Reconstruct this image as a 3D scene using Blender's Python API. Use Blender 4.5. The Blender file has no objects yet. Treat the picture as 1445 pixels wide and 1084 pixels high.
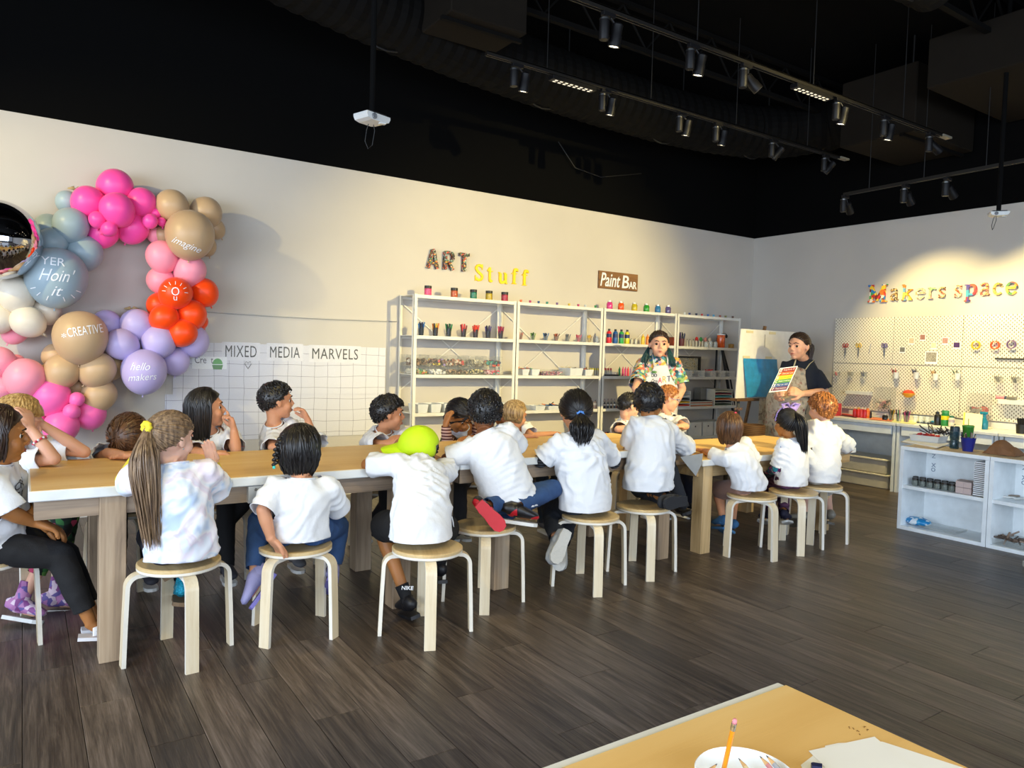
import bpy, bmesh, math, random
import numpy as np
from mathutils import Vector, Matrix, Quaternion, noise
from mathutils.bvhtree import BVHTree

random.seed(7)
rng = np.random.default_rng(7)
SC = bpy.context.scene
COL = SC.collection
PI = math.pi
V = Vector

# ------------------------------------------------------------------ camera
F = 1032.0
H = 1.42
def cam_axes(p, r, y):
    f = V((math.sin(y)*math.cos(p), math.cos(y)*math.cos(p), -math.sin(p)))
    r0 = V((math.cos(y), -math.sin(y), 0)); d0 = f.cross(r0)
    return math.cos(r)*r0+math.sin(r)*d0, -math.sin(r)*r0+math.cos(r)*d0, f
CR, CD, CF = cam_axes(math.radians(2.45), math.radians(-1.64), math.radians(33.84))
cam = bpy.data.cameras.new('camera')
camo = bpy.data.objects.new('camera', cam)
COL.objects.link(camo)
m = Matrix.Identity(4)
for i in range(3):
    m[i][0] = CR[i]; m[i][1] = -CD[i]; m[i][2] = -CF[i]
m[2][3] = H
camo.matrix_world = m
cam.sensor_width = 36; cam.lens = F/1445*36
cam.clip_start = 0.05; cam.clip_end = 60
SC.camera = camo

# ------------------------------------------------------------------ view, world, light
SC.view_settings.view_transform = 'Standard'
SC.view_settings.look = 'None'
SC.view_settings.gamma = 1
SC.view_settings.use_curve_mapping = False
SC.view_settings.exposure = 0.0
w = bpy.data.worlds.new('world'); SC.world = w; w.use_nodes = True
w.node_tree.nodes['Background'].inputs[0].default_value = (.75, .85, 1, 1)
w.node_tree.nodes['Background'].inputs[1].default_value = 0.35

def light(name, kind, loc, target, energy, color, size=1, size_y=None, spot=None, blend=.5, label=None):
    l = bpy.data.lights.new(name, kind); l.energy = energy; l.color = color
    if kind == 'AREA':
        l.shape = 'RECTANGLE'; l.size = size; l.size_y = size_y or size
    elif kind == 'SPOT':
        l.spot_size = math.radians(spot); l.spot_blend = blend; l.shadow_soft_size = size
    else:
        l.shadow_soft_size = size
    o = bpy.data.objects.new(name, l); COL.objects.link(o); o.location = loc
    o.rotation_euler = (V(target)-V(loc)).to_track_quat('-Z', 'Y').to_euler()
    return o
WARM = (1, .80, .34)
COOL = (.72, .84, 1)
# daylight coming in through the shop windows behind and to the left of the camera
light('daylight', 'AREA', (1.5, -3.9, 1.9), (2.2, 5, .6), 450, COOL, 9, 2.6)
light('daylight', 'AREA', (-4.4, 1.0, 1.8), (3.5, 3.2, .6), 540, COOL, 6, 2.4)
# warm spots on walls and tables (most belong to the tracks below, one is added)
SPOTS = [((5.75, -.9, 3.35), (4.75, 6.7, 1.5), 2400, 44, .03),
         ((3.9, 3.7, 3.4), (3.3, 6.7, 1.5), 60, 70, .03),
         ((-2.3, 4.6, 3.4), (1.2, 6.7, 1.6), 380, 60, .03),
         ((7.35, 4.30, 3.05), (8.56, 4.10, 1.3), 230, 84, .02),
         ((7.35, 3.25, 3.05), (8.56, 3.05, 1.3), 270, 84, .02),
         ((2.3, .2, 3.6), (2.6, 3.6, .8), 150, 62, .03),
         ((-.9, 1.2, 3.6), (.4, 3.7, .8), 150, 62, .03)]
SPOTS += [((x, 4.8, 3.45), (x, 4.95, 0), 60, 62, .03) for x in (3.15, 4.3, 5.35, 5.85)]+[((x, 3.65, 3.4), (x+.05, 3.75, 0), 60, 62, .03) for x in (3.2, 4.1, 6.1, 6.7)]+[((x, 3.75, 3.5), (x, 4.0, 0), 60, 62, .03) for x in (.2, 1.6)]+[((.9, .35, 3.5), (.9, .45, 0), 150, 60, .03)]  # last spot is added only to brighten the near table, no fixture
for a, b, e, s, r in SPOTS:
    light('track_or_added_beam', 'SPOT', a, b, e, WARM, r, spot=s, blend=.7)

# ------------------------------------------------------------------ placing helpers
def ray(px, py):
    return CR*((px-722.5)/F)+CD*((py-542)/F)+CF
def onY(px, py, Y):
    d = ray(px, py); return V((0, 0, H))+d*(Y/d.y)
def onX(px, py, X):
    d = ray(px, py); return V((0, 0, H))+d*(X/d.x)
def onZ(px, py, Z):
    d = ray(px, py); return V((0, 0, H))+d*((Z-H)/d.z)

# ------------------------------------------------------------------ materials
def lin(h):
    if isinstance(h, str):
        h = h.lstrip('#'); c = [int(h[i:i+2], 16)/255 for i in (0, 2, 4)]
    else:
        c = h
    return tuple(x/12.92 if x <= .04045 else ((x+.055)/1.055)**2.4 for x in c)
MATS = {}
def mat(name, col, rough=.6, metal=0, bump=None, vary=None, spec=None, sss=0, trans=0, alpha=1, coat=0, emit=0, sheen=0, ior=None):
    """plain procedural material: base colour, a little noise in the colour, a little relief"""
    if name in MATS: return MATS[name]
    m = bpy.data.materials.new(name); m.use_nodes = True
    nt = m.node_tree; b = nt.nodes['Principled BSDF']; c = lin(col)
    b.inputs['Base Color'].default_value = (*c, 1)
    b.inputs['Roughness'].default_value = rough; b.inputs['Metallic'].default_value = metal
    if spec is not None: b.inputs['Specular IOR Level'].default_value = spec
    if ior: b.inputs['IOR'].default_value = ior
    if sss:
        b.inputs['Subsurface Weight'].default_value = sss
        b.inputs['Subsurface Radius'].default_value = (.012, .005, .003); b.inputs['Subsurface Scale'].default_value = 1
    if trans: b.inputs['Transmission Weight'].default_value = trans
    if alpha < 1: b.inputs['Alpha'].default_value = alpha
    if coat: b.inputs['Coat Weight'].default_value = coat; b.inputs['Coat Roughness'].default_value = .1
    if sheen: b.inputs['Sheen Weight'].default_value = sheen
    if emit:
        b.inputs['Emission Color'].default_value = (*c, 1); b.inputs['Emission Strength'].default_value = emit
    tc = nt.nodes.new('ShaderNodeTexCoord')
    if vary is None: vary = (12, .06)
    if vary:
        n = nt.nodes.new('ShaderNodeTexNoise'); n.inputs['Scale'].default_value = vary[0]; n.inputs['Detail'].default_value = 4
        nt.links.new(tc.outputs['Object'], n.inputs['Vector'])
        mp = nt.nodes.new('ShaderNodeMapRange'); mp.inputs[1].default_value = .3; mp.inputs[2].default_value = .7
        mp.inputs[3].default_value = 1-vary[1]; mp.inputs[4].default_value = 1+vary[1]
        nt.links.new(n.outputs['Fac'], mp.inputs[0])
        mx = nt.nodes.new('ShaderNodeMix'); mx.data_type = 'RGBA'; mx.blend_type = 'MULTIPLY'; mx.inputs[0].default_value = 1
        mx.inputs['A'].default_value = (*c, 1)
        nt.links.new(mp.outputs[0], mx.inputs['B']); nt.links.new(mx.outputs['Result'], b.inputs['Base Color'])
    if bump:
        n2 = nt.nodes.new('ShaderNodeTexNoise'); n2.inputs['Scale'].default_value = bump[0]; n2.inputs['Detail'].default_value = 5
        nt.links.new(tc.outputs['Object'], n2.inputs['Vector'])
        bp = nt.nodes.new('ShaderNodeBump'); bp.inputs['Strength'].default_value = bump[1]; bp.inputs['Distance'].default_value = .01
        nt.links.new(n2.outputs['Fac'], bp.inputs['Height']); nt.links.new(bp.outputs[0], b.inputs['Normal'])
    MATS[name] = m
    return m

def node_mat(name, fn, rough=.6, **kw):
    """material whose colour (and optional bump height) comes from fn(nt, tc) -> (colour socket, height socket or None)"""
    if name in MATS: return MATS[name]
    m = bpy.data.materials.new(name); m.use_nodes = True
    nt = m.node_tree; b = nt.nodes['Principled BSDF']; b.inputs['Roughness'].default_value = rough
    for k, v in kw.items():
        if k != 'bs': b.inputs[k].default_value = v
    tc = nt.nodes.new('ShaderNodeTexCoord')
    c, h = fn(nt, tc)
    nt.links.new(c, b.inputs['Base Color'])
    if h is not None:
        bp = nt.nodes.new('ShaderNodeBump'); bp.inputs['Strength'].default_value = kw.get('bs', .3); bp.inputs['Distance'].default_value = .004
        nt.links.new(h, bp.inputs['Height']); nt.links.new(bp.outputs[0], b.inputs['Normal'])
    MATS[name] = m
    return m
def N(nt, t, **inp):
    n = nt.nodes.new(t)
    for k, v in inp.items():
        k2 = k.replace('_', ' ')
        if k2 in n.inputs: n.inputs[k2].default_value = v
        else: setattr(n, k, v)
    return n
def ramp(nt, fac, stops, interp='LINEAR'):
    r = nt.nodes.new('ShaderNodeValToRGB'); r.color_ramp.interpolation = interp
    els = r.color_ramp.elements
    while len(els) < len(stops): els.new(.5)
    for e, (p, c) in zip(els, stops):
        e.position = p; e.color = (*lin(c), 1)
    nt.links.new(fac, r.inputs[0]); return r.outputs[0]
def mapping(nt, vec, scale=(1, 1, 1), rot=(0, 0, 0), loc=(0, 0, 0)):
    n = nt.nodes.new('ShaderNodeMapping'); n.inputs['Scale'].default_value = scale
    n.inputs['Rotation'].default_value = rot; n.inputs['Location'].default_value = loc
    nt.links.new(vec, n.inputs['Vector']); return n.outputs[0]

def wood(name, c1, c2, c3, axis='z', sc=1.0, rough=.5, fine=60):
    def fn(nt, tc):
        s = {'x': (1.2, 14, 14), 'y': (14, 1.2, 14), 'z': (14, 14, 1.2)}[axis]
        s2 = {'x': (4, fine*2, fine*2), 'y': (fine*2, 4, fine*2), 'z': (fine*2, fine*2, 4)}[axis]
        v = mapping(nt, tc.outputs['Object'], tuple(a*sc for a in s))
        n = N(nt, 'ShaderNodeTexNoise', Scale=1.0, Detail=6, Roughness=.6, Distortion=.6); nt.links.new(v, n.inputs['Vector'])
        v2 = mapping(nt, tc.outputs['Object'], s2)
        n2 = N(nt, 'ShaderNodeTexNoise', Scale=1.0, Detail=3); nt.links.new(v2, n2.inputs['Vector'])
        mm = N(nt, 'ShaderNodeMath', operation='MULTIPLY_ADD'); mm.inputs[1].default_value = .3; nt.links.new(n2.outputs['Fac'], mm.inputs[0])
        sub = N(nt, 'ShaderNodeMath', operation='SUBTRACT'); sub.inputs[1].default_value = .15
        nt.links.new(n.outputs['Fac'], sub.inputs[0]); nt.links.new(sub.outputs[0], mm.inputs[2])
        return ramp(nt, mm.outputs[0], [(.3, c1), (.5, c2), (.7, c3)]), n2.outputs['Fac']
    return node_mat(name, fn, rough, bs=.15)

# ------------------------------------------------------------------ mesh builder
def tag(o, label=None, cat=None, group=None, kind=None):
    if label: o['label'] = label
    if cat: o['category'] = cat
    if group: o['group'] = group
    if kind: o['kind'] = kind
    return o
def thing(name, label, cat, loc=(0, 0, 0), rotz=0, group=None):
    o = bpy.data.objects.new(name, None); o.empty_display_size = .05; COL.objects.link(o)
    o.location = loc; o.rotation_euler = (0, 0, rotz)
    return tag(o, label, cat, group)
def link_mesh(name, me, parent=None, loc=(0, 0, 0)):
    o = bpy.data.objects.new(name, me); COL.objects.link(o); o.location = loc
    if parent: o.parent = parent
    return o
def frame(d, up=V((0, 0, 1))):
    d = V(d).normalized(); u = V(up)
    if abs(d.dot(u.normalized())) > .99: u = V((1, 0, 0)) if abs(d.x) < .9 else V((0, 1, 0))
    a = (u-d*u.dot(d)).normalized(); b = d.cross(a)
    return d, a, b

class MB:
    def __init__(s): s.v = []; s.f = []; s.mi = []; s.cur = 0
    def add(s, vs, fs):
        n = len(s.v); s.v.extend(tuple(p) for p in vs)
        for f in fs: s.f.append([i+n for i in f]); s.mi.append(s.cur)
        return s
    def box(s, c, d, R=None, bev=0):
        x, y, z = d[0]/2, d[1]/2, d[2]/2
        if bev <= 0:
            vs = [V((sx*x, sy*y, sz*z)) for sz in (-1, 1) for sy in (-1, 1) for sx in (-1, 1)]
            fs = [(0, 2, 3, 1), (4, 5, 7, 6), (0, 1, 5, 4), (2, 6, 7, 3), (0, 4, 6, 2), (1, 3, 7, 5)]
        else:
            vs = []; r = min(bev, x*.99, y*.99, z*.99)
            for zz, ins in ((-z, r), (-z+r, 0), (z-r, 0), (z, r)):
                for sx, sy, q in ((-1, -1, 0), (1, -1, 0), (1, 1, 0), (-1, 1, 0)):
                    ex, ey = x-ins, y-ins
                    a = V((sx*(ex-(r if ins == 0 else 0)), sy*ey, zz)); b = V((sx*ex, sy*(ey-(r if ins == 0 else 0)), zz))
                    if (sx*sy) > 0: vs += [b, a] if False else [a, b]
                    else: vs += [b, a]
            # ring order per level: (-,-):b,a (+,-):b,a? -> sort by angle for safety
            out = []
            for l in range(4):
                ring = vs[l*8:(l+1)*8]
                ring.sort(key=lambda p: math.atan2(p.y/y, p.x/x)); out += ring
            vs = out; fs = []
            for l in range(3):
                for i in range(8):
                    j = (i+1) % 8; fs.append((l*8+i, l*8+j, (l+1)*8+j, (l+1)*8+i))
            fs.append(tuple(range(7, -1, -1))); fs.append(tuple(24+i for i in range(8)))
        if R is not None: vs = [R @ p for p in vs]
        return s.add([V(c)+p for p in vs], fs)
    def bx(s, x0, x1, y0, y1, z0, z1, bev=0):
        return s.box(((x0+x1)/2, (y0+y1)/2, (z0+z1)/2), (x1-x0, y1-y0, z1-z0), bev=bev)
    def cone(s, p, q, r1, r2=None, n=12, cap=True):
        r2 = r1 if r2 is None else r2
        p, q = V(p), V(q); d, a, b = frame(q-p)
        vs = []
        for c, r in ((p, r1), (q, r2)):
            for i in range(n):
                t = 2*PI*i/n; vs.append(c+a*(r*math.cos(t))+b*(r*math.sin(t)))
        fs = [(i, (i+1) % n, n+(i+1) % n, n+i) for i in range(n)]
        if cap: fs += [tuple(range(n-1, -1, -1)), tuple(range(n, 2*n))]
        return s.add(vs, fs)
    def lathe(s, c, prof, n=20, axis=(0, 0, 1), cap=True):
        c = V(c); d, a, b = frame(axis, (1, 0, 0)); vs = []
        for r, h in prof:
            for i in range(n):
                t = 2*PI*i/n; vs.append(c+d*h+a*(r*math.cos(t))+b*(r*math.sin(t)))
        fs = []
        for k in range(len(prof)-1):
            for i in range(n):
                j = (i+1) % n; fs.append((k*n+i, k*n+j, (k+1)*n+j, (k+1)*n+i))
        if cap:
            if prof[0][0] > 1e-6: fs.append(tuple(range(n-1, -1, -1)))
            if prof[-1][0] > 1e-6: fs.append(tuple((len(prof)-1)*n+i for i in range(n)))
        return s.add(vs, fs)
    def ell(s, c, r, R=None, nu=16, nv=10):
        c = V(c); vs = []; fs = []
        for j in range(nv+1):
            ph = PI*j/nv
            for i in range(nu):
                t = 2*PI*i/nu
                p = V((r[0]*math.sin(ph)*math.cos(t), r[1]*math.sin(ph)*math.sin(t), r[2]*math.cos(ph)))
                vs.append(c+(R @ p if R is not None else p))
        for j in range(nv):
            for i in range(nu):
                k = (i+1) % nu; fs.append((j*nu+i, (j+1)*nu+i, (j+1)*nu+k, j*nu+k))
        return s.add(vs, fs)
    def tube(s, pts, r, n=8, cap=True, flat=None, side=None):
        """pts: path; r: number, or list; flat=(a,b) scale on the two axes of the section"""
        pts = [V(p) for p in pts]; L = len(pts)
        rs = r if isinstance(r, (list, tuple)) else [r]*L
        vs = []; up = V(side) if side is not None else V((0, 0, 1)); prev = None
        for k in range(L):
            t = (pts[min(k+1, L-1)]-pts[max(k-1, 0)])
            if t.length < 1e-9: t = V((0, 0, 1))
            t.normalize()
            u = prev if prev is not None and side is None else up
            a = u-t*u.dot(t)
            if a.length < .05:
                a = V((1, 0, 0))-t*t.x
                if a.length < .05: a = V((0, 1, 0))-t*t.y
            a.normalize(); b = t.cross(a); prev = a
            fa, fb = (rs[k], rs[k]) if not isinstance(rs[k], tuple) else rs[k]
            if flat: fa *= flat[0]; fb *= flat[1]
            for i in range(n):
                th = 2*PI*(i+.5)/n; vs.append(pts[k]+a*(fa*math.cos(th))+b*(fb*math.sin(th)))
        fs = []
        for k in range(L-1):
            for i in range(n):
                j = (i+1) % n; fs.append((k*n+i, k*n+j, (k+1)*n+j, (k+1)*n+i))
        if cap: fs += [tuple(range(n-1, -1, -1)), tuple((L-1)*n+i for i in range(n))]
        return s.add(vs, fs)
    def strip(s, pts, wid, th, side):
        """rectangular-section bent strip: width along side, thickness th"""
        pts = [V(p) for p in pts]; sd = V(side).normalized(); vs = []
        L = len(pts)
        for k in range(L):
            t = (pts[min(k+1, L-1)]-pts[max(k-1, 0)]).normalized(); nn = t.cross(sd).normalized()
            for a, b in ((-1, -1), (1, -1), (1, 1), (-1, 1)): vs.append(pts[k]+sd*(a*wid/2)+nn*(b*th/2))
        fs = []
        for k in range(L-1):
            for i in range(4):
                j = (i+1) % 4; fs.append((k*4+i, k*4+j, (k+1)*4+j, (k+1)*4+i))
        fs += [(3, 2, 1, 0), tuple((L-1)*4+i for i in range(4))]
        return s.add(vs, fs)
    def prism(s, poly, d, o=(0, 0, 0), u=(1, 0, 0), v=(0, 0, 1)):
        """extrude 2-D polygon (list of (a,b)) by d along u x v"""
        o, u, v = V(o), V(u), V(v); w = u.cross(v).normalized(); n = len(poly)
        vs = [o+u*a+v*b for a, b in poly]+[o+u*a+v*b+w*d for a, b in poly]
        fs = [tuple(range(n-1, -1, -1)), tuple(range(n, 2*n))]+[(i, (i+1) % n, n+(i+1) % n, n+i) for i in range(n)]
        return s.add(vs, fs)
    def mesh(s, name, origin=None):
        me = bpy.data.meshes.new(name)
        vs = s.v if origin is None else [(p[0]-origin[0], p[1]-origin[1], p[2]-origin[2]) for p in s.v]
        me.from_pydata(vs, [], s.f); return me
    def build(s, name, m, parent=None, smooth=False, origin=None, shift=True, ang=None):
        o0 = origin
        if parent is not None and shift:
            p = parent; o0 = V((0, 0, 0))
            while p is not None: o0 = o0+p.location; p = p.parent
        me = s.mesh(name, o0)
        for x in (m if isinstance(m, (list, tuple)) else [m]): me.materials.append(x)
        if isinstance(m, (list, tuple)): me.polygons.foreach_set('material_index', s.mi)
        fix_normals(me)
        if smooth:
            me.polygons.foreach_set('use_smooth', [True]*len(me.polygons))
            if ang is not None: me.set_sharp_from_angle(angle=math.radians(ang))
        ob = link_mesh(name, me, parent)
        if origin is not None and parent is None: ob.location = origin
        return ob
def fix_normals(me):
    bm = bmesh.new(); bm.from_mesh(me); bmesh.ops.recalc_face_normals(bm, faces=bm.faces[:]); bm.to_mesh(me); bm.free()

# common materials
M_WHITE = mat('white paint', '#d9d9d4', .45)
M_SHELF = mat('white powder coated steel', '#dcdad2', .4)
M_LAM = mat('white laminate', '#eaf0f2', .35)
M_BLACK = mat('black plastic', '#141414', .45)
M_DARK = mat('black metal', '#1b1a19', .5, metal=.3)
M_STEEL = mat('brushed steel', '#a8a9aa', .3, metal=1)
M_PAPER = mat('white paper', '#eceef0', .7, vary=(5, .02))
M_CLEAR = mat('clear plastic', '#b9bdb6', .08, alpha=.15, vary=False)
M_GLASS = mat('clear glass', '#e8f0f0', .04, alpha=.28, vary=False)
def plastic(h, rough=.4): return mat('plastic '+h, h, rough)
def fabric(h, b=.35): return mat('cloth '+h, h, .9, bump=(180, b), vary=(6, .05), sheen=.15)
# ================================================================== the room
XW, YW = 8.56, 6.75
X0, Y0, ZC, ZB = -4.6, -4.2, 4.7, 3.12
def wallpaint():
    def fn(nt, tc):
        n = N(nt, 'ShaderNodeTexNoise', Scale=1.1, Detail=5); nt.links.new(tc.outputs['Object'], n.inputs['Vector'])
        n2 = N(nt, 'ShaderNodeTexNoise', Scale=140, Detail=2); nt.links.new(tc.outputs['Object'], n2.inputs['Vector'])
        return ramp(nt, n.outputs['Fac'], [(.3, '#bfb9b0'), (.7, '#c6c0b7')]), n2.outputs['Fac']
    return node_mat('off white wall paint', fn, .75, bs=.08)
M_WALL = wallpaint()
M_BLK = mat('flat black paint', '#060606', .95, spec=.08)
M_BLK2 = mat('black painted sheet metal', '#0b0a09', .8, spec=.12)

def struct(name, mb, m, parent=None, **k):
    o = mb.build(name, m, parent, **k)
    if parent is None: o['kind'] = 'structure'
    return o
struct('wall_left', MB().bx(X0, XW+.2, YW, YW+.2, 0, ZB), M_WALL)
struct('wall_left_upper', MB().bx(X0, XW+.2, YW, YW+.2, ZB, ZC), M_BLK)
struct('wall_right', MB().bx(XW, XW+.2, Y0, YW, 0, ZB), M_WALL)
struct('wall_right_upper', MB().bx(XW, XW+.2, Y0, YW, ZB, ZC), M_BLK)
struct('ceiling', MB().bx(X0, XW+.2, Y0, YW+.2, ZC, ZC+.1), M_BLK)
# shop front behind the camera and glazed side, sills, heads and mullions
mb = MB().bx(X0, XW, Y0-.2, Y0, 0, .45).bx(X0, XW, Y0-.2, Y0, 3.25, ZC)
for x in (-4.6, -3.0, 0.1, 3.1, 6.1, 8.46): mb.bx(x, x+.1, Y0-.2, Y0, .45, 3.25)
struct('wall_front', mb, M_BLK)
mb = MB().bx(X0-.2, X0, Y0, YW, 0, .45).bx(X0-.2, X0, Y0, YW, 3.1, ZC).bx(X0-.2, X0, 4.2, YW, .45, 3.1).bx(X0-.2, X0, Y0, -2.2, .45, 3.1)
for y in (0, 2.1): mb.bx(X0-.2, X0, y, y+.1, .45, 3.1)
struct('wall_side', mb, M_WALL)
# baseboards
M_BASE = mat('white baseboard', '#d4d3d0', .4)
struct('baseboard_left', MB().bx(X0, XW, YW-.015, YW, 0, .13), M_BASE)
struct('baseboard_right', MB().bx(XW-.015, XW, Y0, YW, 0, .13), M_BASE)

# floor: vinyl planks that run towards the left wall
def plank_fn(nt, tc):
    g = nt.nodes.new('ShaderNodeNewGeometry'); oi = nt.nodes.new('ShaderNodeObjectInfo')
    add = N(nt, 'ShaderNodeMath', operation='ADD'); nt.links.new(g.outputs['Random Per Island'], add.inputs[0]); nt.links.new(oi.outputs['Random'], add.inputs[1])
    rnd = N(nt, 'ShaderNodeMath', operation='FRACT'); nt.links.new(add.outputs[0], rnd.inputs[0])
    off = N(nt, 'ShaderNodeCombineXYZ'); sc = N(nt, 'ShaderNodeMath', operation='MULTIPLY'); sc.inputs[1].default_value = 37
    nt.links.new(rnd.outputs[0], sc.inputs[0]); nt.links.new(sc.outputs[0], off.inputs[1]); nt.links.new(sc.outputs[0], off.inputs[2])
    va = N(nt, 'ShaderNodeVectorMath', operation='ADD'); nt.links.new(g.outputs['Position'], va.inputs[0]); nt.links.new(off.outputs[0], va.inputs[1])
    v1 = mapping(nt, va.outputs[0], (22, 1.3, 1)); n1 = N(nt, 'ShaderNodeTexNoise', Scale=1, Detail=7, Roughness=.65, Distortion=1.2); nt.links.new(v1, n1.inputs['Vector'])
    v2 = mapping(nt, va.outputs[0], (160, 5, 1)); n2 = N(nt, 'ShaderNodeTexNoise', Scale=1, Detail=4, Roughness=.7); nt.links.new(v2, n2.inputs['Vector'])
    a = N(nt, 'ShaderNodeMath', operation='MULTIPLY_ADD'); a.inputs[1].default_value = .45; nt.links.new(n2.outputs['Fac'], a.inputs[0])
    b = N(nt, 'ShaderNodeMath', operation='MULTIPLY_ADD'); b.inputs[1].default_value = .75; b.inputs[2].default_value = -.11; nt.links.new(n1.outputs['Fac'], b.inputs[0]); nt.links.new(b.outputs[0], a.inputs[2])
    c = N(nt, 'ShaderNodeMath', operation='MULTIPLY_ADD'); c.inputs[1].default_value = .16; nt.links.new(rnd.outputs[0], c.inputs[0])
    d = N(nt, 'ShaderNodeMath', operation='SUBTRACT'); d.inputs[1].default_value = .08; nt.links.new(a.outputs[0], d.inputs[0]); nt.links.new(d.outputs[0], c.inputs[2])
    col = ramp(nt, c.outputs[0], [(.24, '#251d19'), (.42, '#42372f'), (.56, '#5f5247'), (.74, '#837469')])
    return col, n2.outputs['Fac']
M_PLANK = node_mat('grey brown vinyl plank', plank_fn, .40, bs=.25)
floor = struct('floor', MB().bx(X0, XW+.2, Y0-.2, YW+.2, -.12, -.006), mat('dark subfloor', '#1c1815', .8))
PWD, PLN = .185, 1.22
plank = MB().box((0, 0, -.003), (PWD-.0022, PLN-.0022, .006), bev=.0012).mesh('plank'); plank.materials.append(M_PLANK); fix_normals(plank)
cells = []
ix0 = int(math.floor(X0/PWD))
for i in range(ix0, int(XW/PWD)+1):
    o = (i*7 % 11)/11*PLN
    j0 = int(math.floor((Y0-o)/PLN))-1
    for j in range(j0, int((YW-o)/PLN)+1):
        x, y0 = (i+.5)*PWD, j*PLN+o
        y1 = min(y0+PLN, YW-.002); y0 = max(y0, Y0)
        if y1-y0 < .05: continue
        cells.append((x, (y0+y1)/2, y1-y0))
def inview(x, y):
    p = V((x, y, -H)); z = p.dot(CF)
    if z < .8: return 1e9
    u, v_ = 722+F*p.dot(CR)/z, 542+F*p.dot(CD)/z
    return z if -60 < u < 1505 and v_ < 1150 else 1e9
cells.sort(key=lambda c: min(inview(c[0], c[1]), inview(c[0], c[1]+c[2]/2), inview(c[0], c[1]-c[2]/2)))
for c in cells[:290]:
    if c[2] > PLN-.01: me = plank
    else:
        me = MB().box((0, 0, -.003), (PWD-.0022, c[2]-.0022, .006), bev=.0012).mesh('plank'); me.materials.append(M_PLANK); fix_normals(me)
    link_mesh('plank', me, floor, (c[0], c[1], 0))
mb = MB()
for c in cells[290:]: mb.box((c[0], c[1], -.003), (PWD-.0022, c[2]-.0022, .006))
o = mb.build('plank_field', M_PLANK, floor); o['kind'] = 'stuff'

# ================================================================== tables
M_EDGE = mat('white melamine edge', '#dfe1e0', .35)
M_OAK = wood('grey oak laminate', '#7f6c58', '#a48d73', '#b8a389', 'z')
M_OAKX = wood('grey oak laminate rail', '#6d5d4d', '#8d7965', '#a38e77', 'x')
M_PINE = wood('pale pine', '#a88a5c', '#c4a678', '#d6bd92', 'z')
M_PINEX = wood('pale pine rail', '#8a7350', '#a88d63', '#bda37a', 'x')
def kraft():
    def fn(nt, tc):
        v = mapping(nt, tc.outputs['Object'], (.7, 9, 1)); n = N(nt, 'ShaderNodeTexNoise', Scale=1, Detail=5, Distortion=.5); nt.links.new(v, n.inputs['Vector'])
        v2 = mapping(nt, tc.outputs['Object'], (3, 500, 1)); n2 = N(nt, 'ShaderNodeTexNoise', Scale=1, Detail=2); nt.links.new(v2, n2.inputs['Vector'])
        return ramp(nt, n.outputs['Fac'], [(.3, '#d9ae68'), (.5, '#e3bb77'), (.7, '#e8c585')]), n2.outputs['Fac']
    return node_mat('brown kraft paper', fn, .5, bs=.12)
M_KRAFT = kraft()
def table(label, x0, x1, y0, y1, z, fronts, backs, lw, mo, mr, tp=.045, rail=.085, ry=.03):
    t = thing('craft_table', label, 'table', ((x0+x1)/2, (y0+y1)/2, 0))
    MB().bx(x0, x1, y0, y1, z-tp, z, bev=.004).build('tabletop', M_EDGE, t)
    for x in fronts:
        MB().bx(x-lw/2, x+lw/2, y0+ry, y0+ry+lw, 0, z-tp-.001, bev=.003).build('leg', mo, t)
    for x in backs:
        MB().bx(x-lw/2, x+lw/2, y1-ry-lw, y1-ry, 0, z-tp-.001, bev=.003).build('leg', mo, t)
    for ya in (y0+ry+.012, y1-ry-.034):
        xs = sorted(fronts if ya < (y0+y1)/2 else backs)
        segs = [(x0+.02, xs[0]-lw/2)]+[(a+lw/2, b-lw/2) for a, b in zip(xs, xs[1:])]+[(xs[-1]+lw/2, x1-.02)]
        for a, b in segs:
            if b-a > .05: MB().bx(a+.001, b-.001, ya, ya+.022, z-tp-rail, z-tp-.001).build('rail', mr, t)
    MB().bx(x0+.02, x0+.042, y0+ry+.04, y1-ry-.04, z-tp-rail, z-tp-.001).build('rail', mr, t)
    MB().bx(x1-.042, x1-.02, y0+ry+.04, y1-ry-.04, z-tp-rail, z-tp-.001).build('rail', mr, t)
    return t
TZ = .79
t1 = table('long table with oak legs at the left end of the row, under brown paper', .02, 2.06, 3.58, 4.48, TZ, (.332, 1.73), (.34, 1.81), .105, M_OAK, M_OAKX)
t2 = table('second long oak-legged table, in the middle of the row', 2.065, 4.00, 3.58, 4.47, TZ, (2.385, 3.74), (2.40, 3.72), .105, M_OAK, M_OAKX)
t3 = table('lower pine-legged table at the right end of the row', 4.03, 5.95, 3.54, 4.48, .692, (4.125, 5.6), (4.12, 5.62), .10, M_PINE, M_PINEX)
pl = MB(); a = onY(349, 690, 3.61); 
pl.bx(a.x, a.x+.24, 3.588, 3.6215, .66, .742, bev=.001); pl.build('joining_plate', mat('pale painted metal', '#cfd3d6', .3, metal=.4), t1)['label'] = 'pale metal joining plate with screws'
for dx, zz in ((.035, .725), (.035, .675), (.2, .725), (.2, .675)):
    MB().cone((a.x+dx, 3.588, zz), (a.x+dx, 3.583, zz), .008, .006, 10).build('screw', M_STEEL, t1)
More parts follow.
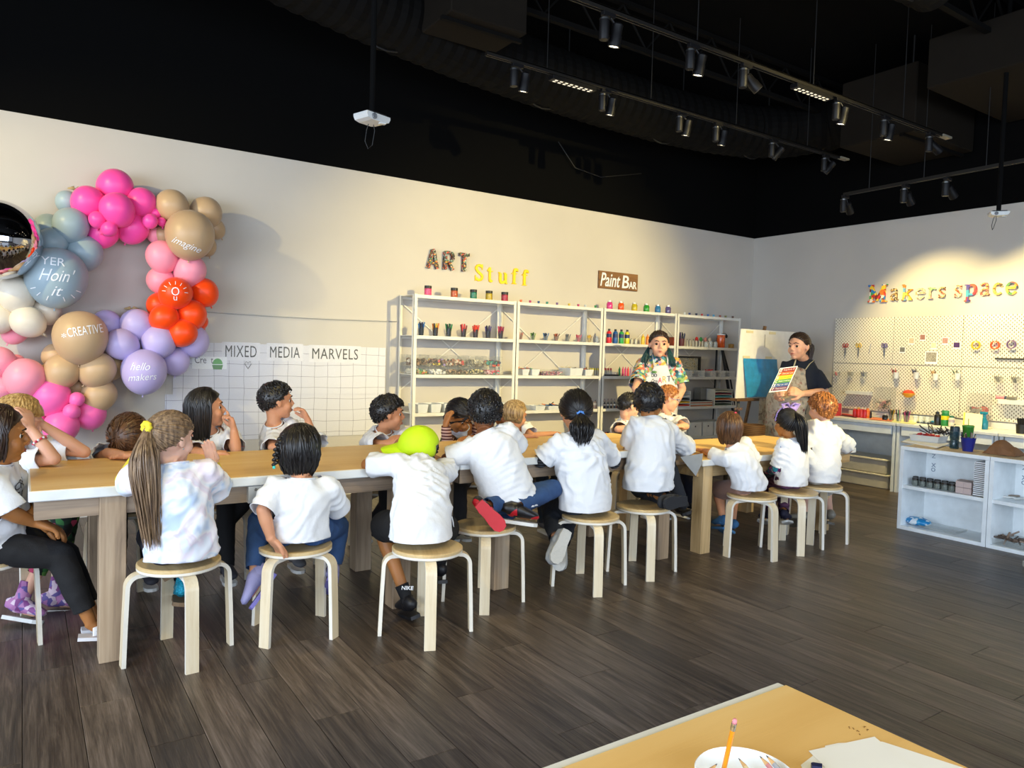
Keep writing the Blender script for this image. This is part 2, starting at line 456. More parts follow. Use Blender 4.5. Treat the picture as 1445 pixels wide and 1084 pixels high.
def sheet(x0, x1, y0, y1, z, th=.0015, nx=24, ny=8, amp=.0006, seed=0):
    mb = MB(); vs = []
    for j in range(ny+1):
        for i in range(nx+1):
            x = x0+(x1-x0)*i/nx; y = y0+(y1-y0)*j/ny
            vs.append((x, y, z+th+amp*(noise.noise(V((x*3, y*3, seed)))+.8)))
    n = len(vs); top = [(j*(nx+1)+i, j*(nx+1)+i+1, (j+1)*(nx+1)+i+1, (j+1)*(nx+1)+i) for j in range(ny) for i in range(nx)]
    vs += [(a_, b_, z+.0003) for a_, b_, c_ in vs]
    fs = top+[tuple(n+i for i in f[::-1]) for f in top]
    ed = [(i, i+1) for i in range(nx)]+[((j)*(nx+1)+nx, (j+1)*(nx+1)+nx) for j in range(ny)]+[(ny*(nx+1)+i+1, ny*(nx+1)+i) for i in range(nx)]+[((j+1)*(nx+1), j*(nx+1)) for j in range(ny)]
    fs += [(b_, a_, a_+n, b_+n) for a_, b_ in ed]
    return mb.add(vs, fs)
tag(sheet(.03, 3.99, 3.585, 4.462, TZ).build('table_paper', M_KRAFT, origin=(2, 4, TZ)), 'brown kraft paper covering the two taller tables', 'paper')
tag(sheet(4.035, 5.94, 3.55, 4.47, .692).build('table_paper', M_KRAFT, origin=(5, 4, .692)), 'brown kraft paper covering the lower table at the right end', 'paper')
# foreground table
FX1, FY1 = 1.232, .872
t4 = thing('craft_table', 'white-topped table in the near right corner, brown paper on it', 'table', (.1, .2, 0))
MB().bx(-1.0, FX1, -.05, FY1, .745, .79, bev=.004).build('tabletop', M_EDGE, t4)
for x in (-.8, FX1-.14):
    for y in (.0, FY1-.14): MB().bx(x, x+.1, y, y+.1, 0, .744, bev=.003).build('leg', M_OAK, t4)
MB().bx(-.8, FX1-.06, FY1-.06, FY1-.04, .66, .744).build('rail', M_OAKX, t4)
MB().bx(FX1-.06, FX1-.04, .0, FY1-.06, .66, .744).build('rail', M_OAKX, t4)
tag(sheet(-.98, FX1-.004, -.04, FY1-.022, .79, nx=40, ny=20, amp=.0012, seed=4).build('table_paper', M_KRAFT, origin=(.1, .2, .79)), 'brown kraft paper covering the near table', 'paper')

# torn scribbles on the paper: a few small brown dents
mb = MB()
for px, py in ((1204, 1028), (1209, 1032), (1213, 1037), (1222, 1026), (1226, 1030), (1199, 1026)):
    p = onZ(px, py, .793); q = p+V((random.uniform(-.006, .006), random.uniform(-.004, .004), 0))
    mb.tube([p, (p+q)/2+V((.002, .003, 0)), q], .0006, 5)
tag(mb.build('pencil_scribble', mat('brown pencil', '#7a4e22', .8)), 'small brown scribble on the near table paper', 'scribble')
# loose papers on near table
def paper_quad(name, pts, z, label, cat='paper', m=M_PAPER, th=.0004, group=None):
    P = [onZ(px, py, z) for px, py in pts]
    n = len(P); vs = [(p.x, p.y, z) for p in P]+[(p.x, p.y, z+th) for p in P]
    c = sum(P, V((0, 0, 0)))/n
    mb = MB().add(vs, [tuple(range(n)), tuple(range(2*n-1, n-1, -1))]+[(i, (i+1) % n, n+(i+1) % n, n+i) for i in range(n)])
    return tag(mb.build(name, m, origin=(c.x, c.y, z)), label, cat, group)
paper_quad('paper_sheet', [(1130, 1080), (1147, 1067), (1240, 1062), (1330, 1084), (1300, 1150), (1150, 1130)], .7925, 'white sheet at the bottom of the loose stack on the near table', group=None)
paper_quad('paper_sheet', [(1164, 1053), (1183, 1049), (1245, 1047), (1360, 1084), (1300, 1140), (1195, 1120)], .7930, 'white sheet in the middle of the loose stack on the near table')
paper_quad('paper_sheet', [(1141, 1060), (1234, 1040), (1272, 1071), (1300, 1084), (1330, 1160), (1200, 1120)], .7935, 'topmost white sheet of the loose stack on the near table')
paper_quad('pen', [(1144, 1082), (1147, 1081), (1160, 1083), (1160, 1088), (1146, 1086)], .7941, 'dark blue pen tip lying on the loose paper stack', 'pen', plastic('#1d2450'), .006)
# plate with pencils
pc = onZ(1052, 1118, .793)
pl = MB().lathe((pc.x, pc.y, .7935), [(.0, 0), (.055, 0), (.062, .012), (.073, .026), (.071, .028), (.06, .014), (.053, .004), (0, .004)], 40)
tag(pl.build('bowl', mat('white bowl glaze', '#e8edf0', .2, coat=.3), smooth=True, ang=40, origin=(pc.x, pc.y, .7935)), 'shallow white bowl of pencils on the near table', 'bowl')
def pencil(tip, base, label, body, eraser=False, r=.0035):
    """base sits low in the bowl, tip up"""
    d = (tip-base).normalized(); t = thing('pencil', label, 'pencil', base)
    if eraser:
        MB().cone(base, tip-d*.020, r, r, 6).build('shaft', plastic(body, .35), t)
        MB().cone(tip-d*.020, tip-d*.007, r*1.08, r*1.08, 14).build('ferrule', mat('aluminium ferrule', '#d5d9dc', .25, metal=1, vary=(300, .4)), t)
        MB().lathe(tip-d*.007, [(r*.98, 0), (r*.98, .004), (r*.7, .0068), (0, .007)], 12, axis=d).build('eraser', plastic('#d98a93', .8), t, smooth=True)
    else:
        MB().cone(base, tip-d*.016, r, r, 6).build('shaft', plastic(body, .35), t)
        MB().cone(tip-d*.016, tip-d*.004, r, r*.35, 8).build('sharpened_wood', mat('sharpened cedar', '#c9a06c', .7), t)
        MB().cone(tip-d*.0045, tip, r*.42, .0003, 8).build('lead', plastic(eraser or '#2b2b30') if eraser else plastic('#43434a'), t)
pt = V((onY(1037, 1014, .55))); 
zt = .905
tp = onZ(1037.5, 1015, zt)
bs = V((tp.x-.012, tp.y-.045, .801))
pencil(tp, onZ(1020, 1092, .806), 'yellow pencil with pink eraser standing in the bowl', '#e08a12', True)
for (px, py, z, c, lab) in ((1042, 1070, .82, '#c9b48a', 'natural wood pencil with grey lead, left in the bowl'), (1072, 1067, .826, '#b9777a', 'pink pencil pointing up in the bowl'), (1081, 1066, .83, '#8c8f94', 'grey pencil crossing beside the pink one in the bowl')):
    tp = onZ(px, py, z); pencil(tp, V((tp.x-.01+.004*(px > 1050), tp.y-.06, z-.022)), lab, c)
pencil(onZ(1012, 1078, .827), onZ(985, 1105, .815), 'pale pink pencil lying on the left rim of the bowl', '#c9a2a2')

# ================================================================== stools
def birch(name, c1, c2, c3, ax):
    return wood(name, c1, c2, c3, ax, .8, .35)
M_SEAT = birch('birch veneer seat', '#c3a473', '#d3b684', '#dec595', 'x')
M_LEG = birch('birch veneer leg', '#cdb995', '#ddccac', '#e5d8bd', 'z')
M_PLY = mat('whitened plywood edge', '#e3ddd0', .5)
def stool_parts():
    root = thing('stool', 'x', 'stool')
    R = .176
    MB().lathe((0, 0, 0), [(0, .408), (R-.006, .408), (R, .413), (R, .4235)], 40).build('seat_underside', M_PLY, root, smooth=True, ang=35).name = 'seat_edge'
    MB().lathe((0, 0, 0), [(R, .4235), (R+.0005, .4245), (R+.0005, .436), (R-.005, .440), (0, .440)], 40).build('seat', M_SEAT, root, smooth=True, ang=35)
    for k in range(4):
        a = k*PI/2; d = V((math.cos(a), math.sin(a), 0)); s = V((-math.sin(a), math.cos(a), 0))
        pts = [d*.075+V((0, 0, .398)), d*.155+V((0, 0, .398))]
        for q in range(1, 7):
            t = q/6*PI/2*.97; pts.append(d*(.165+.05*math.sin(t))+V((0, 0, .398-.05*(1-math.cos(t)))))
        pts.append(d*.222+V((0, 0, .2))); pts.append(d*.229+V((0, 0, .0)))
        mb = MB(); mb.strip(pts, .054, .018, s)
        # plywood edges (the two narrow sides) get the pale edge material
        n = len(pts)-1
        for q in range(n):
            mb.mi[q*4+1] = 1; mb.mi[q*4+3] = 1
        mb.build('leg', [M_LEG, M_PLY], root, smooth=True, ang=40)
    return root
def copytree(o, parent=None):
    c = o.copy(); COL.objects.link(c); c.parent = parent
    for ch in list(o.children): copytree(ch, c)
    return c
ST = [(.592, 3.55, 274, 'birch stool under the girl with the yellow scrunchie'),
      (1.13, 3.575, -143, 'birch stool under the child with the braid'),
      (1.69, 3.24, -112, 'birch stool under the boy in the yellow cap, nearest stool with a bare seat rim'),
      (2.19, 3.50, -120, 'birch stool under the boy with red sneakers'),
      (2.91, 3.43, -116, 'birch stool under the child with the blue hair tie'),
      (3.41, 3.49, -119, 'birch stool under the kneeling black-haired boy'),
      (4.43, 3.42, -95, 'birch stool under the small brown-haired girl'),
      (4.85, 3.37, -128, 'birch stool under the girl with the lilac bow'),
      (5.28, 3.44, -68, 'birch stool under the red-haired child'),
      (-.16, 3.98, 5, 'birch stool under the girl in black leggings at the left edge'),
      (-.06, 4.62, 20, 'birch stool under the blonde girl at the left end'),
      (.52, 4.80, 12, 'birch stool of the girl resting her head, behind the table'),
      (1.03, 4.72, 30, 'birch stool of the long-haired girl, behind the table'),
      (1.57, 4.86, 10, 'birch stool of the boy touching his mouth, behind the table'),
      (2.12, 4.80, 40, 'birch stool of the curly-haired boy, behind the table'),
      (2.86, 4.80, 25, 'birch stool of the girl in striped sleeves, behind the table'),
      (3.42, 4.82, 15, 'birch stool of the blonde child, behind the table'),
      (4.52, 4.86, 20, 'birch stool of the boy in green glasses, behind the table'),
      (5.05, 4.86, 35, 'birch stool of the boy in blue glasses, behind the table')]
proto = stool_parts()
for i, (x, y, a, lab) in enumerate(ST):
    o = proto if i == 0 else copytree(proto)
    o.location = (x, y, 0); o.rotation_euler = (0, 0, math.radians(a)); o['label'] = lab; o['group'] = 'birch stools around the tables'
# ================================================================== writing
def text_mesh(s, o, u, v, wd=None, ht=None, ext=.0, bold=0, shear=0, space=1.0, align='L'):
    """text as a mesh; o = lower-left corner, u / v = unit directions; fitted to wd x ht. Returns verts, faces"""
    c = bpy.data.curves.new('t', 'FONT'); c.body = s; c.size = 1; c.extrude = ext and .01; c.offset = bold; c.shear = shear; c.space_character = space
    c.resolution_u = 3
    ob = bpy.data.objects.new('t', c); COL.objects.link(ob); bpy.context.view_layer.update()
    me = bpy.data.meshes.new_from_object(ob.evaluated_get(bpy.context.evaluated_depsgraph_get()))
    vs = [tuple(p.co) for p in me.vertices]; fs = [tuple(p.vertices) for p in me.polygons]
    bpy.data.objects.remove(ob); bpy.data.curves.remove(c); bpy.data.meshes.remove(me)
    xs = [p[0] for p in vs]; ys = [p[1] for p in vs]
    x0, x1, y0, y1 = min(xs), max(xs), min(ys), max(ys)
    sx = wd/(x1-x0) if wd else None; sy = ht/(y1-y0) if ht else sx
    sx = sx or sy
    o, u, v = V(o), V(u), V(v); n = u.cross(v)
    out = [o+u*((p[0]-x0)*sx)+v*((p[1]-y0)*sy)+n*((p[2]/.01+1)*ext/2 if ext else 0) for p in vs]
    return out, fs
def text_obj(name, s, m, o, u, v, parent=None, **k):
    vs, fs = text_mesh(s, o, u, v, **k)
    return MB().add(vs, fs).build(name, m, parent, origin=None if parent else tuple(V(o)))
def decal(name, s, m, target_mb, o, u, v, parent, lift=.0015, **k):
    """text laid onto a curved surface (BVH of target) along -n"""
    vs, fs = text_mesh(s, o, u, v, **k)
    n = V(u).cross(V(v)).normalized()
    bm = bmesh.new()
    bv = [bm.verts.new(p) for p in vs]
    for f in fs:
        try: bm.faces.new([bv[i] for i in f])
        except ValueError: pass
    bmesh.ops.triangulate(bm, faces=bm.faces[:])
    bmesh.ops.subdivide_edges(bm, edges=[e for e in bm.edges if e.calc_length() > .02], cuts=1)
    keep = []
    for q in bm.verts:
        h = target_mb.ray_cast(q.co+n*.4, -n, .9)
        if h[0] is not None: q.co = h[0]+h[1].normalized()*(lift if h[1].dot(n) > 0 else -lift)
        else: keep.append(q)
    bmesh.ops.delete(bm, geom=keep, context='VERTS')
    p0 = V((0, 0, 0)); p = parent
    while p is not None: p0 = p0+p.location; p = p.parent
    for q in bm.verts: q.co -= p0
    me = bpy.data.meshes.new(name); bm.to_mesh(me); bm.free(); me.materials.append(m)
    return link_mesh(name, me, parent)
def arc(cx, cy, r, a0, a1, n=10, ry=None):
    ry = r if ry is None else ry
    return [(cx+r*math.cos(math.radians(a0+(a1-a0)*i/n)), cy+ry*math.sin(math.radians(a0+(a1-a0)*i/n))) for i in range(n+1)]
# slab letters drawn as strokes (w = stroke width) in a 1 x 1 cell
GL = {
 'M': [(.2, [(.19, .03), (.19, .97)]), (.2, [(.81, .03), (.81, .97)]), (.17, [(.15, .93), (.5, .16), (.85, .93)]), (.1, [(0, .05), (.36, .05)]), (.1, [(.64, .05), (1, .05)]), (.1, [(0, .95), (.28, .95)]), (.1, [(.72, .95), (1, .95)])],
 'A': [(.2, [(.12, .03), (.46, .9), (.54, .9), (.88, .03)]), (.16, [(.25, .3), (.75, .3)])],
 'R': [(.24, [(.16, .03), (.16, .9)]), (.2, [(.16, .88), (.55, .88)]+arc(.6, .67, .26, 80, -90, 8, .21)+[(.2, .46)]), (.22, [(.5, .44), (.86, .06)])],
 'T': [(.22, [(.02, .88), (.98, .88)]), (.26, [(.5, .05), (.5, .88)])],
 'S': [(.24, arc(.5, .72, .34, 25, 180, 9, .19)+[(.3, .58), (.7, .42)]+arc(.5, .28, .36, 20, -160, 10, .19)), (.1, [(.86, .66), (.86, .98)]), (.1, [(.12, .03), (.12, .36)])],
 't': [(.3, [(.45, .95), (.45, .2)]+[(.5, .09), (.7, .06), (.95, .14)]), (.12, [(.02, .7), (.95, .7)]), (.2, [(.1, .72), (.42, .92)])],
 'u': [(.26, [(.2, .94), (.2, .3), (.3, .1), (.5, .08), (.7, .2)]), (.26, [(.78, .94), (.78, .05)]), (.1, [(0, .93), (.2, .93)]), (.1, [(.58, .93), (.8, .93)]), (.1, [(.78, .05), (1, .05)])],
 'f': [(.3, [(.36, .04), (.36, .78), (.46, .92), (.65, .95), (.82, .86)]), (.1, [(.02, .66), (.75, .66)]), (.1, [(.08, .04), (.68, .04)]), (.24, [(.82, .8), (.82, .86)])],
 'a': [(.2, [(.12, .8), (.35, .94), (.6, .92), (.7, .75), (.7, .15), (.95, .05)]), (.17, [(.7, .55), (.35, .5), (.14, .34), (.2, .12), (.4, .06), (.7, .25)])],
 'k': [(.2, [(.2, .04), (.2, .96)]), (.1, [(0, .04), (.42, .04)]), (.1, [(0, .96), (.2, .96)]), (.13, [(.24, .32), (.8, .64)]), (.2, [(.45, .42), (.84, .05)]), (.1, [(.55, .65), (.98, .65)]), (.1, [(.62, .04), (1, .04)])],
 'e': [(.2, [(.1, .54), (.9, .54)]+arc(.5, .5, .4, 8, 325, 20, .42))],
 'r': [(.22, [(.3, .04), (.3, .94)]), (.1, [(.02, .04), (.62, .04)]), (.1, [(.02, .94), (.3, .94)]), (.16, [(.34, .66), (.55, .88), (.8, .9)]), (.22, [(.84, .84), (.84, .78)])],
 's': [(.2, arc(.5, .71, .32, 30, 180, 8, .19)+[(.32, .58), (.68, .42)]+arc(.5, .28, .34, 20, -155, 9, .19)), (.1, [(.86, .66), (.86, .95)]), (.1, [(.12, .04), (.12, .34)])],
 'p': [(.22, [(.25, .04), (.25, .96)]), (.1, [(0, .04), (.5, .04)]), (.1, [(0, .95), (.25, .95)]), (.2, [(.27, .86), (.5, .93)]+arc(.62, .66, .28, 75, -90, 8, .27)+[(.3, .42)])],
 'c': [(.2, arc(.52, .5, .38, 45, 315, 18, .4)), (.22, [(.8, .72), (.8, .66)])],
}
def letter(ch, name_label, m, o, u, v, wd, ht, depth, group):
    mb = MB(); o, u, v = V(o), V(u), V(v)
    dcur = depth
    for sw, pts in GL[ch]:
        r = sw*min(wd, ht)/2
        pts = [(max(r*.9, min(wd-r*.9, a*wd)), max(r*.9, min(ht-r*.9, b*ht))) if sw > .11 else (a*wd, b*ht) for a, b in pts]
        for (ax, ay), (bx_, by) in zip(pts, pts[1:]):
            L = math.hypot(bx_-ax, by-ay)
            if L < 1e-6: continue
            nx, ny = -(by-ay)/L*r, (bx_-ax)/L*r
            dcur -= .00025; mb.prism([(ax+nx, ay+ny), (ax-nx, ay-ny), (bx_-nx, by-ny), (bx_+nx, by+ny)], dcur, o, u, v)
        if sw > .11:
            for a, b in pts[1:-1]: dcur -= .00025; mb.prism([(a+r*math.cos(t*PI/5), b+r*math.sin(t*PI/5)) for t in range(10)], dcur, o, u, v)
    ob = mb.build('wall_letter', m, origin=tuple(o))
    return tag(ob, name_label, 'letter', group)

def confetti(name, cols, sc, rough=.5, base=None):
    def fn(nt, tc):
        v = N(nt, 'ShaderNodeTexVoronoi', Scale=sc); nt.links.new(tc.outputs['Object'], v.inputs['Vector'])
        s = nt.nodes.new('ShaderNodeSeparateColor'); nt.links.new(v.outputs['Color'], s.inputs[0])
        n = len(cols)
        return ramp(nt, s.outputs[0], [(i/n, c) for i, c in enumerate(cols)], 'CONSTANT'), v.outputs['Distance']
    return node_mat(name, fn, rough, bs=.4)
M_ART = confetti('button mosaic', ['#1b1718', '#c03a2a', '#2f2a2c', '#e0a02c', '#7d8f96', '#241d20', '#4c7a55', '#c9c2b4', '#5d2d36', '#2b2728'], 75)
M_YEL = mat('bright yellow paint', '#f2c90f', .45)
UX, UZ, UY = V((1, 0, 0)), V((0, 0, 1)), V((0, -1, 0))
for ch, x0, x1, y0, y1, yw in (('A', 603, 621, 350, 380.5, 0), ('R', 626.5, 643, 352.5, 382.5, 0), ('T', 647.6, 664.7, 355.5, 385, 0), ('S', 670, 683.5, 372, 397.5, 1), ('t', 687.6, 696.5, 376, 398.5, 1), ('u', 703.5, 717, 384, 400.5, 1), ('f', 722, 733, 378.5, 401.5, 1), ('f', 736.5, 747.5, 380.5, 403.5, 1)):
    dp = .02 if yw else .045
    a = onY(x0, y1, YW-dp); b = onY(x1, y0, YW-dp); b2 = onY((x0+x1)/2, y0, YW-dp); a2 = onY((x0+x1)/2, y1, YW-dp)
    lab = ('yellow wooden letter %s of the word Stuff' % ch) if yw else ('capital letter %s covered in dark multicoloured bits' % ch)
    if ch == 'f': lab = 'first yellow letter f after the u of Stuff' if x0 < 730 else 'last yellow letter f of Stuff, rightmost'
    letter(ch, lab, M_YEL if yw else M_ART, (a.x, YW-.001, a2.z), UX, UZ, b.x-a.x, b2.z-a2.z, dp, 'letters of Art Stuff')
MK = [('M', 1223.8, 1252, 401.7, 426.6, ['#d8342b', '#f2c52d', '#2f7fc0', '#e9e3cf', '#e07a2a', '#3c9a54', '#7a2c2c', '#f1d23c'], 26, 'big patchwork'),
      ('a', 1254.7, 1268.5, 407, 424.5, ['#b08a4a', '#6c4a30', '#e8dcb0', '#3e3025', '#c9a25c'], 90, 'small brown speckled'),
      ('k', 1271.8, 1288, 401, 424, ['#e4a62a', '#d24a2a', '#6fa6c0', '#f0d25a', '#7a4b2c', '#e27d2a'], 22, 'orange and yellow striped'),
      ('e', 1291, 1305.6, 406, 422.5, ['#cfc0a0', '#a89878', '#e6dcc0', '#bfae8c'], 40, 'pale beige'),
      ('r', 1308, 1321, 405, 421.7, ['#cdbf90', '#8fb07a', '#d8a08c', '#b5a47c', '#7aa46a'], 34, 'pale green and beige'),
      ('s', 1322.5, 1334.4, 404.3, 421, ['#c0573f', '#e0cf9e', '#6d3d2c', '#d9a24a', '#8f8a5c'], 80, 'red brown speckled, last of Makers'),
      ('s', 1345, 1357.5, 401.7, 420.4, ['#c6452f', '#e6d7b0', '#8a3428', '#dba23e', '#f0e4c8'], 80, 'red and cream speckled, first of space'),
      ('p', 1360, 1378.3, 400.6, 425.3, ['#d32f3a', '#e6a52a', '#4b3b8c', '#3f97b5', '#e2563a', '#b02a5a'], 17, 'red purple and orange'),
      ('a', 1380.8, 1397.8, 399, 417.6, ['#c44c3a', '#e8d79f', '#5c3a28', '#dd9c3a', '#9c5a6a'], 95, 'red and cream dotted'),
      ('c', 1399.5, 1416, 398.5, 416.8, ['#b8862e', '#e9cf74', '#5d4322', '#d8a640'], 95, 'golden pebbled'),
      ('e', 1418, 1436.4, 397.3, 416, ['#e8b52a', '#c73c2c', '#4b7a4a', '#f1d350', '#3d4a5e', '#d9732a'], 24, 'last multicoloured')]
VR = V((0, -1, 0))   # to the right when facing the right wall
for i, (ch, x0, x1, y0, y1, cs, sc, d) in enumerate(MK):
    dp = .025; xm = (x0+x1)/2
    a = onX(x0, y1, XW-dp); b = onX(x1, y0, XW-dp); lo = onX(xm, y1, XW-dp).z; hi = onX(xm, y0, XW-dp).z
    letter(ch, '%s letter %s of Makers space' % (d, ch), confetti('letter collage %d' % i, cs, sc), (XW-.001, a.y, lo), VR, UZ, a.y-b.y, hi-lo, dp, 'letters of Makers space')
# Paint BAR sign
a, b = onY(844.5, 407, YW-.02), onY(899.5, 410, YW-.02); zt = onY(845, 381.5, YW-.02).z; zb = (a.z+b.z)/2-.004
sg = thing('wooden_sign', 'brown wooden sign reading Paint BAR in white', 'sign', (a.x, YW-.01, zb))
MB().bx(a.x, b.x, YW-.022, YW-.002, zb, zt, bev=.002).build('board', wood('stained pine board', '#5d3d1f', '#7d5630', '#94693d', 'x', 1, .6), sg)
w_, h_ = b.x-a.x, zt-zb
text_obj('lettering', 'Paint', M_PAPER, (a.x+.03*w_, YW-.026, zb+.12*h_), UX, UZ, sg, wd=.5*w_, ht=.78*h_, ext=.004, bold=.01, shear=.25)
text_obj('lettering', 'B', M_PAPER, (a.x+.58*w_, YW-.026, zb+.12*h_), UX, UZ, sg, wd=.18*w_, ht=.74*h_, ext=.004, bold=.012, shear=.1)
text_obj('lettering', 'AR', M_PAPER, (a.x+.76*w_, YW-.026, zb+.12*h_), UX, UZ, sg, wd=.2*w_, ht=.42*h_, ext=.004, bold=.012)

# ================================================================== shelving
SX = [3.13+1.1975*i for i in range(5)]; SY0, SY1 = 6.40, 6.735
SZ = [1.957, 1.563, 1.182, .804, .42, .09]
def angle_post(mb, x, y, sx, sy, z1):
    w_, t = .036, .003
    mb.bx(min(x, x+sx*w_), max(x, x+sx*w_), min(y, y+sy*t), max(y, y+sy*t), 0, z1)
    mb.bx(min(x, x+sx*t), max(x, x+sx*t), min(y, y+sy*w_), max(y, y+sy*w_), 0, z1)
    return mb
for k in range(4):
    x0, x1 = SX[k]+.002, SX[k+1]-.002
    lab = ['first white shelving unit from the left, clear bins on its third shelf', 'second white shelving unit, small cups of crayons on its second shelf', 'third white shelving unit, under the Paint BAR sign', 'fourth white shelving unit, rightmost, with baskets and paper trays'][k]
    t = thing('shelving_unit', lab, 'shelf', ((x0+x1)/2, 6.57, 0), group='white shelving units along the left wall')
    for x, sx in ((x0, 1), (x1, -1)):
        for y, sy in ((SY0, 1), (SY1, -1)): angle_post(MB(), x, y, sx, sy, SZ[0]+.004).build('post', M_SHELF, t)
    for z in SZ:
        mb = MB().bx(x0+.004, x1-.004, SY0+.004, SY1-.004, z-.006, z)
        mb.bx(x0+.004, x1-.004, SY0+.004, SY0+.008, z-.032, z-.006).bx(x0+.004, x1-.004, SY1-.008, SY1-.004, z-.032, z-.006)
        mb.build('shelf', M_SHELF, t)
    for za, zb_ in ((1.9, 1.0), (1.0, 1.9)):
        MB().strip([(x0+.01, SY1-.001, za), (x1-.01, SY1-.001, zb_)], .014, .0015, (0, 0, 1)).build('brace', M_SHELF, t)
# ---- things on the shelves; builders take (x, y, z) of the base centre
def sx_(px, y=6.54, z=1.5): return onY(px, 480, y).x
def cyl_thing(name, label, cat, c, prof, m, n=20, group=None, ang=40):
    return tag(MB().lathe(c, prof, n).build(name, m, smooth=True, ang=ang, origin=tuple(c)), label, cat, group)
def lidded_jar(c, r, h, col, lid, label, group, lidm=None, contents=True):
    t = thing('jar', label, 'jar', c, group=group)
    MB().lathe(c, [(r*.95, .001), (r, .01), (r, h*.70), (r*.86, h*.74)], 20).build('glass', mat('tinted jar '+col, col, .25, bump=(60, .5), vary=(70, .35)), t, smooth=True, ang=40)
    MB().lathe(c, [(r*1.02, h*.745), (r*1.02, h)], 20).build('lid', lidm or M_BLACK, t, smooth=True, ang=40)
    return t
cn = ['pink', 'terracotta', 'teal', 'yellow', 'dark red']
for px, col, nm in zip((601, 638, 665, 687, 709), ('#d24a78', '#a9532e', '#1f6b58', '#a58e1e', '#98233a'), cn):
    lidded_jar((sx_(px), 6.52, 1.958), .036, .10, col, None, 'black-lidded jar of %s beads on top of the first shelving unit' % nm, 'black-lidded jars')
for px, col, nm in zip((732, 745, 757, 769, 783, 800, 813, 823, 837), ('#d8602a', '#a32a62', '#2c4f7c', '#1d7d6e', '#6d4f86', '#cdb21f', '#b52f66', '#b9c0c4', '#23803a'), ('orange', 'magenta', 'blue', 'teal', 'purple', 'yellow', 'pink', 'clear', 'green')):
    cyl_thing('paint_cup', 'tiny %s cup on top of the second shelving unit' % nm, 'cup', (sx_(px), 6.52, 1.958), [(.011, 0), (.014, .034), (.012, .034), (.0105, .004), (0, .004)], plastic(col), 14, 'tiny cups on the second unit')
for px, col, nm in zip((857, 873, 892, 909, 925, 939.5), ('#c9397e', '#e0521c', '#b9a51a', '#2c8c2e', '#2a6b9c', '#5b5180'), ('magenta', 'orange', 'yellow', 'green', 'blue', 'purple')):
    c = (sx_(px), 6.52, 1.958); t = thing('mason_jar', '%s mason jar of paint on top of the third shelving unit' % nm, 'jar', c, group='mason jars under the Paint BAR sign')
    MB().lathe(c, [(.031, .001), (.036, .01), (.036, .07), (.027, .082), (.027, .088)], 22).build('glass', mat('paint in jar '+col, col, .2, coat=.4), t, smooth=True, ang=50)
    MB().lathe(c, [(.029, .088), (.029, .103), (.024, .103), (.022, .095), (0, .095)], 22).build('ring', mat('tin lid', '#b9b6ab', .35, metal=.8), t, smooth=True, ang=40)
for px, col, nm in zip((963, 970, 979.5, 987.5, 996, 1004, 1013, 1021, 1031), ('#c9cfd0', '#27356b', '#1b2746', '#b3242b', '#2a63a8', '#4a9cc9', '#9b4326', '#7d7a3a', '#5c3a2a'), ('clear', 'indigo', 'navy', 'red', 'blue', 'sky blue', 'rust', 'olive', 'brown')):
    cyl_thing('paint_cup', 'tiny %s cup on top of the fourth shelving unit' % nm, 'cup', (sx_(px), 6.52, 1.958), [(.012, 0), (.015, .034), (.013, .034), (.011, .004), (0, .004)], plastic(col), 14, 'tiny cups on the fourth unit')
def holder_of_pens(c, r, h, cols, n, plen, label, pname, group, cup=M_CLEAR, pr=.006, capc=None, spread=.3, cupname='cup'):
    tag(MB().lathe(c, [(r*.8, 0), (r, h), (r-.002, h), (r*.8-.002, .003), (0, .003)], 20).build(cupname, cup, smooth=True, ang=40, origin=tuple(c)), label, 'cup', group)
    for i in range(n):
        a = 2*PI*i/n+random.uniform(-.2, .2); rr = r*.66 if i % 3 else r*.3
        b = V(c)+V((math.cos(a)*rr*.5, math.sin(a)*rr*.5, .006)); L = plen*random.uniform(.9, 1.05)
        d = V((math.cos(a)*spread*rr/r, math.sin(a)*spread*rr/r, 1)).normalized()
        e = b+d*L; col = cols[i % len(cols)]
        t = thing('marker' if pr > .004 else 'pen', pname, 'marker' if pr > .004 else 'pen', b, group=pname+'s')
        MB().cone(b, b+d*L*.62, pr, pr, 8).build('barrel', capc or plastic(col), t, smooth=True, ang=50)
        MB().cone(b+d*L*.62, e, pr*1.12, pr*.95, 8).build('cap', plastic(col), t, smooth=True, ang=50)
M_CUPD = mat('smoky cup', '#3c4148', .2, alpha=.6, vary=False)
for px, cols, nm in ((592.6, ['#16305f', '#2f6fb0', '#1b2230'], 'blue'), (612.7, ['#d9b21d', '#d97a1d', '#2b2410'], 'yellow'), (631.4, ['#0f4d2a', '#1f7d3c', '#14261c'], 'green'), (652.4, ['#c01c22', '#7d1218', '#d02a2a'], 'red'), (669.4, ['#e2401a', '#d12f1a'], 'orange'), (687, ['#2c2350', '#4a3c7a', '#1b1a2c'], 'purple'), (704.7, ['#b3164e', '#8c1a3c'], 'magenta')):
    holder_of_pens((sx_(px), 6.52, 1.564), .030, .085, cols, 8, .125, 'smoky cup holding %s markers on the first shelving unit' % nm, '%s marker standing in its smoky cup' % nm, 'cups of markers on the first unit', cup=M_CUPD, pr=.0075)
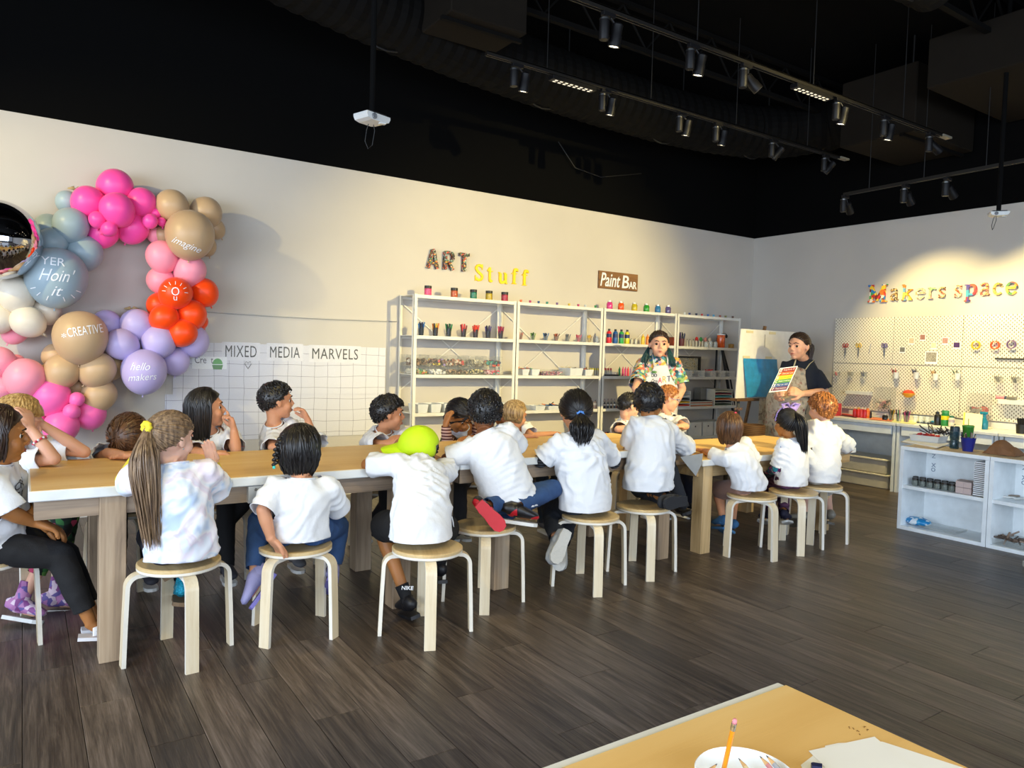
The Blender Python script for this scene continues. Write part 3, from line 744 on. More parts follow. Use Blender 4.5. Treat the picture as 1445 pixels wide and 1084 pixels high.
for px, cols, nm in ((732.5, ['#6b2020', '#a03a2a'], 'dark red'), (750.4, ['#2a5a30', '#7aa03a', '#1f3a22'], 'green'), (768.3, ['#1c3358', '#2f6aa0', '#13243a'], 'blue'), (783.3, ['#8c3a20', '#5a2416', '#a8522c'], 'brown'), (799.3, ['#30323c', '#59606e'], 'grey'), (814.6, ['#a01f44', '#c4446a'], 'crimson'), (829.8, ['#b98f1c', '#8c6a1a', '#d6b64a'], 'golden')):
    holder_of_pens((sx_(px), 6.52, 1.564), .029, .05, cols, 8, .078, 'clear cup holding %s crayons on the second shelving unit' % nm, '%s crayon standing in its clear cup' % nm, 'cups of crayons on the second unit', pr=.005, spread=.45)
cyl_thing('glass_jar', 'empty clear jar right of the golden crayons', 'jar', (sx_(841), 6.52, 1.564), [(.024, 0), (.026, .05), (.016, .06), (.016, .072), (.014, .072), (.014, .06), (.023, .05), (.022, .003), (0, .003)], M_GLASS)
# poster paint bottles
def bottle(c, r, h, body, cap, label, group=None, lab=None, name='paint_bottle', capr=.45, caph=.14):
    t = thing(name, label, 'bottle', c, group=group)
    MB().lathe(c, [(r*.95, 0), (r, .006), (r, h*.72), (r*.8, h*.80), (r*capr, h*.84), (r*capr, h*(1-caph))], 20).build('body', plastic(body, .3), t, smooth=True, ang=50)
    MB().lathe(c, [(r*(capr+.06), h*(1-caph)), (r*(capr+.02), h)], 16).build('cap', plastic(cap, .4), t, smooth=True, ang=40)
    if lab: MB().lathe(c, [(r*1.015, h*.4), (r*1.015, h*.66)], 20, cap=False).build('label_band', plastic(lab, .5), t, smooth=True)
    return t
for px, col, nm in ((856, '#e0242e', 'red'), (865, '#1d5a9c', 'blue'), (873.4, '#2ea04a', 'green'), (881.5, '#d8cc1e', 'yellow')):
    b = bottle((sx_(px), 6.5, 1.564), .030, .168, col, '#101014', 'black-capped %s poster paint bottle on the third unit' % nm, 'black-capped poster paint bottles', '#1b2f63')
for px in (886.5, 892, 898): bottle((sx_(px), 6.55, 1.564), .014, .07, '#c9cac2', '#8a8880', 'small clear dropper bottle between the poster paints and the yellow bottle', 'small clear dropper bottles')
for px, col, nm in ((904, '#e0b81c', 'yellow'), (910.5, '#e07a22', 'orange'), (916, '#6fb0cc', 'pale blue'), (938.5, '#7a3f9c', 'purple')):
    bottle((sx_(px), 6.5, 1.564), .022, .125, col, col, '%s squeeze bottle on the second shelf of the third unit' % nm, 'squeeze bottles', capr=.3, caph=.1)
def tray(c, wx, wy, h, m, label, group=None, name='storage_tray', cat='tray', flare=.012, fill=None, seed=1):
    """open box with flared walls"""
    x, y, z = c; a, b = wx/2-flare, wy/2-flare; A, B = wx/2, wy/2; t = .003
    def ring(a_, b_, zz): return [(x-a_, y-b_, zz), (x+a_, y-b_, zz), (x+a_, y+b_, zz), (x-a_, y+b_, zz)]
    vs = ring(a, b, z)+ring(A, B, z+h)+ring(A-t, B-t, z+h)+ring(a-t, b-t, z+t)
    fs = [(3, 2, 1, 0)]+[(k*4+i, k*4+(i+1) % 4, (k+1)*4+(i+1) % 4, (k+1)*4+i) for k in range(3) for i in range(4)]+[(12, 13, 14, 15)]
    o = MB().add(vs, fs).build(name, m, origin=(x, y, z)); tag(o, label, cat, group)
    if fill:
        r = random.Random(seed)
        for i in range(fill[1]):
            p = V((x+r.uniform(-.8, .8)*a, y+r.uniform(-.7, .7)*b, z+h*.75+r.uniform(0, .2)*h+.01)); d = V((r.uniform(-1, 1), r.uniform(-.6, .6), r.uniform(-.15, .3))).normalized()
            L = fill[2]*r.uniform(.8, 1.2)
            tag(MB().cone(p-d*L/2, p+d*L/2, fill[3], fill[3]*.8, 7).build(fill[4], plastic(fill[0][i % len(fill[0])]), smooth=True, ang=50, origin=tuple(p)), fill[5], fill[4].replace('_', ' '), fill[5]+'s')
    return o
cx = sx_(945)
bx = thing('paint_box', 'orange red box behind the teacher with teal hair', 'box', (cx, 6.55, 1.564)); MB().bx(cx-.05, cx+.05, 6.5, 6.6, 1.564, 1.66, bev=.004).build('box_body', plastic('#b84a1e'), bx); MB().bx(cx-.052, cx+.052, 6.498, 6.602, 1.66, 1.672, bev=.002).build('lid', plastic('#9c3c1a'), bx)
holder_of_pens((sx_(960), 6.52, 1.564), .04, .095, ['#1d2440', '#3a2a5a', '#16181c', '#2a3c66'], 9, .165, 'dark red jar full of brushes at the left of the fourth unit', 'dark brush standing in the dark red jar', None, cup=plastic('#5a2830'), pr=.007)
for i, px in enumerate((966.5, 970.5, 975, 979.5, 984, 988)):
    bottle((sx_(px), 6.50, 1.564), .011, .095, '#b8b3a4', '#3a2424', 'slim dropper bottle in the row on the fourth unit', 'slim dropper bottles', name='dropper_bottle', capr=.35, caph=.3)
for i, (px, h) in enumerate(((991, .07), (997, .08), (1004, .075))):
    cyl_thing('glass_jar', ['squat clear jar left of two others on the fourth unit', 'taller clear jar in the middle of the fourth unit', 'clear jar next to the big orange jar'][i], 'jar', (sx_(px), 6.47, 1.564), [(.024, 0), (.027, .01), (.027, h*.8), (.02, h*.88), (.021, h), (.018, h), (.018, h*.88), (.024, h*.78), (.024, .004), (0, .004)], M_GLASS)
for px, col, nm in ((988, '#c8201f', 'red'), (994, '#2f8a46', 'green'), (1000.5, '#d88a7a', 'salmon'), (1006.5, '#d9cdb0', 'cream')):
    c = (sx_(px), 6.6, 1.564); t = thing('paddle_brush', 'round %s sponge dauber standing behind the clear jars' % nm, 'dauber', c)
    MB().cone(c, (c[0], c[1], c[2]+.08), .006, .006, 8).build('handle', plastic('#c9b48a'), t); MB().ell((c[0], c[1], c[2]+.10), (.022, .018, .032), nu=14, nv=9).build('sponge_head', plastic(col, .8), t, smooth=True)
c = (sx_(1014), 6.5, 1.564); t = thing('big_jar', 'big orange plastic jar on the fourth unit', 'jar', c)
MB().lathe(c, [(.046, 0), (.052, .01), (.054, .15), (.05, .165)], 24).build('body', mat('orange translucent tub', '#cf5418', .25, vary=(20, .3), coat=.3), t, smooth=True, ang=40); MB().lathe(c, [(.056, .165), (.056, .182)], 24).build('lid', M_WHITE, t, smooth=True, ang=40)
c = (sx_(1027.5), 6.55, 1.564); t = thing('tripod_head', 'black folded camera tripod leaning behind the fourth unit', 'tripod', (c[0], 6.6, .1))
MB().tube([(c[0]-.02, 6.65, 1.70), (c[0]+.16, 6.62, .95), (c[0]+.36, 6.5, .1)], [.022, .02, .014], 8).build('leg', M_DARK, t); MB().tube([(c[0]+.02, 6.7, 1.70), (c[0]+.25, 6.7, 1.2), (c[0]+.60, 6.68, .1)], [.012, .012, .008], 8).build('leg', M_DARK, t); MB().tube([(c[0]-.04, 6.69, 1.70), (c[0]-.06, 6.70, .1)], [.012, .008], 8).build('leg', M_DARK, t)
MB().lathe((c[0], 6.62, 1.70), [(.05, 0), (.055, .03), (.03, .06), (.0, .065)], 16).build('head', M_DARK, t, smooth=True, ang=40)
tag(MB().bx(c[0]-.02, c[0]+.03, 6.46, 6.52, 1.564, 1.62, bev=.004).build('cork_block', plastic('#a9813f'), origin=(c[0], 6.49, 1.564)), 'small tan block beside the big orange jar', 'block')
# shelf 3, unit 1: stacked clear bins with bits
BITS = [confetti('craft bits %d' % i, cs, 30, .6) for i, cs in enumerate((['#c9b49a', '#6d5240', '#e6dcc4', '#9a8468'], ['#5a4436', '#8a6a50', '#3a2c26', '#b8977a'], ['#7a5c50', '#d8c23c', '#c9605a', '#8f78b0', '#4a3a34'], ['#9c6c58', '#3c2c28', '#c98a70', '#d84a4a', '#e8d8c0'], ['#a8a08c', '#7d776a', '#cfc8b4'], ['#2c3c6c', '#c0402c', '#dfa028', '#5c3a30', '#3f9c8c']))]
BITS2 = [confetti('craft bits low %d' % i, cs, 30, .6) for i, cs in enumerate((['#c8c4b4', '#d8d2c0'], ['#7aa43c', '#d8702c', '#3c9cb0', '#d0c8b8'], ['#e8e6e0', '#cfd2d4', '#f4f2ee'], ['#6a4c40', '#c8a888', '#3c2c28'], ['#2c3430', '#e4dccb', '#3a4440', '#d8c890'], ['#d8506c', '#3cb0a0', '#c43c3c', '#e8b8c0']))]
bxs = [562, 585, 603, 629, 659, 684, 706]
for j in range(6):
    xa, xb = sx_(bxs[j], 6.5)+.003, sx_(bxs[j+1], 6.5)-.003
    if j == 0: xa = SX[0]+.012
    for k, (z0, z1) in enumerate(((1.184, 1.262), (1.266, 1.375))):
        pos = ['leftmost', 'second', 'third', 'fourth', 'fifth', 'rightmost'][j]
        t = thing('clear_bin', 'clear bin of craft bits, %s column, %s row' % (pos, ('lower', 'upper')[k]), 'bin', ((xa+xb)/2, 6.56, z0), group='clear craft bins')
        MB().bx(xa, xb, 6.44, 6.70, z0, z1, bev=.004).build('bin_shell', M_CLEAR, t)
        fh = (z1-z0)*(.6 if k == 0 else .62)
        mb = MB(); r = random.Random(j*2+k)
        nx = 10
        for q in range(60):
            s_ = r.uniform(.006, .013); mb.box((r.uniform(xa+.02, xb-.02), r.uniform(6.455, 6.60), z0+.01+r.uniform(0, fh-.015)), (s_*2, s_*2, s_*1.6), R=Matrix.Rotation(r.uniform(0, 3), 3, 'Z') @ Matrix.Rotation(r.uniform(0, 3), 3, 'X'))
        o = mb.build('craft_bits', (BITS if k else BITS2)[j], t); o['kind'] = 'stuff'
M_TRAY = mat('white plastic tray', '#d3d6d6', .4)
STIX = (['#d8702c', '#2f6aa8', '#c43c3c', '#e0b32c', '#3f9c5c'], 10, .07, .005, 'craft_stick', 'small coloured stick lying in a white tray')
tray((sx_(735.5), 6.53, 1.183), .095, .2, .065, M_TRAY, 'white tray at the left of the second unit, third shelf', 'white trays on the second unit', fill=STIX)
tray((sx_(749.5), 6.53, 1.183), .11, .2, .065, M_TRAY, 'second white tray on the second unit, third shelf', 'white trays on the second unit', fill=(STIX[0], 7)+STIX[2:], seed=2)
xa, xb = sx_(760), sx_(791); t = thing('clear_bin', 'long clear box of pink pieces on the second unit', 'bin', ((xa+xb)/2, 6.55, 1.183)); MB().bx(xa, xb, 6.44, 6.66, 1.183, 1.245, bev=.003).build('bin_shell', M_CLEAR, t)
mb = MB(); r = random.Random(5)
for q in range(50): mb.cone((r.uniform(xa+.02, xb-.02), 6.45+r.uniform(0, .15), 1.188), (r.uniform(xa+.02, xb-.02)*0+mb.v[-1][0] if False else r.uniform(xa+.02, xb-.02), 6.45+r.uniform(0, .15), 1.22), .006, .006, 6)
o = mb.build('pink_pieces', confetti('pink pieces', ['#a83c5c', '#c98aa0', '#7a4a8c', '#d8ccc0'], 50), t); o['kind'] = 'stuff'
tray((sx_(806), 6.53, 1.183), .19, .22, .085, M_TRAY, 'wide white tray of paper scraps on the second unit', fill=(['#c8b890', '#6c5a3c', '#d8d0b8'], 8, .11, .006, 'paper_roll', 'thin brown roll lying in the wide white tray'))
tray((sx_(824.5), 6.53, 1.183), .12, .2, .07, M_TRAY, 'white tray of orange and black sticks on the second unit', fill=(['#c8602c', '#2c2624', '#8a3c24'], 8, .08, .006, 'craft_stick', 'orange or black stick lying in a white tray'), seed=4)
for i in range(8):
    c = (sx_(831.5+i*1.7), 6.5+.02*(i % 2), 1.183)
    bottle(c, .011, .085, '#b9b6a4', '#d6c51c', 'yellow-capped glue bottle in the row on the second unit', 'yellow-capped glue bottles', capr=.9, caph=.28)
for i in range(6):
    c = (sx_(852.5+i*1.9), 6.5+.02*(i % 2), 1.183)
    bottle(c, .011, .088, '#a59a94', ['#c4222c', '#d8402c'][i % 2], 'red-capped glue bottle in the row on the third unit', 'red-capped glue bottles', capr=.9, caph=.28)
mb = MB(); xa = sx_(850.5, 6.46); xb = sx_(872, 6.46)
rk = thing('bottle_rack', 'low dark rack of small vials in front of the red-capped bottles', 'rack', ((xa+xb)/2, 6.44, 1.183)); MB().bx(xa, xb, 6.42, 6.47, 1.183, 1.2, bev=.002).build('base', M_BLACK, rk)
for i in range(9): MB().cone((xa+.02+i*(xb-xa-.04)/8, 6.445, 1.2), (xa+.02+i*(xb-xa-.04)/8, 6.445, 1.232), .007, .006, 10).build('vial', plastic('#c8c4ba'), rk)
for px, col, nm in ((872.5, '#2f9c4c', 'left green'), (877.3, '#e0346c', 'pink'), (881, '#d83c84', 'magenta'), (884.6, '#e22c48', 'red'), (888.6, '#a88ca8', 'mauve'), (892.5, '#3c8cc0', 'blue'), (896.5, '#3ca860', 'right green')):
    bottle((sx_(px), 6.5, 1.183), .0125, .108, col, col, '%s glitter glue tube on the third unit' % nm, 'glitter glue tubes', capr=.35, caph=.3)
# baskets, shelf 3 unit 4
def basket(px, label, col=None):
    x = sx_(px, 6.48); w_ = .088; t = thing('storage_basket', label, 'basket', (x, 6.5, 1.183), group='white slotted baskets')
    MB().bx(x-w_/2, x+w_/2, 6.43, 6.60, 1.184, 1.19).build('base', M_WHITE, t)
    mb = MB()
    for zz in (1.19, 1.212, 1.238, 1.252): mb.bx(x-w_/2, x+w_/2, 6.428, 6.432, zz, zz+.007).bx(x-w_/2, x+w_/2, 6.598, 6.602, zz, zz+.007).bx(x-w_/2, x-w_/2+.004, 6.43, 6.6, zz, zz+.007).bx(x+w_/2-.004, x+w_/2, 6.43, 6.6, zz, zz+.007)
    for i in range(7):
        xx = x-w_/2+i*w_/6; mb.bx(xx-.003, xx+.003, 6.4285, 6.4315, 1.19, 1.258)
    for i in range(9):
        yy = 6.43+i*.17/8; mb.bx(x-w_/2, x-w_/2+.003, yy-.003, yy+.003, 1.19, 1.258).bx(x+w_/2-.003, x+w_/2, yy-.003, yy+.003, 1.19, 1.258)
    mb.build('lattice', M_WHITE, t)
    if col:
        m2 = MB(); r = random.Random(int(px))
        for q in range(14): m2.tube([(x+r.uniform(-.03, .03), 6.46+r.uniform(0, .1), 1.245+r.uniform(0, .02)), (x+r.uniform(-.03, .03), 6.46+r.uniform(0, .1), 1.262+r.uniform(0, .014))], .007, 6)
        tag(m2.build('yarn_bundle', fabric(col), origin=(x, 6.5, 1.25)), 'bundle of %s yarn in a white slotted basket' % {'#4c8cae': 'blue', '#c8242c': 'red'}[col], 'yarn')
basket(971, 'white slotted basket of blue yarn, left of the five', '#4c8cae'); basket(988.5, 'second white slotted basket from the left'); basket(1004.5, 'white slotted basket of red yarn, middle of the five', '#c8242c'); basket(1018, 'fourth white slotted basket'); basket(1031.5, 'rightmost white slotted basket of the five')
xa, xb = sx_(958, 6.6), sx_(990.5, 6.6); fr = thing('picture_frame', 'black framed picture standing behind the baskets', 'picture', ((xa+xb)/2, 6.64, 1.183))
z1 = 1.44
for bb in ((xa, xb, 1.183, 1.205), (xa, xb, z1-.022, z1), (xa, xa+.025, 1.205, z1-.022), (xb-.025, xb, 1.205, z1-.022)): MB().bx(bb[0], bb[1], 6.60, 6.64, bb[2], bb[3]).build('frame_rail', M_BLACK, fr)
MB().bx(xa+.025, xb-.025, 6.63, 6.635, 1.205, z1-.022).build('picture', node_mat('sandy collage', lambda nt, tc: (ramp(nt, N(nt, 'ShaderNodeTexNoise', Scale=9, Detail=5).outputs['Fac'], [(.35, '#8c8468'), (.5, '#cfc8ac'), (.6, '#a8893c'), (.65, '#d8d2bc')]), None), .7), fr)
# shelf 4
for px in (591, 609.5, 628): tray((sx_(px), 6.52, .805), .115, .22, .085, M_TRAY, {591: 'left', 609.5: 'second', 628: 'third'}[px]+' white bin on the fourth shelf of the first unit', 'white bins on the first unit', flare=.01)
tray((sx_(703), 6.52, .805), .12, .22, .085, M_TRAY, 'white bin at the right end of the first unit, fourth shelf', flare=.01)
tray((sx_(755), 6.5, .805), .13, .2, .045, M_TRAY, 'shallow white tray beside the blonde child, on the second unit', flare=.008)
tray((sx_(775), 6.5, .805), .16, .2, .045, M_TRAY, 'shallow white tray of scissors and sticks on the second unit', flare=.008, fill=(['#20242c', '#d8702c', '#2f6aa8', '#d8b02c', '#16181c'], 10, .12, .006, 'craft_stick', 'coloured tool lying in the shallow tray'), seed=9)
tray((sx_(725, 6.5), 6.5, .805), .1, .2, .045, M_TRAY, 'shallow white tray at the left of the second unit', flare=.008)
bottle((sx_(838), 6.48, .805), .02, .095, '#9c8478', '#6c625c', 'brown-labelled ink bottle at the right end of the second unit', None, '#cfc4b4')
INK = ['#2c1c24', '#241c34', '#20303c', '#34201c', '#1c2438', '#382434']
for row in (0, 1):
    for i in range(6):
        bottle((sx_(851.5+i*4.7, 6.45+row*.09), 6.45+row*.09, .805), .0135, .075+row*.03, INK[(i+row) % 6] if row == 0 else '#9a8a80', '#22201f' if row == 0 else '#7a6c74', ('front', 'back')[row]+' row ink bottle with a white label on the third unit', ('front', 'back')[row]+' row of ink bottles', '#d8d2c8', name='ink_bottle', capr=.55, caph=.25)
c = V((sx_(882, 6.42), 6.47, .805)); t = thing('rainbow_arch', 'striped rainbow arch on the third unit beside the ink bottles', 'toy', c)
for i, col in enumerate(('#c83c1c', '#e07a1c', '#e0b820', '#5c9a3c', '#2c6c3c')):
    r1, r0 = .062-i*.011, .0512-i*.011
    MB().prism(arc(0, 0, r1, 0, 180, 16)+arc(0, 0, r0, 180, 0, 16), .03, c+V((0, -.0, .0)), (1, 0, 0), (0, 0, 1)).build('arc', plastic(col), t)
# letter trays and paper
def sorter(xa, xb, z0, z1, n, label, cols, deep=.26):
    t = thing('letter_tray', label, 'tray', ((xa+xb)/2, 6.5, z0)); y0 = 6.42
    MB().bx(xa, xa+.006, y0, y0+deep, z0, z1).build('side', M_WHITE, t); MB().bx(xb-.006, xb, y0, y0+deep, z0, z1).build('side', M_WHITE, t)
    for i in range(n+1):
        z = z0+(z1-z0-.005)*i/n; MB().bx(xa+.006, xb-.006, y0, y0+deep, z, z+.005).build('slot', M_WHITE, t)
        if i < n and cols[i % len(cols)]:
            tag(MB().bx(xa+.012, xb-.012, y0+.004, y0+deep-.02, z+.006, z+.006+(z1-z0)/n*.45, bev=.001).build('paper_stack', mat('card '+cols[i % len(cols)], cols[i % len(cols)], .8), origin=((xa+xb)/2, 6.5, z)), 'stack of %s paper, slot %s from the bottom of the %s' % ({'#c8321c': 'red', '#e0b01c': 'yellow', '#1c1c1e': 'black', '#d8d6d0': 'white', '#1f3a26': 'dark green', '#c8641c': 'orange', '#2c8c9c': 'teal', '#7a1c34': 'maroon', '#5a1c2c': 'wine', '#b8b4a8': 'grey'}[cols[i % len(cols)]], ['first', 'second', 'third', 'fourth', 'fifth', 'sixth'][i], 'right letter tray' if xa > 7.2 else 'left letter tray'), 'paper')
sorter(sx_(957, 6.46), sx_(974.5, 6.46), .805, 1.0, 5, 'white wire letter tray at the left of the fourth unit', ['#c8321c', '#e0b01c', '#1c1c1e', '#d8d6d0', None])
sorter(sx_(1008.5, 6.46), sx_(1033.5, 6.46), .805, 1.02, 6, 'white letter tray of coloured paper at the right of the fourth unit', ['#1f3a26', '#1c1c1e', '#c8641c', '#2c8c9c', '#7a1c34', '#b8b4a8'])
tag(MB().bx(sx_(989, 6.6), sx_(1007, 6.6), 6.56, 6.68, .806, 1.03, bev=.003).build('file_box', mat('grey file box', '#8c8c88', .6), origin=(sx_(998, 6.6), 6.62, .806)), 'plain grey file box left of the coloured letter tray', 'box')
z = .806
for i, (col, nm) in enumerate((('#c8641c', 'orange'), ('#b8b4a8', 'grey'), ('#d8d6d0', 'white'), ('#a8502c', 'rust'), ('#d8d6d0', 'white'), ('#1c1c1e', 'black'))):
    h = .011; tag(MB().bx(sx_(976, 6.45)+.004*(i % 2), sx_(1006.5, 6.45)-.005*(i % 3), 6.42, 6.62, z, z+h, bev=.001).build('paper_stack', mat('card '+col, col, .8), origin=(sx_(990, 6.45), 6.5, z)), '%s paper stack, %s layer of the flat pile between the letter trays' % (nm, ['bottom', 'second', 'third', 'fourth', 'fifth', 'top'][i]), 'paper'); z += h+.001
# shelf 5 boxes and baskets of tools
for i, (xa, xb) in enumerate(((965.5, 972.5), (974, 993), (994.5, 1009), (1010.5, 1028))):
    a, b = sx_(xa, 6.45), sx_(xb, 6.45); t = thing('storage_box', ['narrow white box', 'white box with a round finger hole, behind the kneeling boy', 'white box with a finger hole, left of the brown-haired girl', 'white box hidden by the brown-haired girl'][i]+' on the low shelf', 'box', ((a+b)/2, 6.5, .421))
    MB().bx(a+.002, b-.002, 6.42, 6.68, .421, .585, bev=.003).build('box_body', M_WHITE, t); MB().bx(a, b, 6.418, 6.682, .585, .6, bev=.002).build('lid', M_WHITE, t)
    if i: MB().cone(((a+b)/2, 6.4205, .545), ((a+b)/2, 6.4185, .545), .011, .011, 14).build('finger_hole', M_BLACK, t)
bk = tray((sx_(858, 6.5), 6.5, .421), .24, .2, .07, M_BLACK, 'black tray of red and yellow tools on the low shelf', flare=.01, fill=(['#b8201c', '#20201f', '#d8a81c', '#8c1c1c'], 18, .13, .012, 'tool', 'red, yellow or black tool heaped in the black tray'), seed=12)
# ================================================================== grid paper, banner, cable on the left wall
M_INK = plastic('#15161a', .6)
def gridpaper():
    def fn(nt, tc):
        g = nt.nodes.new('ShaderNodeNewGeometry')
        nz = N(nt, 'ShaderNodeTexNoise', Scale=2.2, Detail=2); nt.links.new(g.outputs['Position'], nz.inputs['Vector'])
        ms = N(nt, 'ShaderNodeVectorMath', operation='MULTIPLY'); ms.inputs[1].default_value = (.045, .045, .045)
        nt.links.new(nz.outputs['Color'], ms.inputs[0]); ad = N(nt, 'ShaderNodeVectorMath', operation='ADD')
        nt.links.new(ms.outputs[0], ad.inputs[0]); nt.links.new(g.outputs['Position'], ad.inputs[1])
        sp = nt.nodes.new('ShaderNodeSeparateXYZ'); nt.links.new(ad.outputs[0], sp.inputs[0])
        outs = []
        for ax, step, wd in (('X', .128, .022), ('Z', .106, .027)):
            dv = N(nt, 'ShaderNodeMath', operation='DIVIDE'); dv.inputs[1].default_value = step; nt.links.new(sp.outputs[ax], dv.inputs[0])
            fr_ = N(nt, 'ShaderNodeMath', operation='FRACT'); nt.links.new(dv.outputs[0], fr_.inputs[0])
            lt = N(nt, 'ShaderNodeMath', operation='LESS_THAN'); lt.inputs[1].default_value = wd; nt.links.new(fr_.outputs[0], lt.inputs[0]); outs.append(lt)
        mx = N(nt, 'ShaderNodeMath', operation='MAXIMUM'); nt.links.new(outs[0].outputs[0], mx.inputs[0]); nt.links.new(outs[1].outputs[0], mx.inputs[1])
        return ramp(nt, mx.outputs[0], [(0, '#d6d6de'), (1, '#6a6a7c')]), None
    return node_mat('hand ruled paper', fn, .7)
def wallsheet(name, x0, x1, z0, z1, m, label, y=YW-.012, nx=20, amp=.004, cat='paper', seed=0):
    mb = MB(); vs = []; fs = []
    nz = 6
    for j in range(nz+1):
        for i in range(nx+1):
            x = x0+(x1-x0)*i/nx; z = z0+(z1-z0)*j/nz; vs.append((x, y-amp*(noise.noise(V((x*4, z*4, seed)))+.9), z))
    n = len(vs); f = [(j*(nx+1)+i, j*(nx+1)+i+1, (j+1)*(nx+1)+i+1, (j+1)*(nx+1)+i) for j in range(nz) for i in range(nx)]
    vs += [(a_, b_+.0008, c_) for a_, b_, c_ in vs]
    fs = f+[tuple(n+i for i in q[::-1]) for q in f]
    return tag(mb.add(vs, fs).build(name, m, origin=((x0+x1)/2, y, z0)), label, cat)
M_GRID = gridpaper()
wallsheet('grid_paper', 1.06, 2.995, .975, 1.432, M_GRID, 'upper white paper sheet with a hand-drawn grid, under the title', seed=1)
wallsheet('grid_paper', 1.00, 2.97, .575, .985, M_GRID, 'lower white paper sheet with a hand-drawn grid', y=YW-.006, seed=2)
for s, x0, x1, y0, y1 in (('MIXED', 318, 362, 487.5, 503.5), ('MEDIA', 381, 423, 489, 504.5), ('MARVELS', 440.5, 505, 491.5, 506.5)):
    a, b = onY(x0, y1, YW-.02), onY(x1, y1, YW-.02); h_ = onY((x0+x1)/2, y0, YW-.02).z-onY((x0+x1)/2, y1, YW-.02).z
    pn = onY(x0-3, y1+2, YW-.02)
    t = thing('title_strip', 'white strip with the word %s in black capitals' % s, 'banner', (a.x, YW-.018, a.z))
    MB().bx(a.x-.03, b.x+.03, YW-.019, YW-.018, a.z-.03, a.z+h_+.03).build('paper', mat('banner paper', '#dcdce2', .7), t)
    text_obj('lettering', s, M_INK, (a.x, YW-.0205, a.z), UX, UZ, t, wd=b.x-a.x, ht=h_, ext=.001, space=1.1)
a = onY(273, 515, YW-.02); t = thing('drawing_card', 'small white card with a green cupcake and a pencilled word', 'drawing', (a.x, YW-.02, a.z))
b = onY(320, 521, YW-.02); zt = onY(290, 505, YW-.02).z
MB().bx(a.x-.01, b.x, YW-.02, YW-.019, b.z, zt+.01).build('card', M_PAPER, t)
text_obj('lettering', 'Cre  t', mat('pencil grey', '#4a4a52', .7), (a.x+.01, YW-.0215, a.z+.015), UX, UZ, t, wd=.15, ht=.06, ext=.001)
g = onY(307, 515, YW-.02); MB().prism([(-.035, 0), (.035, 0), (.045, .04), (-.045, .04)], .001, (g.x, YW-.0205, g.z-.04), UX, UZ).build('cupcake_cup', plastic('#2f7d24'), t); MB().prism(arc(0, 0, .042, 0, 180, 10, .05), .001, (g.x, YW-.0205, g.z+.006), UX, UZ).build('cupcake_top', plastic('#3c9a2c'), t)
a = onY(350, 515, YW-.02); mb = MB()
mb.tube([(a.x+p[0]*.03, YW-.021, a.z+p[1]*.035) for p in ((0, -1), (-.9, .2), (-.6, .9), (0, .4), (.6, .9), (.9, .2), (0, -1))], .0022, 5)
tag(mb.build('heart_doodle', M_INK, origin=(a.x, YW-.021, a.z)), 'small pencilled heart on the grid paper', 'drawing')
a, b = onY(272, 439, YW-.02), onY(560, 454, YW-.02)
tag(MB().tube([a+(b-a)*(i/12)+V((0, 0, -.012*math.sin(PI*i/12))) for i in range(13)], .0045, 8).build('hanging_wire', plastic('#8c8c88', .5), origin=tuple(a)), 'grey wire stretched along the wall above the grid paper', 'wire')
def drape(x0, x1, z0, z1, label):
    mb = MB(); vs = []; nx, nz = 40, 10
    for j in range(nz+1):
        for i in range(nx+1):
            x = x0+(x1-x0)*i/nx; z = z0+(z1-z0)*j/nz; k = 1-j/nz
            vs.append((x, YW-.03-.012*math.sin(x*9+math.sin(x*3)*3)*k-.02*noise.noise(V((x*3, z*3, 4)))*k, z))
    return tag(mb.add(vs, [(j*(nx+1)+i, j*(nx+1)+i+1, (j+1)*(nx+1)+i+1, (j+1)*(nx+1)+i) for j in range(nz) for i in range(nx)]).build('plastic_sheet', mat('thin clear film', '#e8e8e4', .12, alpha=.13, vary=False), smooth=True, origin=(x0, YW-.03, z0)), label, 'plastic sheet')
drape(1.0, 3.05, .35, 1.70, 'thin clear plastic sheet hanging from the wire over the grid paper')
# ================================================================== easel with white boards at the back
e = thing('easel', 'wooden easel with white paper board near the corner', 'easel', (7.1, 5.4, 0))
TL, TR, BL, BR = onY(1046, 464, 5.36), onY(1133, 468, 5.36), onY(1038, 562, 5.28), onY(1133, 573, 5.28)
def slab(pts, th, back):
    n = len(pts); vs = [V(p) for p in pts]+[V(p)+V(back)*th for p in pts]
    return MB().add(vs, [tuple(range(n)), tuple(range(2*n-1, n-1, -1))]+[(i, (i+1) % n, n+(i+1) % n, n+i) for i in range(n)])
BL = V((BL.x, 5.28, BL.z)); BR = V((BR.x, 5.28, BL.z)); TR = V((TR.x, 5.36, TL.z))
slab([BL, BR, TR, TL], .012, (0, 1, 0)).build('board', mat('white board', '#dcd9d2', .5), e)
MB().bx(BL.x-.06, BR.x+.05, 5.21, 5.31, BL.z-.03, BL.z).build('ledge', wood('brown easel wood', '#4a3420', '#6b4c2e', '#86623c', 'x'), e)
for x, dx in ((BL.x+.08, -.16), (BR.x-.1, .16)):
    MB().tube([(x, 5.31, BL.z+.02), (x+dx*.5, 5.2, 0.0)], .02, 4).build('leg', M_DARK, e)
MB().tube([((BL.x+BR.x)/2, 5.40, TL.z+.05), ((BL.x+BR.x)/2, 5.75, 0.0)], .02, 4).build('leg', MATS['brown easel wood'], e)
for i, (fx, fz) in enumerate(((.12, .97), (.45, .97), (.82, .97), (.1, .6), (.42, .6), (.8, .6))):
    p = BL+(BR-BL)*fx+(TL-BL)*fz; MB().bx(p.x-.06, p.x+.06, p.y-.004, p.y-.002, p.z-.02, p.z+.008).build('tape', mat('masking tape', '#d0c49a', .6), e)
p = BL+(BR-BL)*.35+(TL-BL)*.78
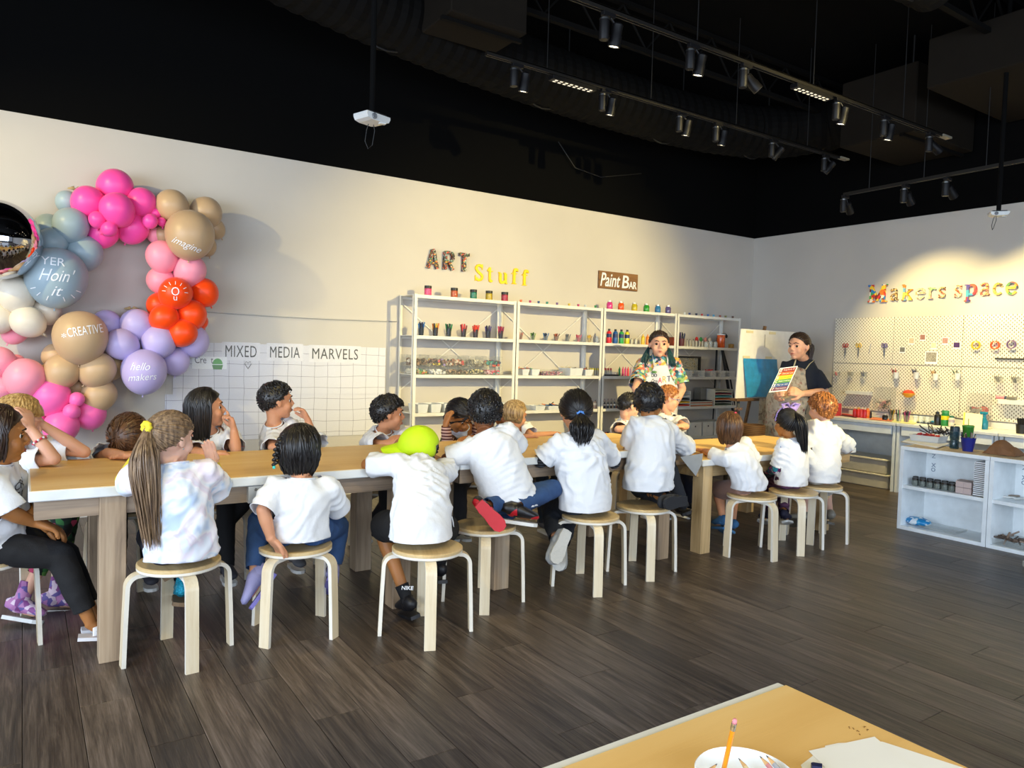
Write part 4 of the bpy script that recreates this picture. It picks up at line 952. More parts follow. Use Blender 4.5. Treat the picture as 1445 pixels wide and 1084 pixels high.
MB().bx(p.x-.002, p.x+.002, p.y-.003, p.y-.001, p.z-.16, p.z+.12).build('pencil_line', M_INK, e)
a, b = onY(1054, 506, 5.27), onY(1101, 506, 5.27)
mb = MB(); zb = BL.z+.012; zt = a.z; vs = []
nx, nz = 14, 14
for j in range(nz+1):
    for i in range(nx+1):
        x = a.x+(b.x-a.x)*i/nx; z = zb+(zt-zb)*j/nz; vs.append((x, 5.265+.065*j/nz*1.0-.012*noise.noise(V((x*9, z*9, 2)))-.016, z))
n = len(vs); f = [(j*(nx+1)+i, j*(nx+1)+i+1, (j+1)*(nx+1)+i+1, (j+1)*(nx+1)+i) for j in range(nz) for i in range(nx)]
vs += [(x, y+.002, z) for x, y, z in vs]
tag(mb.add(vs, f+[tuple(n+i for i in q[::-1]) for q in f]).build('blue_paper', mat('wrinkled blue paper', '#1583b8', .6, bump=(14, .9), vary=(14, .18)), origin=(a.x, 5.27, zb)), 'wrinkled bright blue paper pinned on the white easel board', 'paper')
# basket chair and apron hanging behind
def weave():
    def fn(nt, tc):
        w1 = N(nt, 'ShaderNodeTexWave', wave_type='BANDS', bands_direction='Z', Scale=28, Distortion=1); nt.links.new(tc.outputs['Object'], w1.inputs['Vector'])
        return ramp(nt, w1.outputs['Fac'], [(.2, '#2c1a0a'), (.7, '#6a451c')]), w1.outputs['Fac']
    return node_mat('woven cane', fn, .6, bs=.8)
c = onY(1062, 602, 4.95)
tag(MB().lathe((c.x, 4.95, .45), [(.11, 0), (.125, .05), (.13, .28), (.12, .29), (.11, .05), (0, .04)], 28).build('wicker_basket', weave(), smooth=True, ang=60, origin=(c.x, 4.95, .45)), 'brown wicker basket behind the lower table', 'basket')
tb = thing('side_stool', 'dark low stand under the wicker basket', 'stand', (c.x, 4.95, 0)); MB().bx(c.x-.22, c.x+.25, 4.73, 5.15, .42, .449).build('top', M_DARK, tb)
for sx in (-1, 1):
    for sy in (-1, 1): MB().bx(c.x+sx*.19-.015, c.x+sx*.19+.015, 4.94+sy*.18-.015, 4.94+sy*.18+.015, 0, .42).build('leg', M_DARK, tb)
def splat():
    def fn(nt, tc):
        n = N(nt, 'ShaderNodeTexNoise', Scale=11, Detail=6, Distortion=1.5); nt.links.new(tc.outputs['Object'], n.inputs['Vector'])
        v = N(nt, 'ShaderNodeTexVoronoi', Scale=38); nt.links.new(tc.outputs['Object'], v.inputs['Vector'])
        base = ramp(nt, n.outputs['Fac'], [(.36, '#5c4a44'), (.42, '#a59a8a'), (.6, '#b9b0a0'), (.66, '#a8583c'), (.69, '#b4aa9a')])
        sp = nt.nodes.new('ShaderNodeSeparateColor'); nt.links.new(v.outputs['Color'], sp.inputs[0])
        dots = ramp(nt, sp.outputs[0], [(0, '#6a5a50'), (.12, '#b0a696'), (.8, '#8c3c34'), (.86, '#b9b0a0'), (.95, '#47606c')], 'CONSTANT')
        mx = N(nt, 'ShaderNodeMix', data_type='RGBA'); mx.inputs[0].default_value = .45; nt.links.new(base, mx.inputs['A']); nt.links.new(dots, mx.inputs['B'])
        return mx.outputs['Result'], None
    return node_mat('paint splashed canvas', fn, .85)
M_SPLAT = splat()
a = onY(1085, 570, 5.2)
o = MB(); nx = 10; vs = []
for j in range(8):
    for i in range(nx+1):
        x = a.x-.17+.42*i/nx; z = BL.z-.30*j/7; vs.append((x, 5.2-.02*math.sin(i*1.6)*(j/7), z))
n = len(vs); f = [(j*(nx+1)+i, j*(nx+1)+i+1, (j+1)*(nx+1)+i+1, (j+1)*(nx+1)+i) for j in range(7) for i in range(nx)]
vs += [(x, y+.003, z) for x, y, z in vs]
tag(o.add(vs, f+[tuple(n+i for i in q[::-1]) for q in f]).build('drop_cloth', M_SPLAT, smooth=True, origin=(a.x, 5.2, BL.z)), 'paint-splashed cloth hanging from the easel ledge', 'cloth')
# ================================================================== right wall: pegboards and what hangs there
def pegmat():
    def fn(nt, tc):
        g = nt.nodes.new('ShaderNodeNewGeometry'); sp = nt.nodes.new('ShaderNodeSeparateXYZ'); nt.links.new(g.outputs['Position'], sp.inputs[0])
        def cell(sock, step, off):
            a = N(nt, 'ShaderNodeMath', operation='MULTIPLY_ADD'); a.inputs[1].default_value = 1/step; a.inputs[2].default_value = off; nt.links.new(sock, a.inputs[0])
            f_ = N(nt, 'ShaderNodeMath', operation='FRACT'); nt.links.new(a.outputs[0], f_.inputs[0])
            s = N(nt, 'ShaderNodeMath', operation='SUBTRACT'); s.inputs[1].default_value = .5; nt.links.new(f_.outputs[0], s.inputs[0])
            ab = N(nt, 'ShaderNodeMath', operation='ABSOLUTE'); nt.links.new(s.outputs[0], ab.inputs[0]); return ab.outputs[0]
        def holes(o1, o2):
            y = cell(sp.outputs['Y'], .04, o1); z = cell(sp.outputs['Z'], .04, o2)
            ly = N(nt, 'ShaderNodeMath', operation='LESS_THAN'); ly.inputs[1].default_value = .12; nt.links.new(y, ly.inputs[0])
            lz = N(nt, 'ShaderNodeMath', operation='LESS_THAN'); lz.inputs[1].default_value = .2; nt.links.new(z, lz.inputs[0])
            m_ = N(nt, 'ShaderNodeMath', operation='MULTIPLY'); nt.links.new(ly.outputs[0], m_.inputs[0]); nt.links.new(lz.outputs[0], m_.inputs[1]); return m_.outputs[0]
        mx = N(nt, 'ShaderNodeMath', operation='MAXIMUM'); nt.links.new(holes(0, 0), mx.inputs[0]); nt.links.new(holes(.5, .5), mx.inputs[1])
        return ramp(nt, mx.outputs[0], [(0, '#e3dccb'), (1, '#5e5138')]), None
    return node_mat('pegboard with slots', fn, .5)
M_PEG = pegmat()
PX = XW-.03
ys = [5.435, 4.68, 3.915, 3.15]
for i in range(3):
    for j, (z0, z1) in enumerate(((.845, 1.405), (1.41, 1.97))):
        t = thing('pegboard', 'white slotted pegboard panel, %s row, %s from the corner' % (('lower', 'upper')[j], ('first', 'second', 'third')[i]), 'pegboard', (PX, (ys[i]+ys[i+1])/2, z0), group='white pegboard panels')
        MB().bx(PX, PX+.008, ys[i+1]+.002, ys[i]-.002, z0+.001, z1-.001, bev=.001).build('panel', M_PEG, t)
        for k in (.15, .85): MB().bx(PX+.008, XW-.001, ys[i+1]+.755*k-.02, ys[i+1]+.755*k+.02, z0+.1, z0+.14).build('spacer', M_WHITE, t)
def pr(px, py, X=None): return onX(px, py, PX if X is None else X)
# scissors
def scissors(px, py, col, nm):
    p = pr(px, py, PX-.02); t = thing('scissors', '%s-handled scissors hanging on the pegboard' % nm, 'scissors', p, group='hanging scissors')
    M = plastic(col)
    for s in (-1, 1):
        MB().tube([(p.x, p.y+s*.018+.016*math.cos(a), p.z+.012+.024*math.sin(a)) for a in [i*PI/6 for i in range(13)]], .005, 6).build('handle', M, t, smooth=True)
        MB().strip([(p.x+s*.002, p.y+s*.01, p.z-.01), (p.x+s*.002, p.y-s*.006, p.z-.05), (p.x+s*.002, p.y-s*.001, p.z-.115)], .011, .002, (0, 1, .1)).build('blade', M_STEEL, t)
    MB().cone((PX, p.y, p.z+.03), (p.x-.01, p.y, p.z+.032), .004, .004, 8).build('hook', M_WHITE, t)
scissors(1193, 489, '#b01c2c', 'red'); scissors(1211.5, 489, '#d8b01c', 'yellow'); scissors(1248, 489, '#5c4a8c', 'purple')
p = pr(1228, 492); tag(MB().tube([p+V((-.012, .008, -.06)), p+V((-.012, -.012, .06))], .003, 6).build('long_tweezers', M_STEEL, origin=tuple(p)), 'thin steel rod hanging between the yellow and purple scissors', 'tool')
# small pictures
def photo(px, py, w_, h_, cols, lab, frame_=True):
    p = pr(px, py, PX-.004); t = thing('photo_card', lab, 'photo', p)
    MB().bx(p.x-.001, p.x+.001, p.y-w_/2, p.y+w_/2, p.z-h_/2, p.z+h_/2).build('card', M_PAPER, t)
    nm = 'photo print %d' % px
    m_ = node_mat(nm, lambda nt, tc: (ramp(nt, N(nt, 'ShaderNodeTexNoise', Scale=14+px % 7, Detail=3).outputs['Fac'], [(.4, cols[0]), (.5, cols[1]), (.6, cols[2])]), None), .4)
    MB().bx(p.x-.0022, p.x-.0012, p.y-w_*.43, p.y+w_*.43, p.z-h_*.32, p.z+h_*.44).build('print', m_, t)
photo(1273.3, 494, .065, .07, ('#3c3c3c', '#8c8c84', '#5c5448'), 'small grey photo card, lowest on the left of the seven')
photo(1286.2, 481.5, .065, .08, ('#b8a888', '#e8d8b8', '#8c7458'), 'small pale photo card, second from the left')
photo(1302, 476.5, .065, .075, ('#6c3c3c', '#c8907c', '#3c2c34'), 'small reddish photo card, highest of the seven')
photo(1317.5, 488, .065, .08, ('#d8d0b8', '#c8b890', '#e8e0c8'), 'small washed-out photo card above the black and white print')
photo(1333.8, 481.5, .07, .08, ('#8c4c5c', '#d8a890', '#4c3c5c'), 'small pinkish photo card, right of the washed-out one')
photo(1350, 487.5, .075, .075, ('#2c1c4c', '#5c3c7c', '#1c1428'), 'small purple photo card, rightmost of the seven')
photo(1314, 505, .135, .14, ('#1c1a18', '#d8d0c0', '#2c2824'), 'larger black and white photo card in the centre')
# tape rolls on pegs
for px, py, col, nm, gr in ((1377, 487, '#e0a81c', 'yellow', 1), (1404, 487, '#d8501c', 'orange', 0), (1427, 486, '#6c5480', 'purple', 1)):
    p = pr(px, py, PX-.03)
    t = thing('tape_roll', '%s tape roll hanging on a peg' % nm, 'tape', p, group='tape rolls on pegs')
    n = 24; vs = []
    for x in (p.x-.01, p.x+.012):
        for r in (.046, .035):
            vs += [(x, p.y+r*math.cos(2*PI*i/n), p.z+r*math.sin(2*PI*i/n)) for i in range(n)]
    fs = []
    for i in range(n):
        j = (i+1) % n; fs += [(i, j, n+j, n+i), (2*n+i, 3*n+i, 3*n+j, 2*n+j), (i, 2*n+i, 2*n+j, j), (n+i, n+j, 3*n+j, 3*n+i)]
    MB().add(vs, fs).build('tape_ring', plastic(col), t, smooth=True, ang=40)
    MB().cone((PX, p.y, p.z+.036), (p.x-.014, p.y, p.z+.037), .005, .005, 8).build('peg', M_WHITE, t)
a, b = pr(1405, 506, PX-.01), pr(1447, 506, PX-.01)
mb = MB().bx(a.x, a.x+.008, b.y, a.y, a.z-.006, a.z+.006)
for i in range(20): mb.bx(a.x-.012, a.x, b.y+(a.y-b.y)*i/19-.004, b.y+(a.y-b.y)*i/19+.004, a.z-.01, a.z+.008)
rl = thing('hook_rail', 'dark comb-toothed hook rail on the right pegboard', 'rail', a); mb.build('rail_body', mat('dark grey plastic', '#4a4844', .5), rl)
# pencil pots
def pot(px, py, cols, nm, w_=.058, h_=.075, white=True):
    p = pr(px, py, PX-.045); m_ = M_WHITE if white else M_CLEAR
    t = thing('peg_pot', ('white' if white else 'clear')+' pot hanging on the pegboard, '+nm, 'pot', p, group='hanging pots')
    MB().lathe((p.x, p.y, p.z-h_/2), [(w_*.42, 0), (w_*.55, h_), (w_*.50, h_), (w_*.38, .004), (0, .004)], 20).build('pot_body', m_, t, smooth=True, ang=40)
    MB().bx(p.x+w_*.4, PX, p.y-.01, p.y+.01, p.z+h_*.2, p.z+h_*.45).build('hook', m_, t)
    for i in range(7):
        a = i*.9; b = V((p.x+.01*math.cos(a), p.y+.01*math.sin(a), p.z-h_*.3)); d = V((-.12+.1*math.cos(a), .28+.15*math.sin(a), 1)).normalized()
        e = b+d*(h_*(1.15 if white else .7)+.012*(i % 3))
        tag(MB().cone(b, e, .0045, .003, 7).build('pencil', plastic(cols[i % len(cols)]), smooth=True, ang=50, origin=tuple(b)), 'pencil standing in the hanging pot '+nm, 'pencil', 'pencils in the hanging pot '+nm)
pot(1264.5, 530, ['#8c1c24', '#5c1418', '#b03c2c'], 'with dark red pencils'); pot(1293, 530, ['#1c2c4c', '#2c3c6c', '#101828'], 'with navy pencils')
pot(1320, 532, ['#8c5c1c', '#b07c2c', '#5c3c14'], 'with ochre pencils'); pot(1351, 531.5, ['#1c4c3c', '#c8c0a8', '#14342c'], 'with dark green pencils')
pot(1181, 528, ['#c8242c', '#c8242c', '#d8c0a8'], 'holding red clips at the left', .075, .05, False); pot(1200, 528, ['#7c705c', '#8c7c64'], 'holding brown clips', .075, .05, False); pot(1218.5, 529, ['#2c2c4c', '#4c4c6c'], 'holding dark blue clips', .075, .06, False)
pot(1409, 536, ['#6c6458', '#4c443c'], 'holding grey clips', .085, .07, False); pot(1433, 537, ['#1c1814', '#4c443c'], 'holding black clips', .09, .07, False)
def wbox(name, lab, cat, px0, px1, py0, py1, m_, dep, X=None, bev=.004, parts=None):
    a = onX(px0, py1, PX-dep); b = onX(px1, py0, PX-dep)
    t = thing(name, lab, cat, (PX-dep/2, (a.y+b.y)/2, a.z))
    MB().bx(PX-dep, PX-.001, b.y, a.y, a.z, max(b.z, a.z+.01), bev=bev).build('body', m_, t); return t, a, b
t, a, b = wbox('acrylic_bin', 'clear acrylic bin of ribbon scraps on the first pegboard', 'bin', 1231, 1259, 547, 577, M_CLEAR, .10)
mb = MB(); r = random.Random(3)
for q in range(30): mb.tube([(PX-.05+r.uniform(-.03, .03), b.y+(a.y-b.y)*r.uniform(.1, .9), a.z+r.uniform(.01, .12)) for _ in range(3)], .004, 5)
mb.build('ribbon_scraps', confetti('ribbon scraps', ['#b89a88', '#5c5448', '#c88a84', '#3c3830', '#d8ccb8'], 30), t)['kind'] = 'stuff'
t, a, b = wbox('acrylic_bin', 'clear acrylic bin of red and white cards on the third pegboard', 'bin', 1362, 1395, 556, 600, M_CLEAR, .10)
mb = MB(); r = random.Random(6)
for q in range(26): mb.box((PX-.05+r.uniform(-.03, .03), b.y+(a.y-b.y)*r.uniform(.15, .85), a.z+r.uniform(.03, .20)), (.01, .05, .035), R=Matrix.Rotation(r.uniform(-.7, .7), 3, 'X'))
mb.build('card_scraps', confetti('card scraps', ['#d8d0bc', '#c8503c', '#8c8478', '#e8e0d0', '#a83c3c', '#5c5c54'], 14), t)['kind'] = 'stuff'
wbox('ledge', 'narrow white ledge on the first pegboard', 'ledge', 1192, 1226, 553, 556, M_WHITE, .085); t, a, b = wbox('ledge', 'white ledge holding a pink tube on the third pegboard', 'ledge', 1407, 1447, 566, 570, M_WHITE, .085)
p = onX(1406, 560, PX-.05); q = onX(1418, 561, PX-.05); t = thing('paint_tube', 'pink tube with dark cap lying on the ledge', 'tube', p)
pz = b.z+.022; MB().cone((PX-.05, p.y, pz), (PX-.05, q.y, pz), .02, .018, 14).build('tube_body', plastic('#e08c94'), t, smooth=True, ang=40); MB().cone((PX-.05, q.y, pz), (PX-.05, q.y-.02, pz), .019, .015, 14).build('cap', plastic('#2c3858'), t, smooth=True, ang=40)
p = onX(1427, 561, PX-.05); tag(MB().bx(PX-.07, PX-.03, p.y-.05, p.y+.04, b.z+.001, b.z+.035, bev=.006).build('stapler', mat('grey metal', '#8c887c', .4, metal=.5), origin=(PX-.05, p.y, b.z)), 'small grey stapler on the ledge', 'stapler')
p = onX(1282, 556, PX-.06); t = thing('wall_bowl', 'orange and yellow bowl fixed to the pegboard', 'bowl', p)
MB().lathe((p.x, p.y, p.z-.04), [(.03, 0), (.066, .035), (.069, .05), (.06, .05), (.03, .006), (0, .006)], 24).build('bowl_body', plastic('#e0a02c'), t, smooth=True, ang=40); MB().bx(p.x+.02, PX, p.y-.02, p.y+.02, p.z-.02, p.z+.005).build('bracket', M_WHITE, t)
MB().ell((p.x, p.y, p.z+.012), (.058, .058, .035), nu=16, nv=8).build('orange_ball', plastic('#d8401c', .7), t, smooth=True)
tag(MB().bx(PX-.09, PX-.001, onX(1160, 570, PX).y-.06, onX(1160, 570, PX).y+.06, .92, .95, bev=.003).build('ledge', M_WHITE, origin=(PX, 5.4, .92)), 'small white ledge nearest the corner', 'ledge')

# ================================================================== desks along the right wall
DZ = .765; DX = 8.0
def desk(y0, y1, lab, drawers):
    t = thing('work_desk', lab, 'desk', ((DX+XW)/2, (y0+y1)/2, 0))
    MB().bx(DX, XW-.03, y0+.002, y1-.002, DZ-.032, DZ, bev=.003).build('desktop', M_EDGE, t)
    MB().bx(DX+.03, DX+.05, y0+.05, y1-.05, DZ-.13, DZ-.034).build('apron', M_LAM, t)
    MB().bx(DX+.02, XW-.04, y0+.005, y0+.035, 0, DZ-.034).build('side_panel', M_LAM, t)
    MB().bx(DX+.02, XW-.04, y1-.035, y1-.005, 0, DZ-.034).build('side_panel', M_LAM, t)
    MB().bx(XW-.06, XW-.045, y0+.035, y1-.035, .3, DZ-.034).build('back_panel', M_LAM, t)
    for i in range(drawers):
        a, b = y0+.05+(y1-y0-.1)*i/drawers, y0+.05+(y1-y0-.1)*(i+1)/drawers
        d = MB().bx(DX+.012, DX+.03, a+.004, b-.004, DZ-.13, DZ-.038, bev=.002).build('drawer', M_LAM, t)
    return t
desk(4.32, 5.20, 'white desk nearest the corner with stacked tubs beneath', 1)
desk(3.30, 4.315, 'white desk below the middle pegboards', 2); desk(2.28, 3.295, 'white desk at the right edge, below the last pegboard', 2)
tag(MB().bx(XW-.028, XW-.016, 2.3, 5.2, DZ+.001, .83).build('upstand', M_WHITE, origin=(XW-.02, 4, DZ)), 'low white upstand behind the desks', 'upstand')
def tub(x0, x1, y0, y1, z, h, lab):
    t = thing('storage_tub', lab, 'tub', ((x0+x1)/2, (y0+y1)/2, z)); m_ = mat('milky plastic tub', '#cfcabd', .45)
    MB().bx(x0+.015, x1-.015, y0+.015, y1-.015, z, z+h-.02, bev=.012).build('tub_body', m_, t); MB().bx(x0, x1, y0, y1, z+h-.022, z+h, bev=.006).build('lid', mat('milky lid', '#dcd6c6', .4), t)
tub(8.06, 8.48, 4.40, 5.08, 0, .165, 'milky storage tub on the floor under the desk'); tub(8.06, 8.48, 4.42, 5.07, .168, .17, 'milky storage tub stacked on the lower one')
# things on the desks.  od(px, py) -> point on the desk top
def od(px, py): return onZ(px, py, DZ+.001)
def dthing(px, py, X=8.3):
    p = onX(px, py, X); return (X, p.y, DZ+.001)
c = dthing(1170, 583, 8.25); t = thing('file_box', 'pale pink cardboard box with a finger hole on the desk', 'box', c)
MB().bx(8.16, 8.34, c[1]-.11, c[1]+.13, c[2], c[2]+.13, bev=.003).build('box_body', mat('pale pink card', '#d8b0a4', .7), t); MB().cone((8.158, c[1]-.04, c[2]+.10), (8.1565, c[1]-.04, c[2]+.10), .011, .011, 14).build('finger_hole', M_BLACK, t)
MB().bx(8.20, 8.32, c[1]-.115, c[1]-.107, c[2], c[2]+.15).build('red_divider', plastic('#c8343c'), t)
tag(MB().tube([(8.22, c[1]+.04, c[2]+.150), (8.24, c[1]-.02, c[2]+.158), (8.22, c[1]-.06, c[2]+.15)], [.012, .02, .012], 8).build('red_pouch', plastic('#c01c24'), smooth=True, origin=(8.24, c[1], c[2]+.14)), 'red pouch on top of the pale pink box', 'pouch')
for i, (px, col, X) in enumerate(((1206.5, '#b81c20', 8.30), (1211.5, '#c8281c', 8.30), (1216, '#c83c3c', 8.30), (1220.5, '#b8202c', 8.30), (1224.5, '#e0701c', 8.33))):
    bottle(dthing(px, 580, X), .0235, .118, col, ['#d8c8b0', '#e0a02c', '#d8c8b0', '#d8c8b0', '#e0701c'][i], ['leftmost red', 'second red', 'third red', 'fourth red', 'orange'][i]+' paint bottle in the row on the desk', 'row of red paint bottles on the desk', capr=.6, caph=.12)
def flat(pts, lab, col, z=.0, th=.0025, cat='paper', name='paper_sheet'):
    P = [onZ(px, py, DZ+z) for px, py in pts]; n = len(P); c = sum(P, V((0, 0, 0)))/n; zz = DZ+.001+z
    vs = [(p.x, p.y, zz) for p in P]+[(p.x, p.y, zz+th) for p in P]
    return tag(MB().add(vs, [tuple(range(n)), tuple(range(2*n-1, n-1, -1))]+[(i, (i+1) % n, n+(i+1) % n, n+i) for i in range(n)]).build(name, mat('card '+col, col, .7), origin=(c.x, c.y, zz)), lab, cat)
flat([(1176, 585.5), (1208, 590), (1224, 586), (1190, 581.5)], 'dark maroon card under the pink paper on the desk', '#5a1c20', 0, .006); flat([(1177, 583), (1206, 587.5), (1222, 584), (1190, 580)], 'coral pink paper on the maroon card', '#d8504c', .008)
flat([(1212, 588.5), (1228, 590.5), (1243, 586.5), (1216, 584.5)], 'white paper right of the coral paper', '#e8e0d0', 0); flat([(1226, 592), (1258, 595), (1262, 592), (1232, 589)], 'orange paper on the desk edge', '#e0845c', .004); flat([(1258, 595.5), (1290, 599), (1300, 594), (1262, 592)], 'pale yellow-green paper on the desk', '#d8d89c', .002)
bottle(dthing(1228, 578, 8.36), .022, .08, '#241c18', '#1a1614', 'short black jar behind the orange bottle', name='ink_bottle', capr=.8, caph=.2)
bottle(dthing(1249, 588, 8.22), .030, .075, '#1c1a18', '#c8c0b0', 'squat black jar on the desk', name='ink_bottle', capr=.4, caph=.15)
holder_of_pens(dthing(1258, 588, 8.26), .03, .07, ['#3c4a2c', '#d8b02c', '#2c2c2c', '#8c5c3c'], 7, .125, 'clear cup of green and yellow pens on the desk', 'pen in the left clear cup on the desk', None, pr=.005)
holder_of_pens(dthing(1268, 590, 8.22), .034, .075, ['#1c1c20', '#2c7c4c', '#c87c84', '#e8e4dc'], 9, .135, 'clear cup of black and green pens on the desk', 'pen in the middle clear cup on the desk', None, pr=.006)
holder_of_pens(dthing(1279, 590, 8.24), .034, .08, ['#241c3c', '#a83c6c', '#16161c'], 8, .12, 'clear cup of purple and black pens on the desk', 'pen in the right clear cup on the desk', None, pr=.007)
for i, px in enumerate((1292, 1300, 1309)): cyl_thing('glass_jar', ['left', 'middle', 'right'][i]+' clear glass of the three on the desk', 'jar', dthing(px, 590, 8.32), [(.024, 0), (.028, .08), (.026, .08), (.022, .004), (0, .004)], M_GLASS)
bottle(dthing(1323, 588, 8.26), .032, .145, '#1c1c1e', '#141414', 'black paint bottle beside the green one', name='paint_bottle', capr=.5, caph=.2)
bottle(dthing(1334, 589, 8.27), .040, .165, '#1f7c3c', '#3a8c4c', 'green paint bottle with a yellow label', lab='#e0c81c', name='paint_bottle', capr=.85, caph=.18)
bottle(dthing(1343, 592, 8.24), .030, .115, '#cfc8b4', '#2c6c4c', 'white bottle with a green cap on the desk', lab='#b0a4a8', name='paint_bottle', capr=.7, caph=.15)
flat([(1293, 597), (1345, 602), (1352, 597), (1317, 592.5)], 'dark binder under the blue folder', '#1c2c44', 0, .012, 'folder', 'binder'); flat([(1314, 596), (1340, 599), (1353, 594.5), (1318, 591)], 'bright blue folder on the dark binder', '#2c8cc0', .014, .012, 'folder', 'folder')
# leaning note pad, spray bottle, open pad, black pot
t = thing('note_pad', 'cream note pad with yellow binding propped open on the desk', 'pad', dthing(1372, 598, 8.2)); c = t.location
slab([(8.16, c.y+.07, DZ+.002), (8.20, c.y-.09, DZ+.002), (8.30, c.y-.05, DZ+.155), (8.26, c.y+.11, DZ+.16)], .004, (1, 0, 0)).build('pages', mat('cream pages', '#e4d8b4', .7), t); slab([(8.158, c.y+.075, DZ+.002), (8.160, c.y+.06, DZ+.002), (8.262, c.y+.10, DZ+.162), (8.258, c.y+.115, DZ+.162)], .006, (1, 0, 0)).build('binding', plastic('#e0b01c'), t)
flat([(1368, 600), (1395, 606), (1411, 603), (1386, 597)], 'open cream paper lying before the note pad', '#e6dcc4', 0, .01)
c = dthing(1389, 598, 8.3); t = thing('spray_bottle', 'teal spray bottle on the desk', 'bottle', c); M = mat('teal translucent plastic', '#1f7c94', .25)
MB().lathe(c, [(.033, 0), (.036, .01), (.035, .08), (.014, .12), (.014, .135)], 20).build('bottle_body', M, t, smooth=True, ang=50); MB().lathe(c, [(.016, .135), (.016, .155)], 14).build('collar', M, t, smooth=True, ang=40)
MB().box((c[0], c[1]+.008, c[2]+.168), (.024, .075, .026), bev=.005).build('spray_head', M, t); MB().box((c[0], c[1]+.03, c[2]+.145), (.01, .01, .04), R=Matrix.Rotation(-.4, 3, 'X'), bev=.002).build('trigger', M, t)
c = dthing(1441, 603, 8.2); t = thing('tool_pot', 'black pot of dark brushes at the right edge of the desk', 'pot', c); MB().lathe(c, [(.04, 0), (.046, .09), (.042, .09), (.037, .005), (0, .005)], 20).build('pot_body', M_BLACK, t, smooth=True, ang=40)
for i in range(9):
    a = i*.7; tag(MB().cone((c[0]+.012*math.cos(a), c[1]+.012*math.sin(a), c[2]+.01), (c[0]+.035*math.cos(a), c[1]+.035*math.sin(a), c[2]+.15), .004, .007, 7).build('brush', M_DARK, smooth=True, ang=50, origin=c), 'dark brush standing in the black pot at the right edge', 'brush', 'dark brushes in the black pot')

# ================================================================== low open cabinets
CZ = .715; CX = 6.28; CXB = 6.67
def cabinet(y0, y1, lab):
    t = thing('open_cabinet', lab, 'cabinet', ((CX+CXB)/2, (y0+y1)/2, 0)); th = .03
    MB().bx(CX, CXB, y0, y1, CZ-th, CZ, bev=.002).build('top', M_LAM, t); MB().bx(CX, CXB, y0, y1, .0, th, bev=.002).build('bottom', M_LAM, t)
    for a in (y0, y1-th): MB().bx(CX, CXB, a, a+th, th+.0005, CZ-th-.0005).build('side', M_LAM, t)
    MB().bx(CX+.004, CXB-.01, y0+th, y1-th, .355, .382).build('shelf', M_LAM, t); MB().bx(CXB-.008, CXB, y0+th, y1-th, th, CZ-th).build('back', M_LAM, t)
    for zz, s in ((.60, 'Z'), (.52, 'x'), (.48, 'o')):
        text_obj('mark', s, mat('faded blue print', '#8c98a8', .6), (CXB-.0095, y1-.075, zz), VR, UZ, t, ht=.035, ext=.001)
    return t
cabinet(2.637, 3.335, 'white open cabinet with the stack of canvases, left of two'); cabinet(1.935, 2.633, 'white open cabinet cut by the right edge of the picture')
tag(MB().bx(CX+.01, CXB-.002, 1.95, 3.32, CZ, CZ+.0015).build('counter_cover', mat('beige cover sheet', '#b8a890', .6), origin=(6.5, 2.6, CZ)), 'beige cover sheet on top of the two low cabinets', 'cover')
SH = .383
for i in range(6):
    for j in range(2):
        y = onX(1291+i*10.5, 690, 6.37+.1*j).y; c = (6.37+.1*j, y, SH); t = thing('spice_jar', '%s dark-lidded clear jar in the %s row on the cabinet shelf' % (['leftmost', 'second', 'third', 'fourth', 'fifth', 'rightmost'][i], ('front', 'back')[j]), 'jar', c, group='dark-lidded jars on the cabinet shelf')
        MB().lathe(c, [(.024, 0), (.027, .006), (.027, .045)], 16).build('glass', mat('grey glass jar', '#6c726c', .15, vary=(80, .5)), t, smooth=True, ang=40); MB().lathe(c, [(.026, .045), (.026, .062), (.02, .064)], 16).build('lid', mat('dark bronze lid', '#2c261f', .4), t, smooth=True, ang=40)
for i in range(8):
    y = onX(1356+(i % 2)*11, 690, 6.36+.06*(i // 4)).y; z = SH+.05*((i//2) % 2)
    tag(MB().bx(6.33+.075*(i//4), 6.33+.075*(i//4)+.068, y-.03, y+.03, z, z+.048, bev=.003).build('paper_cube', mat('pale pink paper', '#c9b4ae', .7), origin=(6.36, y, z)), 'pale pink paper block stacked left of the canvases', 'paper block', 'pale pink paper blocks')
ya, yb = onX(1373, 700, 6.33).y, onX(1393.5, 700, 6.33).y
for i in range(18):
    z = SH+i*.0152; k = .003*((i*7) % 3-1); t = thing('canvas', 'thin white canvas board in the tall stack on the cabinet shelf', 'canvas', (6.45, (ya+yb)/2, z), group='stack of canvas boards')
    MB().bx(6.325+k, 6.60+k, yb+.004, ya, z+.0055, z+.015).build('face', M_PAPER, t); MB().bx(6.327+k, 6.60+k, yb+.005, ya-.001, z, z+.005).build('backing', M_BLACK, t)
c = onZ(1294, 741, .032); t = thing('wipes_packet', 'blue and white crinkled wipes packet on the cabinet bottom', 'packet', (6.42, c.y, .031))
bag = MB(); vs = []
for j in range(9):
    for i in range(16):
        a = 2*PI*i/16; ph = PI*j/8; q = V((.075*math.sin(ph)*math.cos(a), .11*math.sin(ph)*math.sin(a), .036*math.cos(ph)+.037)); q += V((1, 1, .6))*.008*noise.noise(q*40); vs.append((6.42+q.x, c.y-.01+q.y, max(.031, .031+q.z)))
bag.add(vs, [(j*16+i, (j+1)*16+i, (j+1)*16+(i+1) % 16, j*16+(i+1) % 16) for j in range(8) for i in range(16)]).build('packet_body', confetti('blue white packet', ['#1c84c0', '#d8e8f0', '#3ca0d0', '#e8f0f4', '#1c84c0'], 34, .3), t, smooth=True)
tray((6.46, onX(1330, 745, 6.46).y, .0315), .22, .30, .02, M_CLEAR, 'clear shallow tray beside the wipes packet', flare=.006)
